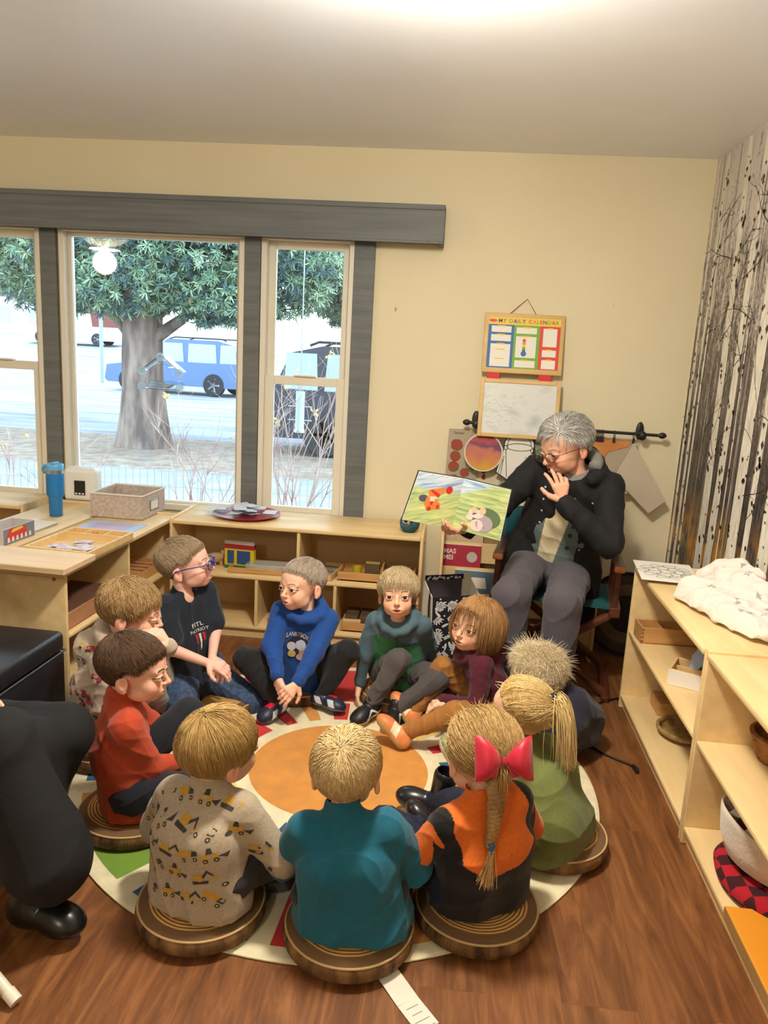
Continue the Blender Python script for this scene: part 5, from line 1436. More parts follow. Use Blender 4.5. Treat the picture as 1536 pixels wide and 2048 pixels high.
def npmesh_x(name, V, F, mats, parent, colors, extra=(), exmi=1):
    """quads plus extra polygons (printed pattern) in one mesh; vertex colours on all"""
    V = list(map(tuple, V)) if extra else V
    if not extra: return npmesh(name, V, F, mats, parent, colors=colors)
    nv = len(V); ev = []; ef = []; em = []; ec = []
    for pts, col in extra:
        b = nv + len(ev); ev += [tuple(p) for p in pts]; ef.append(list(range(b, b + len(pts)))); ec += [col] * len(pts)
    F = np.asarray(F, np.int32); V = np.array(V + ev, np.float32)
    loops = np.concatenate([F.ravel()] + [np.array(f, np.int32) for f in ef]).astype(np.int32)
    st = np.concatenate([np.arange(0, F.size, 4), F.size + np.cumsum([0] + [len(f) for f in ef])[:-1]]).astype(np.int32)
    me = bpy.data.meshes.new(name)
    me.vertices.add(len(V)); me.vertices.foreach_set('co', V.ravel())
    me.loops.add(len(loops)); me.loops.foreach_set('vertex_index', loops)
    me.polygons.add(len(st)); me.polygons.foreach_set('loop_start', st)
    for m in (mats if isinstance(mats, (list, tuple)) else [mats]): me.materials.append(m)
    me.update(calc_edges=True)
    a = me.color_attributes.new('Col', 'FLOAT_COLOR', 'POINT'); c = np.ones((len(V), 4), np.float32); c[:nv, :3] = colors; c[nv:, :3] = np.array(ec)
    a.data.foreach_set('color', c.ravel()); me.shade_smooth()
    return meshobj(name, me, parent)

class Print:
    """2-D shapes thrown onto a garment along a direction, lying 1 mm proud"""
    def __init__(s, V, F, o, u, v, off=.0016, d=.10):
        s.d = d
        s.b = bvh_of(V, F); s.o, s.u, s.v = Vector(o), Vector(u).normalized(), Vector(v).normalized()
        s.n = s.u.cross(s.v).normalized(); s.out = []; s.off = off
    def pt(s, x, y, k=0):
        p = s.o + s.u * x + s.v * y
        h = s.b.ray_cast(p + s.n * s.d, -s.n)
        return None if h[0] is None else h[0] + s.n * (s.off + .0002 * k)
    def poly(s, pts, col, k=0, sub=0):
        if sub:
            q = []
            for i in range(len(pts)):
                a, b = pts[i], pts[(i + 1) % len(pts)]
                for j in range(sub): q.append((a[0] + (b[0] - a[0]) * j / sub, a[1] + (b[1] - a[1]) * j / sub))
            pts = q
        P = [s.pt(x, y, k) for x, y in pts]
        if any(p is None for p in P) : return
        if max((P[i] - P[i - 1]).length for i in range(len(P))) > .05: return
        s.out.append((P, lin(col)[:3]))
    def text(s, t, x, y, h, col, width=None, k=1, curve=0.0, bold=.0):
        vs, fs, w = text_mesh(t, h / .7, bold); q = 1 if width is None else width / w; W = w * q
        for f in fs:
            s.poly([(x + vs[i][0] * q, y + vs[i][1] - curve * ((vs[i][0] * q / W - .5) * 2) ** 2) for i in f], col, k)
    def circle(s, x, y, r, col, k=0, n=14, sx=1): s.poly([(x + r * sx * math.cos(2 * PI * i / n), y + r * math.sin(2 * PI * i / n)) for i in range(n)], col, k)

m_skin = M('skin', (255, 255, 255), .5, attr='Col', bump=.02, bs=300, spec=.35)
m_cloth = M('knit_cloth', (255, 255, 255), .92, attr='Col', col2=(236, 236, 236), ns=160, bump=.05, bs=420, sheen=.12)
m_denim = M('denim_cloth', (255, 255, 255), .9, attr='Col', col2=(170, 176, 188), ns=60, bump=.12, bs=500)
m_hair = M('hair_strands', (255, 255, 255), .5, attr='Col', spec=.3)
m_shoe = M('shoe_leather', (255, 255, 255), .45, attr='Col')
m_gloss = M('glossy_rubber', (255, 255, 255), .28, attr='Col', spec=.5)
m_eye = M('eye_surface', (255, 255, 255), .12, attr='Col', spec=.6)

def nv(v): return np.array(v, float)
def unit(v): v = nv(v); return v / (np.linalg.norm(v) + 1e-12)
def head_frame(phi, pitch, tilt):
    """columns: forward, left, up"""
    f0 = Matrix.Rotation(phi, 3, 'Z') @ Matrix.Rotation(-pitch, 3, 'Y') @ Matrix.Rotation(tilt, 3, 'X')
    return np.array(f0)
def ik(a, b, l1, l2, pole):
    a, b = nv(a), nv(b); d = b - a; L = np.linalg.norm(d)
    if L > (l1 + l2) * .999: 
        b = a + d / L * (l1 + l2) * .999; d = b - a; L = np.linalg.norm(d)
    L = max(L, abs(l1 - l2) * 1.05 + 1e-4)
    x = (l1 * l1 - l2 * l2 + L * L) / (2 * L); h = math.sqrt(max(l1 * l1 - x * x, 0)); u = d / np.linalg.norm(d)
    p = nv(pole); p = p - u * (p @ u); p = unit(p)
    return a + u * x + p * h, b

def hand(vol, w, d, n, s, curl=.5, spread=.1, thumb=.6, left=True, pinch=None):
    """palm and five fingers. w wrist, d finger direction, n palm normal; returns the bend joints"""
    d = unit(d); n = unit(nv(n) - d * (nv(n) @ d)); side = np.cross(d, n) * (1 if left else -1)   # side: towards the thumb
    pl = .052 * s
    for k, o in enumerate((.019, .0065, -.0065, -.019)):
        vol.cap(w + d * .004 * s, w + d * pl + side * o * s, .0125 * s, .0105 * s, k=.008)
    lens = ((.026, .017, .013), (.029, .019, .014), (.027, .018, .013), (.021, .014, .011))
    for k, o in enumerate((.0215, .0072, -.0072, -.0208)):
        p = w + d * pl + side * o * s; a = curl * (.55 + .12 * k) if not isinstance(curl, (tuple, list)) else curl[k]
        ang = a * .75
        dd = unit(d + side * (spread * (1.5 - k) * .7))
        for j, L in enumerate(lens[k]):
            q = p + (dd * math.cos(ang) + n * math.sin(ang)) * L * s
            vol.cap(p, q, (.0073 - .0007 * j) * s, (.0069 - .0008 * j) * s, k=.0022); p = q; ang += a * (.95 if j == 0 else .7)
    p = w + d * .012 * s + side * .017 * s
    for j, (L, r) in enumerate(((.026, .0105), (.020, .0078), (.015, .0068))):
        t = unit(d * (.55 + .28 * j) + side * (.85 - .40 * j * thumb) + n * (.25 + .35 * thumb * (j > 0)))
        q = p + t * L * s; vol.cap(p, q, r * s, r * .92 * s, k=.004 if j else .008); p = q

def head_prims(vol, c, R, s, mouth=0.0, old=False, long=1.0):
    W = lambda f, l, u: c + R @ (np.array([f, l, u]) * s)
    vol.ell(W(-.006, 0, .030), np.array([.090, .0735, .072]) * s, R, k=.0)
    jw = .054 if old else .049
    vol.ell(W(.030, 0, -.028), np.array([.055, jw, .060 * long]) * s, R, k=.028 * s)
    vol.ell(W(.050, 0, .028), np.array([.036, .052, .036]) * s, R, k=.02 * s)
    vol.ell(W(.060, 0, -.072 * long), np.array([.019, .020, .016]) * s, R, k=.022 * s)
    for q in (-1, 1):
        vol.ell(W(.058, q * .031, -.036), np.array([.024, .023, .025]) * s, R, k=.018 * s)
        vol.ell(W(.030, q * .034, -.060), np.array([.026, .014, .016]) * s, R, k=.02 * s)
        vol.ell(W(.099, q * .030, -.006), np.array([.017, .018, .0105]) * s, R, k=.012 * s, sub=True)     # eye hollow
        vol.ell(W(.078, q * .030, -.006), np.array([.0125, .0155, .0115]) * s, R, k=.004 * s)              # eyeball bulge
        vol.cap(W(.084, q * .014, .0115), W(.076, q * .042, .0120), .0050 * s, .0040 * s, k=.014 * s)          # brow
        # ear
        vol.ell(W(-.010, q * .074, -.016), np.array([.017, .0075, .026]) * s, R, k=.006 * s)
        vol.ell(W(-.005, q * .082, -.012), np.array([.008, .006, .014]) * s, R, k=.004 * s, sub=True)
        vol.ell(W(-.004, q * .073, -.036), np.array([.008, .006, .008]) * s, R, k=.004 * s)
    nz = 1.12 if old else .86
    vol.cap(W(.085, 0, .002), W(.097 + .004 * nz, 0, -.026), .0058 * s * nz, .0082 * s * nz, k=.011 * s)
    vol.ell(W(.0985 + .005 * nz, 0, -.0295), np.array([.0088, .0090, .0078]) * s * nz, R, k=.006 * s)
    for q in (-1, 1):
        vol.ell(W(.0935, q * .0092 * nz, -.0325), np.array([.0075, .0056, .0052]) * s * nz, R, k=.005 * s)
        vol.ell(W(.0985, q * .0052 * nz, -.0385), np.array([.0036, .0026, .0026]) * s * nz, R, k=.002 * s, sub=True)
    vol.ell(W(.077, 0, -.054), np.array([.015, .023, .016]) * s, R, k=.014 * s)
    g = .0020 + mouth * .006
    vol.cap(W(.0885, -.013, -.0530), W(.0885, .013, -.0530), .0034 * s, k=.005 * s)
    vol.cap(W(.0905, -.005, -.0522), W(.0905, .005, -.0522), .0036 * s, k=.005 * s)
    vol.cap(W(.0885, -.0095, -.0610 - mouth * .009), W(.0885, .0095, -.0610 - mouth * .009), .0042 * s, k=.005 * s)
    vol.ell(W(.093, 0, -.0568 - mouth * .0045), np.array([.008 + .012 * mouth, .0175, g]) * s, R, k=.002 * s, sub=True)
    if old:
        for q in (-1, 1): vol.cap(W(.092, q * .021, -.036), W(.078, q * .034, -.066), .0035 * s, k=.006 * s, sub=True)

def skin_colors(V, c, R, s, base, mouth=0.0, blush=.5, lips=(188, 98, 92)):
    L = (V - c) @ R / s; col = np.tile(np.array(lin(base)[:3]), (len(V), 1))
    def mixc(m, k):
        nonlocal col
        m = np.clip(m, 0, 1)[:, None]; col = col * (1 - m) + np.array(lin(k)[:3]) * m
    red = (min(255, base[0] + 2), int(base[1] * .80), int(base[2] * .78))
    for q in (-1, 1):
        mixc(blush * np.exp(-(((L[:, 0] - .07) / .03) ** 2 + ((L[:, 1] - q * .036) / .018) ** 2 + ((L[:, 2] + .036) / .017) ** 2)), red)
        mixc(.45 * np.exp(-(((L[:, 1] - q * .083) / .012) ** 2 + ((L[:, 2] + .016) / .026) ** 2 + ((L[:, 0] + .01) / .02) ** 2)), red)
    mixc(.45 * np.exp(-(((L[:, 0] - .106) / .016) ** 2 + (L[:, 1] / .012) ** 2 + ((L[:, 2] + .030) / .010) ** 2)), red)
    for zc, hw, hh in ((-.0525, .0185, .0040), (-.0612 - mouth * .009, .0155, .0046)):
        m = 1 - np.sqrt((L[:, 1] / hw) ** 2 + ((L[:, 2] - zc) / hh) ** 2)
        mixc(np.clip(m * 3, 0, 1) * .85 * (L[:, 0] > .072), lips)
    m = 1 - np.sqrt((L[:, 1] / .017) ** 2 + ((L[:, 2] + .0567 + mouth * .0045) / (.0022 + .005 * mouth)) ** 2)
    mixc(np.clip(m * 3, 0, 1) * (L[:, 0] > .072) * .85, (92, 34, 32))
    return col

def eyes(body, bv, c, R, s, gaze=(0, 0), iris=(84, 60, 44), open_=1.0, brow=(120, 90, 60), browk=1.0, skin=(230, 180, 150), old_=False):
    es = 1.0 if old_ else 1.14
    f, l, u = R[:, 0], R[:, 1], R[:, 2]
    white, pup = lin((226, 218, 212))[:3], lin((14, 12, 12))[:3]; ir = lin(iris)[:3]
    def drop(ll, uu, off=0.0006):
        p = Vector(c + (l * ll + u * uu + f * .2) * s); h = bv.ray_cast(p, Vector(-f))
        return None if h[0] is None else nv(h[0]) + f * off * s
    for q in (-1, 1):
        n, m = 22, 12; V, C, F = [], [], []; ok = True; cx, cz = q * .0305, -.006; hw = .0140 if old_ else .0150
        top, bot = [], []
        for i in range(n + 1):
            a = -1 + 2 * i / n; hu = .0058 * es * open_ * (1 - abs(a) ** 2.2) ** .75; hb = .0050 * es * open_ * (1 - abs(a) ** 2.2) ** .8
            for j in range(m + 1):
                b = j / m; uu = -hb + (hu + hb) * b; p = drop(cx + a * hw, cz + uu + .0012 * a * q)
                if p is None: ok = False; break
                V.append(p); dx, dz = a * hw - gaze[0] * .0045 , uu - gaze[1] * .003 - .0006
                r = math.hypot(dx, dz); C.append(pup if r < .0032 * es else (tuple(x * .45 for x in ir) if r > .0056 * es and r < .0066 * es else ir if r < .006 * es else white))
            if not ok: break
            top.append(V[-1] + f * .0002); bot.append(V[-m - 1])
        if not ok: continue
        for i in range(n):
            for j in range(m): k = i * (m + 1) + j; F.append((k, k + m + 1, k + m + 2, k + 1) if True else 0)
        eo = npmesh('eye', V, F, m_eye, body, colors=np.array(C))
        lid = MB(); lid.tube(top, [.0009 * s] * 2 + [.0014 * s] * (n - 3) + [.0009 * s] * 2, 5)
        lo = lid.build('eyelash', M('lash_dark', (52, 38, 32), .7), eo)
        sk = MB(); sk.tube([p + u * .0019 * s + f * .0004 for p in top], [.0008 * s] * 2 + [.0019 * s] * (n - 3) + [.0008 * s] * 2, 6); sk.tube([p - u * .0013 * s for p in bot], [.0006 * s] * 2 + [.0012 * s] * (n - 3) + [.0006 * s] * 2, 6)
        sk.build('eyelid', M('lid_%d' % (skin[0] * 7 + skin[2]), tuple(int(x * .94) for x in skin), .5), eo, smooth=180)
        if browk:
            bm_ = MB(); rr = random.Random(int(q * 3 + 9))
            for i in range(46):
                t = rr.random(); ll = q * (.014 + .030 * t); uu = .0125 + .0018 * (es > 1) + .0045 * math.sin(PI * t * .9) + rr.uniform(-.002, .002)
                p = drop(ll, uu, .0006); p2 = drop(ll + q * .006, uu + .0022 * (.8 - t * 1.4), .0009)
                if p is None or p2 is None: continue
                bm_.tube([p, p2], [.0007 * s * browk, .00025 * s], 4)
            if len(bm_.b.faces): bm_.build('eyebrow', M('brow_%d_%d' % brow[:2], brow, .7), body)

def hair_strands(roots, N, direc, length, seg, r0, rand, seed, skull, gravity=0.0, curl=0.0, clump=0.0, stick=1.0, hug=0.0):
    """grow tapering strands over a skull ellipsoid (c, R, radii); returns quads"""
    Rn = np.random.RandomState(seed); n = len(roots); c, R, rad = skull
    P = roots.copy(); D = direc + Rn.normal(size=(n, 3)) * rand; D /= np.linalg.norm(D, axis=1)[:, None]
    step = (length / seg)[:, None]; pts = [P.copy()]
    ph = Rn.uniform(0, 6.28, n)
    for i in range(seg):
        D = D + np.array([0, 0, -gravity]) + (Rn.normal(size=(n, 3)) * rand * .35); 
        if curl:
            t = np.cross(D, [0, 0, 1.]); D = D + t * (np.sin(ph + i * 2.0) * curl)[:, None]
        D /= np.linalg.norm(D, axis=1)[:, None]
        P = P + D * step
        L = (P - c) @ R; q = np.linalg.norm(L / rad, axis=1)
        if hug:
            nn = (L / rad ** 2); nn /= np.linalg.norm(nn, axis=1)[:, None]; nw = nn @ R.T; o_ = (D * nw).sum(1)
            D = D - nw * (np.maximum(o_, -.2) * hug)[:, None]; D /= np.linalg.norm(D, axis=1)[:, None] + 1e-9
            tq = np.minimum(q, 1 + (q - 1) * (1 - .5 * hug)); L = L * (tq / q)[:, None]; P = L @ R.T + c; q = tq
        ins = (q < 1.0)
        Ln = L / np.maximum(q, .05)[:, None]
        L = np.where(ins[:, None], Ln * (1.0 + .01 * stick), L); P2 = L @ R.T + c
        D = np.where(ins[:, None], P2 - pts[-1], D); D /= np.linalg.norm(D, axis=1)[:, None] + 1e-9
        P = P2; pts.append(P.copy())
    return ribbon(pts, r0, Rn)
def ribbon(pts, r0, Rn=None, taper=.75):
    """3-sided tapering tubes through lists of points, vectorised"""
    seg = len(pts) - 1; n = len(pts[0]); rings = []
    r0 = np.broadcast_to(np.asarray(r0, float), (n,))
    for i in range(seg + 1):
        t = pts[min(i + 1, seg)] - pts[max(i - 1, 0)]; t = t / (np.linalg.norm(t, axis=1)[:, None] + 1e-9)
        a = np.cross(t, [.31, .52, .8]); a /= np.linalg.norm(a, axis=1)[:, None] + 1e-9; b = np.cross(t, a)
        r = (r0 * (1 - taper * (i / seg) ** 1.5))[:, None]
        rings.append(np.stack([pts[i] + (a * math.cos(k * 2.0944) + b * math.sin(k * 2.0944)) * r for k in range(3)], 1))
    V = np.stack(rings, 1).reshape(-1, 3)          # n, seg+1, 3
    base = (np.arange(n) * (seg + 1) * 3)[:, None]
    F = []
    for i in range(seg):
        for k in range(3): F.append(base + np.array([i * 3 + k, i * 3 + (k + 1) % 3, (i + 1) * 3 + (k + 1) % 3, (i + 1) * 3 + k])[None])
    return V, np.concatenate(F, 0), (seg + 1) * 3

def garment(name, prims, mat, parent, base, colf, res=.0042, wr=(.0016, 38), seed=1, cuts=(), subs=(), extra=None, smooth=2, squash=(1, 1, 1)):
    P = []
    for p in prims:
        if p[0] == 'c': m = max(p[3], p[4]); P += [nv(p[1]) - m, nv(p[1]) + m, nv(p[2]) - m, nv(p[2]) + m]
        else: m = max(p[2]); P += [nv(p[1]) - m, nv(p[1]) + m]
    P = np.array(P); v = Vol(P.min(0) - .015, P.max(0) + .015, res)
    for p in prims:
        if p[0] == 'c': v.cap(p[1], p[2], p[3], p[4], k=p[5] if len(p) > 5 else .02)
        else: v.ell(p[1], p[2], None, k=p[3] if len(p) > 3 else .03)
    for p in subs:
        if p[0] == 'c': v.cap(p[1], p[2], p[3], p[4], k=.006, sub=True)
        else: v.ell(p[1], p[2], p[3], k=.008, sub=True)
    for p, n in cuts: v.plane(p, n)
    V, F = v.mesh(smooth)
    if wr: V = wrinkle(V, F, wr[0], wr[1], seed, squash)
    ex = extra(V, F) if extra else ()
    ex = [([nv(q) - base for q in pts], c) for pts, c in ex]
    C = colf(V) if callable(colf) else np.tile(np.array(lin(colf)[:3]), (len(V), 1))
    o = npmesh_x(name, V - base, F, mat, parent, C, ex)
    return o, V, F

SHOES = {}
def shoe_mesh(style, cols):
    key = (style, cols)
    if key in SHOES: return SHOES[key]
    # foot frame: x toe, y left, z up; ankle above origin
    h = .0026; v = Vol((-.07, -.05, -.012), (.16, .05, .16), h)
    I3 = np.eye(3)
    v.ell((-.018, 0, .030), (.036, .031, .036), I3, k=.0)
    v.ell((.035, 0, .028), (.058, .032, .032), I3, k=.03)
    v.ell((.078, -.002, .021), (.042, .036, .026), I3, k=.03)
    v.cap((-.008, 0, .05), (-.004, 0, .068 if style != 'boot' else .135), .029, .027 if style != 'boot' else .036, k=.02)
    v.plane((0, 0, -.004), (0, 0, -1))
    if style in ('boot', 'clog'): v.cap((-.004, 0, .10), (-.002, 0, .20), .026, .029, k=.003, sub=True) if style == 'boot' else None
    V, F = v.mesh(2)
    sole = np.array(lin(cols[1])[:3]); top = np.array(lin(cols[0])[:3]); acc = np.array(lin(cols[2])[:3])
    C = np.tile(top, (len(V), 1)); z = V[:, 2]; x = V[:, 0]; y = V[:, 1]
    if style == 'sneaker':      # swooping side panels and toe cap
        m = (np.abs(y + .002) > .020) & (z > .016) & (z < .045) & (np.sin(x * 95 + z * 60) > .1); C[m] = acc
        C[(x > .085) & (z > .012)] = top * .85
        lace = (np.abs(y) < .015) & (x > .02) & (x < .07) & (z > .04); C[lace] = np.array(lin(cols[3])[:3])
    elif style == 'skate':
        m = (np.abs(y) > .018) & (np.abs(z - (.030 + .012 * np.sin((x - .01) * 75))) < .005) & (x > -.03) & (x < .07); C[m] = acc
    elif style == 'stripe':
        m = (np.abs(y) > .016) & (np.abs(x - .03 - .4 * (z - .03)) < .018); C[m] = acc
        C[(x < -.02)] = np.array(lin(cols[3])[:3])
    s0 = .017 if style in ('skate', 'slip') else .013 if style != 'boot' else .008
    C[z < s0] = sole
    if style in ('skate', 'sneaker', 'slip'): C[(z > s0 - .0045) & (z < s0 - .0015)] = acc * .5
    SHOES[key] = (V, F, C); return SHOES[key]
def put_shoe(parent, base, ankle, toe, up, style, cols, s=1.0, name='shoe'):
    V, F, C = shoe_mesh(style, cols); x = unit(toe); z = nv(up) - x * (nv(up) @ x); z = unit(z); y = np.cross(z, x)
    W = (V * s) @ np.stack([x, y, z]) + nv(ankle) - z * .05 * s - x * .0 - base
    return npmesh(name, W, F, m_gloss if style in ('boot', 'clog') else m_shoe, parent, colors=C)
# ---------------------------------------------------------------- one person from a pose
HL_T = np.radians([0, 35, 60, 78, 95, 108, 140, 180]); HL_Z = np.array([.62, .56, .38, .02, -.02, -.46, -.80, -.90])
def make_hair(parent, base, Hc, R, hs, H):
    c = Hc + R @ (np.array([-.006, 0, .030]) * hs); rad0 = np.array([.090, .0735, .072]) * hs
    th = H.get('th', .007) * hs; rad = rad0 + th
    Rn = np.random.RandomState(H.get('seed', 1)); zoff = H.get('line', 0)
    def zmin(t): return np.interp(np.abs((t + PI) % (2 * PI) - PI), HL_T, HL_Z + zoff * (HL_T < 1.2))
    def dirs(t, v):
        z0 = zmin(t); z = z0 + (1 - z0) * v; r = np.sqrt(np.clip(1 - z * z, 0, 1)); return np.stack([r * np.cos(t), r * np.sin(t), z], -1)
    nt, nvv = 84, 22
    T_, V_ = np.meshgrid(np.linspace(0, 2 * PI, nt, endpoint=False), np.linspace(0, 1, nvv) ** 1.15, indexing='ij')
    D = dirs(T_, V_); k = np.clip(V_ * 5, 0, 1)
    lump = 1 + .018 * np.sin(7 * T_ + 3 * np.sin(9 * V_)) * k
    P = c + ((D * (rad0 * .985 + th * k[..., None])) * lump[..., None]) @ R.T
    I = np.arange(nt * nvv).reshape(nt, nvv); I2 = np.roll(I, -1, 0)
    F = np.stack([I[:, :-1], I2[:, :-1], I2[:, 1:], I[:, 1:]], -1).reshape(-1, 4)
    Vs = [P.reshape(-1, 3)]; Fs = [F]; col, col2 = np.array(lin(H['col'])[:3]), np.array(lin(H['col2'])[:3])
    dark = np.array(lin(H.get('root', tuple(int(q * .86) for q in H['col'])))[:3]); Cs = [np.tile(dark, (nt * nvv, 1))]
    n = H.get('n', 2200); t = Rn.uniform(0, 2 * PI, n * 2); v = Rn.uniform(0, 1, n * 2)
    wgt = (1 - zmin(t)); keep = Rn.uniform(0, 1.75, n * 2) < wgt; t, v = t[keep][:n], v[keep][:n]; n = len(t)
    d = dirs(t, v); roots = c + (d * (rad0 + th * np.clip(v * 5, 0.2, 1)[:, None] * .92)) @ R.T
    crown = unit(H.get('crown', (-.42, .06, .9))); st = H['style']
    target = None
    if st == 'tie': target = nv(H['tie']); flow = target - d
    else: flow = d - crown
    flow = flow - d * (flow * d).sum(1, keepdims=True); fl = np.linalg.norm(flow, axis=1); flow /= fl[:, None] + 1e-6
    if 'sweep' in H: flow = flow + nv(H['sweep']); flow = flow - d * (flow * d).sum(1, keepdims=True); flow /= np.linalg.norm(flow, axis=1)[:, None] + 1e-6
    lift = H.get('lift', .25)
    nd = flow * (1 - lift) + d * lift
    L = np.full(n, H['L'] * hs) * Rn.uniform(.75, 1.15, n)
    back = np.clip(-d[:, 0] * 1.4 + .1, 0, 1); side = np.clip(np.abs(d[:, 1]) * 1.3, 0, 1)
    if st == 'mullet': L *= 1 + 1.1 * back * (v < .6)
    if st == 'bob': L = L * np.where((d[:, 0] > .3) & (np.abs(d[:, 1]) < .55), H.get('bang', .5), 1 + .15 * back)
    if st == 'tie': L = np.minimum(np.arccos(np.clip(d @ unit(target), -1, 1)) * rad.mean() * Rn.uniform(.85, 1.05, n), .2 * hs); nd = flow * .94 + d * .06
    if st == 'short': L *= np.clip(.45 + .75 * v + .2 * (d[:, 0] > .1), .4, 1.2)
    nd = nd / np.linalg.norm(nd, axis=1)[:, None]
    skull = (c, R, rad * H.get('skull', 1.0))
    V, F, per = hair_strands(roots, None, nd @ R.T, L, H.get('seg', 5), H.get('r', .0010) * hs, H.get('rand', .22), H.get('seed', 1) + 3, skull, H.get('grav', .08), H.get('curl', 0), hug=H.get('hug', .8))
    def add(V, F, per, lo=0, hi=1):
        m = len(V) // per; kk = Rn.uniform(lo, hi, m); cc = (col * (1 - kk[:, None]) + col2 * kk[:, None]) * Rn.uniform(.8, 1.1, m)[:, None]
        off = sum(len(x) for x in Vs); Vs.append(V); Fs.append(F + off); Cs.append(np.repeat(cc, per, 0))
    add(V, F, per)
    ends = {}
    if st == 'tie':       # the tail hanging from the band
        tp = c + R @ (unit(target) * (rad + .008 * hs)); out = R @ unit(target); ends['tie'] = tp
        m = H.get('tail_n', 420); seg = 9; pts = [tp + Rn.normal(size=(m, 3)) * .006 * hs]; tl = H['tail'] * hs * Rn.uniform(.7, 1.1, m); dd = out + Rn.normal(size=(m, 3)) * H.get('tail_sp', .28) + nv(H.get('tail_dir', (0, 0, 0)))
        for i in range(seg):
            dd = dd + np.array([0, 0, -.55]) + Rn.normal(size=(m, 3)) * .07; dd /= np.linalg.norm(dd, axis=1)[:, None]
            if 'pull' in H: q = nv(H['pull']); dd = dd * .8 + .2 * unit(q)
            pts.append(pts[-1] + dd * (tl / seg)[:, None])
        V, F, per = ribbon(pts, .0013 * hs, Rn); add(V, F, per, .2, 1)
    if 'stray' in H:      # flyaway tips
        m = H['stray']; t = Rn.uniform(0, 2 * PI, m); v = Rn.uniform(.35, 1, m); d = dirs(t, v); rt = c + (d * rad) @ R.T
        w = d + (d - crown) * .5 + Rn.normal(size=(m, 3)) * .45; w /= np.linalg.norm(w, axis=1)[:, None]
        V, F, per = hair_strands(rt, None, w @ R.T, H.get('strayL', H['L']) * hs * Rn.uniform(.6, 1.3, m), 5, .0009 * hs, .3, 5, skull, .05); add(V, F, per, .4, 1)
    o = npmesh('hair', np.concatenate(Vs) - base, np.concatenate(Fs), m_hair, parent, colors=np.concatenate(Cs))
    return o, ends, (c, rad)

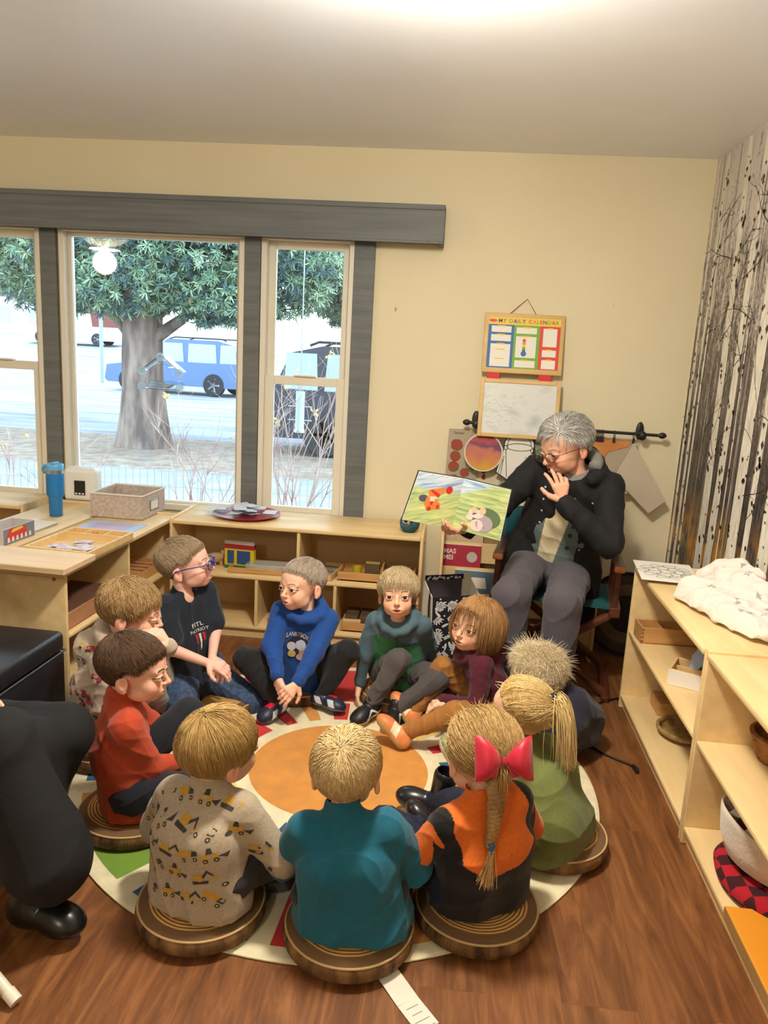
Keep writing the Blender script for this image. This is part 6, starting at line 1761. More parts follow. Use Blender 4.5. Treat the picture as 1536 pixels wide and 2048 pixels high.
def person(label, seat, phi, head, hang, legs, arms, top, pants, shoes, hair, skin=(236, 190, 160), s=1.0, hs=1.15, adult=False, iris=(84, 62, 46), gaze=(0, 0),
           mouth=0.0, open_=1.0, brow=(128, 96, 64), browk=1.0, lips=(192, 104, 98), hips=.085, shw=.105, group='people in the reading circle', body_res=.0025, face=True, after=None, lips_b=.5):
    seat = nv(seat); base = seat.copy()
    f = nv((math.cos(phi), math.sin(phi), 0)); l = nv((-math.sin(phi), math.cos(phi), 0)); u = nv((0, 0, 1.))
    def W(p):
        if p is None: return None
        return nv(p) if isinstance(p, Vector) else seat + f * p[0] + l * p[1] + u * p[2]
    def D(p): return nv(p) if isinstance(p, Vector) else f * p[0] + l * p[1] + u * p[2]
    root = thing('person', label, 'person', tuple(base), group=group)
    Hc = nv(head); R = head_frame(*hang)
    N = Hc + R @ (np.array([-.022, 0, -.085]) * hs) + np.array([0, 0, -.012 * s])
    Pv = seat + u * hips * s; ax = unit(N - Pv); Lb = unit(l - ax * (l @ ax)); fr = np.cross(Lb, ax)
    tw = top.get('twist', 0)
    if tw: Lb2 = Lb * math.cos(tw) + fr * math.sin(tw); 
    else: Lb2 = Lb
    S = {q: N - ax * .036 * s + Lb2 * k * shw * s for q, k in (('L', 1), ('R', -1))}
    A = {}
    la, lf = (.165 * s, .145 * s) if not adult else (.27 * s, .24 * s)
    lt, ls = (.235 * s, .225 * s) if not adult else (.40 * s, .40 * s)
    for q, k in (('L', 1), ('R', -1)):
        a = arms[q]; e, w = ik(S[q], W(a['w']), la, lf, D(a.get('pole', (-.4, k * 1, -.4))))
        A[q] = dict(e=e, w=w, d=unit(D(a.get('d', (1, 0, -.3)))), n=unit(D(a.get('n', (0, 0, -1)))), curl=a.get('curl', .45), th=a.get('thumb', .6), sp=a.get('spread', .1))
    G = {}
    for q, k in (('L', 1), ('R', -1)):
        g = legs[q]; hj = Pv + Lb * k * .065 * s * (1.4 if adult else 1); kn, an = ik(hj, W(g['a']), lt, ls, D(g.get('pole', (.4, k * 1, .35))))
        G[q] = dict(h=hj, k=kn, a=an, toe=D(g.get('toe', (.6, -k * .6, 0))), up=D(g.get('up', (0, 0, 1))))
    # ---- body: one continuous skin
    pts = [Hc - .14 * hs, Hc + .14 * hs, Pv - .12, Pv + .12] + [A[q][j] - .11 for q in 'LR' for j in 'ew'] + [A[q][j] + .11 for q in 'LR' for j in 'ew'] + [G[q][j] - .07 for q in 'LR' for j in 'ka'] + [G[q][j] + .07 for q in 'LR' for j in 'ka']
    pts = np.array(pts); vol = Vol(pts.min(0), pts.max(0), body_res)
    head_prims(vol, Hc, R, hs, mouth, adult)
    ks = 1.25 if adult else 1.0
    vol.cap(Hc + R @ (np.array([-.022, 0, -.045]) * hs), N, .033 * s * ks, .034 * s * ks, k=.009)
    vol.cap(N - ax * .04, Pv, .036 * s * ks, .060 * s * ks, k=.03).cap(S['L'], S['R'], .030 * s * ks, k=.03)
    for q in 'LR':
        a = A[q]; g = G[q]; ah = .7 if adult else 1
        vol.cap(S[q], a['e'], .028 * s * ks, .0235 * s * ks, k=.015).cap(a['e'], a['w'], .0235 * s * ks, .0155 * s * ks, k=.012)
        hand(vol, a['w'], a['d'], a['n'], s * (1.02 if not adult else 1.2), a['curl'], a['sp'], a['th'], q == 'L')
        vol.cap(g['h'], g['k'], .046 * s * ks, .034 * s * ks, k=.02).cap(g['k'], g['a'], .034 * s * ks, .021 * s * ks, k=.02)
    V, F = vol.mesh(1)
    C = skin_colors(V, Hc, R, hs, skin, mouth, lips=lips, blush=lips_b)
    body = npmesh('body', V - base, F, m_skin, root, colors=C)
    if face:
        bv = bvh_of(V[np.linalg.norm(V - Hc, axis=1) < 9], F) 
        Hl = Hc - base; bvl = bvh_of(V - base, F)
        eyes(body, bvl, Hl, R, hs, gaze, iris, open_, brow, browk, skin, adult)
    ho = make_hair(root, base, Hc, R, hs, hair)
    # ---- clothes
    ctx = dict(root=root, base=base, N=N, Pv=Pv, ax=ax, Lb=Lb, fr=fr, S=S, A=A, G=G, Hc=Hc, R=R, hs=hs, s=s, hair=ho, body=body, W=W, D=D, ks=ks, f=f, l=l)
    if pants: dress_legs(ctx, pants)
    if top: dress_top(ctx, top, adult)
    for q in 'LR':
        if shoes: put_shoe(root, base, G[q]['a'], G[q]['toe'], G[q]['up'], shoes[0], shoes[1], (shoes[2] if len(shoes) > 2 else .95) * s)
    if after: after(ctx)
    return ctx

def dress_legs(x, p):
    s, ks = x['s'], x['ks']; pr = []; k = p.get('fat', 1.0) * ks
    pr += [('c', x['G']['L']['h'], x['G']['R']['h'], .082 * s * k, .082 * s * k, .03)]
    for q in 'LR':
        g = x['G'][q]; end = g['a'] + (g['k'] - g['a']) * p.get('crop', .06)
        pr += [('c', g['h'], g['k'], .066 * s * k, .053 * s * k, .02), ('c', g['k'], end, .052 * s * k, p.get('cuff', .036) * s * k, .02)]
    b = x['base']
    garment('trousers', pr, p.get('mat', m_cloth), x['root'], b, p['col'], wr=p.get('wr', (.004, 34)), seed=p.get('seed', 3), res=.0046, extra=(lambda V, F: p['extra'](x, V, F)) if 'extra' in p else None)

def dress_top(x, t, adult):
    s, ax, Lb, fr, N, Pv, S, A, ks = x['s'], x['ax'], x['Lb'], x['fr'], x['N'], x['Pv'], x['S'], x['A'], x['ks']; k = t.get('fat', 1.0) * ks
    pr = []; w = .040 * s * ks
    mid = Pv + (N - Pv) * .45 + fr * .008 * s - fr * t.get('slouch', .018) * s
    ch = N - ax * .085 * s * ks
    for q in (-1, 1):
        pr += [('c', Pv - ax * .055 * s + Lb * q * w * 1.1, mid + Lb * q * w, t.get('hem', .090) * s * k, .077 * s * k, .03), ('c', mid + Lb * q * w, ch + Lb * q * w * .95, .077 * s * k, .066 * s * k, .03)]
    pr += [('c', S['L'] - Lb * .014 * s, S['R'] + Lb * .014 * s, .044 * s * k, .044 * s * k, .03), ('c', N - ax * .05 * s, N + ax * (.006 if t.get('hood') or t.get('vneck') or adult else .026), .052 * s * k, .044 * s * k, .03)]
    sl = t.get('sleeve', 1.0); ah = t.get('arm', 1.0) * ks
    for q in 'LR':
        a = A[q]
        if sl >= 1:
            e2 = a['w'] + (a['e'] - a['w']) * t.get('cuffback', .04)
            pr += [('c', S[q], a['e'], .0445 * s * ah, .0385 * s * ah, .02), ('c', a['e'], e2, .0385 * s * ah, .0265 * s * ah, .016)]
            pr += [('c', e2, e2 + (a['e'] - a['w']) * .12, .0275 * s * ah, .0285 * s * ah, .006)]
        else:
            e2 = S[q] + (a['e'] - S[q]) * sl; pr += [('c', S[q], e2, .046 * s * ah, .047 * s * ah, .02)]
    subs = [('c', N + ax * (.032 if t.get('hood') or t.get('vneck') or adult else .052) * s + fr * .012, N + ax * .10 + fr * .02, .038 * s * ks, (.046 if t.get('hood') else .055) * s * ks)]
    if t.get('vneck'): subs.append(('c', N + fr * .05 - ax * .02, N + fr * .07 + ax * .03, .022 * s, .03 * s))
    if t.get('hood'):
        hk = t['hood']; n = 11; R0 = .066 * s * ks
        ring = [N + ax * (.006 + .026 * math.cos(a)) * s + (-fr * math.cos(a) + Lb * math.sin(a) * 1.05) * R0 + fr * .012 for a in np.linspace(-3.1, 3.1, n)]
        for i in range(n - 1): pr.append(('c', ring[i], ring[i + 1], (.018 + .008 * math.sin(PI * i / n)) * s * hk, (.018 + .008 * math.sin(PI * (i + 1) / n)) * s * hk, .014))
        pr.append(('e', N - fr * .082 * s - ax * .055 * s, nv((.060, .060, .062)) * s * hk, .03))
    for q in t.get('more', ()): pr += q(x)
    cuts = []
    if not t.get('long'): cuts = [(Pv - ax * .045 * s - nv((0, 0, .03 * s)), nv((0, 0, -1.)))]
    cf = t['col'] if not callable(t['col']) else (lambda V: t['col'](x, V))
    o, V, F = garment(t.get('name', 'shirt'), pr, t.get('mat', m_cloth), x['root'], x['base'], cf, wr=t.get('wr', (.0042, 30)), seed=t.get('seed', 5), cuts=cuts, subs=subs, extra=(lambda V, F: t['extra'](x, V, F)) if 'extra' in t else None, res=t.get('res', .0042))
    x['top'] = (o, V, F)
    if t.get('collar'):    # ribbed neckband
        n = 24; ring = []
        for i in range(n + 1):
            a = 2 * PI * i / n; ring.append(N + ax * (.022 - .010 * math.cos(a)) * s + (fr * math.cos(a) + Lb * math.sin(a)) * .0415 * s * ks + fr * .008 - x['base'])
        MB().tube(ring, .0065 * s, 8, cap=False).build('neckband', M('band_%d_%d_%d' % t['collar'], t['collar'], .9), o, smooth=180)

CROSS = {'L': {'a': (.16, -.075, -.02)}, 'R': {'a': (.20, .055, -.03)}}
LAP = {'L': {'w': (.15, .075, .075), 'd': (.7, -.7, -.2)}, 'R': {'w': (.15, -.075, .075), 'd': (.7, .7, -.2)}}
SZ = RZ + .062
def hx(px, py, y): return at(px, py, y=y)
RAD = math.radians

# --- the child in teal, back to the viewer
BL = dict(style='short', col=(206, 172, 118), col2=(240, 216, 166), n=6600, L=.060, lift=.16, rand=.20, th=.008, r=.0010)
person('child seen from behind in a plain teal long-sleeved top on the nearest cushion', (-.187, 1.83, SZ), RAD(92), hx(693, 1546, 1.86), (RAD(88), RAD(-4), RAD(-3)), CROSS,
       {'L': {'w': (.16, .075, .09), 'd': (.8, -.5, -.2)}, 'R': {'w': (.16, -.075, .09), 'd': (.8, .5, -.2)}},
       dict(col=(14, 98, 122), hem=.104, seed=11, wr=(.0055, 24), fat=1.08, arm=1.12, slouch=.03), dict(col=(34, 40, 50)), ('sneaker', ((60, 64, 70), (210, 206, 200), (200, 200, 200), (220, 220, 220))),
       dict(BL, crown=(-.62, 0, .78), seed=2, rand=.24, L=.066), s=1.08, hs=1.14, skin=(232, 184, 152))
# --- digger print, back to the viewer
def diggers(x, V, F):
    P = Print(V, F, x['Pv'] + x['ax'] * .16 - x['fr'] * .05, np.cross(x['ax'], -x['fr']), x['ax'], d=.22)
    R = random.Random(8); yel, dk, gr = (196, 148, 40), (62, 56, 48), (120, 106, 84)
    def rot(pts, a, cx, cy, k=1.0): return [(cx + (q[0] * math.cos(a) - q[1] * math.sin(a)) * k, cy + (q[0] * math.sin(a) + q[1] * math.cos(a)) * k) for q in pts]
    i = 0
    for row in range(6):
        for c in range(6):
            cx = -.17 + c * .068 + (.034 if row % 2 else 0) + R.uniform(-.006, .006); cy = -.18 + row * .062 + R.uniform(-.006, .006); a = R.uniform(-.6, .6); kind = (row * 3 + c + row // 2) % 3; i += 1
            k = 1.5
            if kind == 0:       # excavator
                for pl, co in (([(-.016, -.010), (.010, -.010), (.012, -.004), (-.018, -.004)], dk), ([(-.014, -.003), (.004, -.003), (.004, .008), (-.014, .008)], yel), ([(.002, .004), (.014, .016), (.017, .014), (.005, .001)], dk), ([(.014, .016), (.024, .006), (.021, .004), (.013, .012)], dk), ([(.020, .006), (.027, .002), (.019, -.004)], yel)): P.poly(rot(pl, a, cx, cy, k), co)
            elif kind == 1:     # dump truck
                for pl, co in (([(-.018, .0), (.004, .0), (.008, .012), (-.020, .010)], yel), ([(.006, .0), (.018, .0), (.018, .008), (.010, .010)], dk), ([(-.018, -.003), (.018, -.003), (.018, .0), (-.018, .0)], gr)): P.poly(rot(pl, a, cx, cy, k), co)
                for wx in (-.012, .012): q = rot([(wx, -.006)], a, cx, cy, k)[0]; P.circle(q[0], q[1], .006, dk); P.circle(q[0], q[1], .0025, (200, 190, 170), 1)
            else:               # loader
                for pl, co in (([(-.014, -.002), (.008, -.002), (.008, .006), (-.014, .006)], yel), ([(-.008, .006), (.002, .006), (.0, .016), (-.006, .016)], dk), ([(.008, .0), (.020, -.006), (.024, .004), (.019, .002)], dk)): P.poly(rot(pl, a, cx, cy, k), co)
                for wx in (-.010, .006): q = rot([(wx, -.006)], a, cx, cy, k)[0]; P.circle(q[0], q[1], .0062, dk); P.circle(q[0], q[1], .0028, yel, 1)
    return P.out
person('child seen from behind in a grey top printed with yellow diggers', (-.605, 1.855, SZ), RAD(72), hx(436, 1500, 1.90), (RAD(52), RAD(2), RAD(6)), CROSS,
       {'L': {'w': (.15, .085, .09), 'd': (.8, -.5, -.2)}, 'R': {'w': (.14, -.10, .08), 'd': (.8, .4, -.2), 'pole': (-.2, -1, -.3)}},
       dict(col=(176, 160, 138), extra=diggers, seed=12, wr=(.005, 22), fat=1.12, arm=1.1, slouch=.035, collar=(176, 160, 138)), dict(col=(48, 46, 46)), ('sneaker', ((60, 56, 54), (200, 196, 190), (90, 90, 90), (220, 220, 220))),
       dict(BL, col=(150, 116, 66), col2=(214, 178, 112), crown=(-.30, .22, .92), L=.085, lift=.07, rand=.09, seed=4, n=6600), s=1.08, hs=1.17, skin=(226, 178, 146))
# --- red bow, orange and black
def orange_black(x, V):
    b = lin((226, 110, 30))[:3]; k = lin((12, 10, 12))[:3]; p = V - x['Pv']; h = p @ x['ax']; ll = p @ x['Lb']; d = p @ x['fr']
    edge = .115 + 3.2 * np.minimum(np.abs(ll), .17) ** 2
    m = ((h < edge) & (np.abs(ll) < .165)) | ((np.abs(np.abs(ll) - .130 - .008 * np.sin(h * 60)) < .019) & (h > .13) & (h < .36) & (d < .045))
    return np.where(m[:, None], np.array(k), np.array(b))
def bow_girl(x):
    b = x['base']; c, rad = x['hair'][2]; R, hs = x['R'], x['hs']; root = x['root']; ho = x['hair'][0]
    W = lambda f, l, u: c + R @ (np.array([f, l, u]) * rad) - b
    # ribbon bow
    rm = rad.mean() + .006; o = c + unit((.42, -.86, .12)) * rm - b; out = unit((.22, -.86, .42)); r = unit(np.cross(out, (0, .1, 1))); r = -r if r[0] < 0 else r; uu = unit(np.cross(out, r)); uu = uu if uu[2] > 0 else -uu
    m = M('red_ribbon', (206, 14, 54), .45, col2=(176, 10, 44), ns=6, sheen=.3)
    bm_ = MB()
    for q in (-1, 1):
        rings = []
        for i in range(9):
            t = i / 8; wd = .012 + .036 * math.sin(min(1, t * 1.15) * PI / 2); th = .004 + .016 * math.sin(PI * t); cen = o + r * q * (.006 + .072 * t) + out * (.014 + .010 * math.sin(PI * t)) + uu * (.006 * t)
            rings.append([cen + uu * wd * math.cos(a) * (1 + .2 * t) + out * th * math.sin(a) for a in [2 * PI * j / 14 for j in range(14)]])
        bm_.rings(rings)
        q0 = o + out * .01; bm_.prism([(0, 0), (q * .022, -.045), (q * .050, -.038), (q * .014, .004)], q0, r, uu, out * .002)
    bm_.box(o + out * .016, (.02, .016, .022), rot=Matrix((r, out, uu)).transposed(), bev=.005)
    bm_.build('hair_bow', m, ho, smooth=50)
    # braid
    p0 = c + unit((.36, -.86, -.42)) * (rm - .012) - b; dn = unit(nv((-.02, -.26, -1.))); n = 26; L = .185; sd = unit(np.cross(dn, out)); ou = unit(np.cross(sd, dn)); ou = ou if ou @ out > 0 else -ou
    bd = MB()
    for k in range(3):
        pts = []
        for i in range(n * 2):
            t = i / (n * 2 - 1); a = t * 5.2 * 2 * PI + k * 2 * PI / 3; w = .0205 * (1 - .45 * t)
            pts.append(p0 + dn * L * t + sd * math.sin(a) * w + ou * (math.cos(2 * a) * .006 + .012 + .035 * math.sin(PI * min(1, t * 1.1)) * .5))
        bd.tube(pts, [.0112 * (1 - .5 * i / (n * 2)) for i in range(n * 2)], 8)
    bd.build('braid', M('braid_hair', (186, 148, 92), .55, col2=(140, 106, 60), ns=26, stretch=(1, 1, .3), bump=.5, bs=140), ho, smooth=180)
    e = p0 + dn * L + ou * .02
    MB().lathe([(.007, -.014), (.0095, -.008), (.007, -.003), (.0095, .003), (.007, .008), (.009, .013)], e, 12, rot=Vector(dn).to_track_quat('Z', 'Y').to_matrix()).build('hair_tie', M('blue_elastic', (52, 98, 140), .6), ho, smooth=60)
    Rn = np.random.RandomState(3); m2 = 120; pts = [e + b + Rn.normal(size=(m2, 3)) * .003]; dd = np.tile(dn, (m2, 1)) + Rn.normal(size=(m2, 3)) * .10
    for i in range(8): dd += Rn.normal(size=(m2, 3)) * .05 + sd * .02; dd /= np.linalg.norm(dd, axis=1)[:, None]; pts.append(pts[-1] + dd * (.012 * Rn.uniform(.8, 1.2, m2))[:, None])
    V, F, per = ribbon(pts, .0014, Rn); kk = Rn.uniform(0, 1, m2); cc = np.array(lin((196, 156, 96))[:3]) * (1 - kk[:, None]) + np.array(lin((226, 192, 130))[:3]) * kk[:, None]
    npmesh('braid_end', V - b, F, m_hair, ho, colors=np.repeat(cc, per, 0))
person('child with a red bow and braid in an orange and black top', (.165, 1.97, SZ), RAD(122), hx(962, 1514, 1.97), (RAD(112), RAD(-14), RAD(4)),
       {'L': {'a': at(880, 1672, z=.12), 'pole': (.2, 1, .5), 'toe': Vector((-.42, .40, .5)), 'up': Vector((.75, .35, .45))}, 'R': {'a': at(872, 1600, z=.085), 'pole': (.2, -.4, 1), 'toe': Vector((-.9, .15, .22)), 'up': Vector((.5, -.1, .85))}},
       {'L': {'w': at(893, 1680, y=2.0), 'd': Vector((-.5, .1, -.6)), 'pole': (-.2, 1, -.2)}, 'R': {'w': (.14, -.12, .10), 'd': (.8, .3, -.3)}},
       dict(col=orange_black, seed=13, fat=1.15, arm=1.0, slouch=.03, name='shirt', res=.0038), dict(col=(22, 30, 56), mat=m_denim, fat=1.05), ('boot', ((30, 28, 32), (26, 24, 26), (60, 60, 66), (30, 30, 30)), 1.08),
       dict(style='tie', tie=(-.98, -.05, -.35), col=(168, 130, 76), col2=(222, 186, 124), n=6600, L=.1, rand=.12, th=.010, seed=6, tail=.04, tail_n=60, r=.0010, stray=90, strayL=.03), s=1.08, hs=1.17, after=bow_girl, skin=(232, 184, 152))
# --- ponytail, olive dress
def tie_band(x):
    e = x['hair'][1]['tie'] - x['base']; o = unit(x['R'] @ unit((-.80, -.12, .42)))
    MB().lathe([(.013, -.012), (.018, -.006), (.018, .006), (.013, .012)], e + o * .004, 16, rot=Vector(o).to_track_quat('Z', 'Y').to_matrix()).build('hair_tie', M('black_elastic', (24, 22, 24), .8), x['hair'][0], smooth=60)
def skirt(x): return [('c', x['Pv'] - x['f'] * .02 + x['l'] * .06, x['Pv'] - x['f'] * .03 - x['l'] * .06 - nv((0, 0, .05)), .125, .115, .04), ('c', x['Pv'], x['Pv'] + x['f'] * .14, .12, .09, .04)]
person('child with a high blond ponytail in an olive green dress', (.395, 2.33, .055), RAD(146), hx(1046, 1428, 2.40), (RAD(142), RAD(-6), RAD(0)),
       {'L': {'a': at(905, 1505, z=.075), 'pole': (.2, .5, 1), 'toe': Vector((-.42, .0, .75)), 'up': Vector((.8, .05, .5))}, 'R': {'a': at(912, 1452, z=.075), 'pole': (.2, -.5, 1), 'toe': Vector((-.42, .05, .75)), 'up': Vector((.8, .05, .5))}},
       LAP, dict(col=(112, 122, 64), seed=14, fat=1.12, wr=(.006, 22), long=True, more=(skirt,), slouch=.03, name='dress'), dict(col=(60, 62, 58)), ('slip', ((148, 156, 104), (226, 216, 190), (150, 140, 120), (150, 160, 110))),
       dict(style='tie', tie=(-.80, -.12, .42), col=(218, 180, 112), col2=(250, 226, 166), n=6600, L=.1, rand=.07, th=.007, seed=7, tail=.21, tail_n=520, tail_sp=.30, pull=(.12, -.15, -.6), stray=60, strayL=.03), s=1.08, hs=1.12, after=tie_band, skin=(236, 188, 154))
# --- fuzzy-haired toddler in navy
person('small child with fuzzy white-blond hair in a navy top', (.575, 3.02, .05), RAD(132), hx(1074, 1352, 2.98), (RAD(140), RAD(-16), RAD(4)), CROSS, LAP,
       dict(col=(44, 42, 62), seed=15, fat=1.1, slouch=.05, collar=(40, 38, 58)), dict(col=(40, 42, 52)), ('sneaker', ((90, 90, 96), (220, 216, 210), (200, 200, 200), (220, 220, 220))),
       dict(style='fuzzy', hug=.25, col=(230, 204, 158), col2=(255, 242, 208), root=(220, 184, 142), n=6500, L=.050, lift=.42, rand=.5, th=.004, r=.0007, seed=8, stray=330, grav=.0, crown=(-.2, 0, .97)), s=.98, hs=1.16, skin=(236, 188, 158))
# --- maroon hoodie
person('child in a maroon hoodie and tan trousers looking back at the camera', (.245, 3.13, SZ - .03), RAD(192), hx(953, 1250, 3.10), (RAD(233), RAD(8), RAD(-6)),
       {'L': {'a': at(806, 1466, z=.075), 'pole': Vector((.0, -.55, .5)), 'toe': Vector((-.62, .22, .55)), 'up': Vector((.55, .45, .62))}, 'R': {'a': at(826, 1424, z=.07), 'pole': Vector((0, .1, 1)), 'toe': Vector((-.5, .25, .6)), 'up': Vector((.75, .3, .5))}},
       {'L': {'w': at(893, 1402, z=.17), 'd': Vector((-.9, -.1, -.3)), 'pole': Vector((.5, -.6, -.6)), 'curl': .8}, 'R': {'w': (.16, -.08, .10), 'd': (.8, .4, -.3)}},
       dict(col=(84, 18, 40), seed=16, hood=1.0, fat=1.0, arm=1.02, slouch=.02, cuffback=-.10), dict(col=(168, 112, 50), seed=4, fat=.98, wr=(.006, 40)), ('stripe', ((226, 132, 76), (196, 158, 104), (240, 226, 196), (232, 150, 90)), 1.0),
       dict(style='bob', col=(132, 92, 54), col2=(196, 150, 96), n=6600, L=.165, bang=.25, hug=.30, lift=.10, rand=.09, th=.009, seed=9, grav=.42, crown=(-.1, 0, .99), r=.0011), s=1.02, hs=1.15, iris=(58, 40, 30), gaze=(.10, .0), skin=(240, 192, 160), brow=(140, 104, 66), browk=.8)
# --- grey and green hoodie
def two_tone(x, V):
    p = V - x['N']; h = p @ x['ax']; d = p @ x['fr']; ll = p @ x['Lb']; g = np.array(lin((64, 142, 92))[:3]); s_ = np.array(lin((78, 104, 116))[:3])
    m = (h < -.085 - .25 * (ll + .02)) & (d > -.08) & (np.abs(ll) < .105) & (d > .0)
    return np.where(m[:, None], g, s_)
def zip_(x, V, F):
    P = Print(V, F, x['N'] - x['ax'] * .07 + x['fr'] * .05, x['Lb'], x['ax'])
    P.poly([(-.003, -.02), (.003, -.02), (.003, .012), (-.003, .012)], (206, 212, 210), 2); P.poly([(-.0012, -.06), (.0012, -.06), (.0012, .03), (-.0012, .03)], (46, 62, 70), 0, 4)
    P.poly([(.030, -.065), (.052, -.060), (.048, -.115), (.030, -.12)], (140, 168, 116), 1, 2); P.poly([(.028, -.030), (.058, -.030), (.058, -.038), (.028, -.038)], (30, 40, 46), 1, 2)
    return P.out
person('child in a grey-blue and green hoodie leaning on both hands', (-.165, 3.345, SZ), RAD(-95), hx(797, 1188, 3.23), (RAD(-90), RAD(12), RAD(3)),
       {'R': {'a': at(742, 1408, z=.085), 'pole': Vector((.30, -.8, .55)), 'toe': Vector((-.55, -.85, -.12))}, 'L': {'a': at(792, 1416, z=.085), 'pole': Vector((.7, -.7, .45)), 'toe': Vector((-.25, -.95, -.1))}},
       {'R': {'w': at(718, 1372, z=.095), 'd': Vector((-.1, -.35, -.8)), 'n': Vector((.9, .2, 0)), 'pole': Vector((-1, .2, .2)), 'curl': .35, 'spread': .2}, 'L': {'w': at(868, 1338, z=.115), 'd': Vector((.7, -.4, -.25)), 'n': Vector((0, 0, -1)), 'pole': Vector((1, .5, .1)), 'curl': .2}},
       dict(col=two_tone, extra=zip_, seed=17, hood=1.05, arm=1.0, slouch=.03), dict(col=(84, 78, 78), seed=6, wr=(.006, 40)), ('skate', ((26, 26, 30), (222, 210, 184), (236, 232, 224), (26, 26, 30)), 1.02),
       dict(style='mullet', col=(160, 134, 96), col2=(212, 192, 156), n=6600, L=.066, lift=.12, rand=.22, th=.008, seed=10, grav=.20, crown=(-.25, .05, .96), line=-.10), s=1.02, hs=1.10, iris=(52, 36, 28), gaze=(0, .1), mouth=.25, skin=(238, 188, 156), lips=(196, 100, 98), brow=(120, 90, 60))
# --- blue hoodie
def box_print(x, V, F):
    P = Print(V, F, x['N'] - x['ax'] * .10 + x['fr'] * .07, x['Lb'], x['ax'], d=.05)
    P.circle(0, -.052, .050, (36, 34, 58), 0, 22, 1.0)
    P.text('LANKYBOX', -.0575, -.006, .024, (40, 36, 56), .102, 2, .012, .0016); P.text('LANKYBOX', -.0565, -.004, .022, (232, 226, 226), .100, 6, .012, .0002)
    for cx, cy, r, co in ((-.028, -.052, .020, (206, 200, 206)), (.012, -.040, .024, (186, 196, 216)), (.030, -.072, .022, (196, 150, 100)), (-.022, -.088, .018, (216, 196, 120)), (.014, -.100, .016, (214, 180, 190))): P.circle(cx, cy, r, co, 8, 16)
    return P.out
person('child in a bright blue hoodie reading LANKYBOX, looking to the left', (-.630, 3.30, SZ - .02), RAD(-93), hx(606, 1170, 3.235), (RAD(234), RAD(4), RAD(4)),
       {'R': {'a': at(556, 1404, z=.075), 'pole': Vector((-.6, -.5, .5)), 'toe': Vector((-.42, -.9, -.05))}, 'L': {'a': at(646, 1390, z=.075), 'pole': Vector((.7, -.5, .4)), 'toe': Vector((.85, -.35, 0)), 'up': Vector((.1, .3, 1))}},
       {'R': {'w': at(556, 1352, z=.22), 'd': Vector((.35, -.45, -.75)), 'n': Vector((.6, .7, 0)), 'pole': Vector((-1, .5, -.2)), 'curl': (.3, .45, .6, .7), 'spread': .25}, 'L': {'w': at(590, 1376, z=.19), 'd': Vector((-.5, -.6, -.5)), 'n': Vector((-.5, .5, -.6)), 'pole': Vector((1, .6, -.2)), 'curl': .7}},
       dict(col=(20, 72, 150), extra=box_print, seed=18, hood=1.05, fat=1.1, arm=1.1, slouch=.01, wr=(.0045, 28)), dict(col=(20, 22, 26), seed=7), ('sneaker', ((34, 40, 66), (26, 28, 40), (206, 212, 220), (206, 34, 50)), 1.0),
       dict(style='short', col=(140, 116, 84), col2=(196, 186, 176), n=6600, L=.042, lift=.34, rand=.16, th=.006, seed=11, crown=(-.55, 0, .83), sweep=(.25, .12, 0)), s=1.04, hs=1.13, iris=(70, 62, 54), gaze=(.35, -.1), skin=(240, 190, 162), brow=(170, 134, 96), browk=.7)
# --- blue glasses
def spectacles(x, col, name, rx=.021, rz=.017, square=3.0, th=.0023):
    R, hs, b, c = x['R'], x['hs'], x['base'], x['Hc']; W = lambda f, l, u: c + R @ (np.array([f, l, u]) * hs) - b
    m = M('frame_' + name, col, .25, coat=.3); g = MB(); ln = MB()
    for q in (-1, 1):
        pts = []
        for i in range(25):
            a = 2 * PI * i / 24; e = (abs(math.cos(a)) ** square + abs(math.sin(a)) ** square) ** (-1 / square)
            pts.append(W(.1065 - .10 * abs(.031 - 0) * 0 - .006 * abs(math.cos(a)) * (math.cos(a) * q > 0), q * (.031) + math.cos(a) * e * rx, -.008 + math.sin(a) * e * rz))
        g.tube(pts, th * hs, 8); ln.face([p for p in pts[:-1]])
        g.tube([W(.104, q * (.031 + rx), -.002), W(.085, q * .074, .002), W(.03, q * .081, .002), W(-.012, q * .082, -.002), W(-.030, q * .080, -.022)], th * hs * .9, 8)
    g.tube([W(.107, -.010, -.004), W(.111, 0, -.001), W(.107, .010, -.004)], th * hs, 8)
    o = g.build('glasses', m, x['root'], smooth=180)
    ln.build('lens', glass_mat('spectacle_lens', .02, (.96, .97, .98)), o, fix=False)
def flag_print(x, V, F):
    a = x['A']['R']; S = x['S']['R']; up = unit(S - a['e']); side = unit(nv((-.25, -.95, .15))); out = unit(side - up * (side @ up)); u_ = np.cross(up, out)
    P = Print(V, F, S - up * .040 + out * .05, u_, up); W_ = (226, 214, 194)
    for i in range(7): P.poly([(-.026, -.026 + i * .0078), (.026 if i < 3 else .0, -.026 + i * .0078), (.026 if i < 3 else .0, -.0218 + i * .0078), (-.026, -.0218 + i * .0078)], W_, 1, 3)
    P.poly([(.001, -.003), (.027, -.003), (.027, .0262), (.001, .0262)], W_, 1, 3)
    P.text('LINEAPPAREL', -.026, -.040, .0085, W_, .052, 1)
    Q = Print(V, F, x['N'] - x['ax'] * .15 + x['fr'] * .06, x['Lb'], x['ax'])
    Q.text('FITL', -.03, .006, .017, (226, 222, 218), .058, 2); Q.text('PATRIOT', -.045, -.016, .013, (226, 222, 218), .09, 2)
    Q.poly([(-.028, -.024), (-.012, -.024), (-.014, -.062), (-.022, -.066)], (176, 34, 44), 1, 2); Q.poly([(-.006, -.024), (.006, -.024), (.002, -.085), (-.003, -.10)], (224, 220, 216), 1, 2); Q.poly([(.012, -.024), (.026, -.024), (.022, -.055), (.015, -.062)], (176, 34, 44), 1, 2)
    return P.out + Q.out
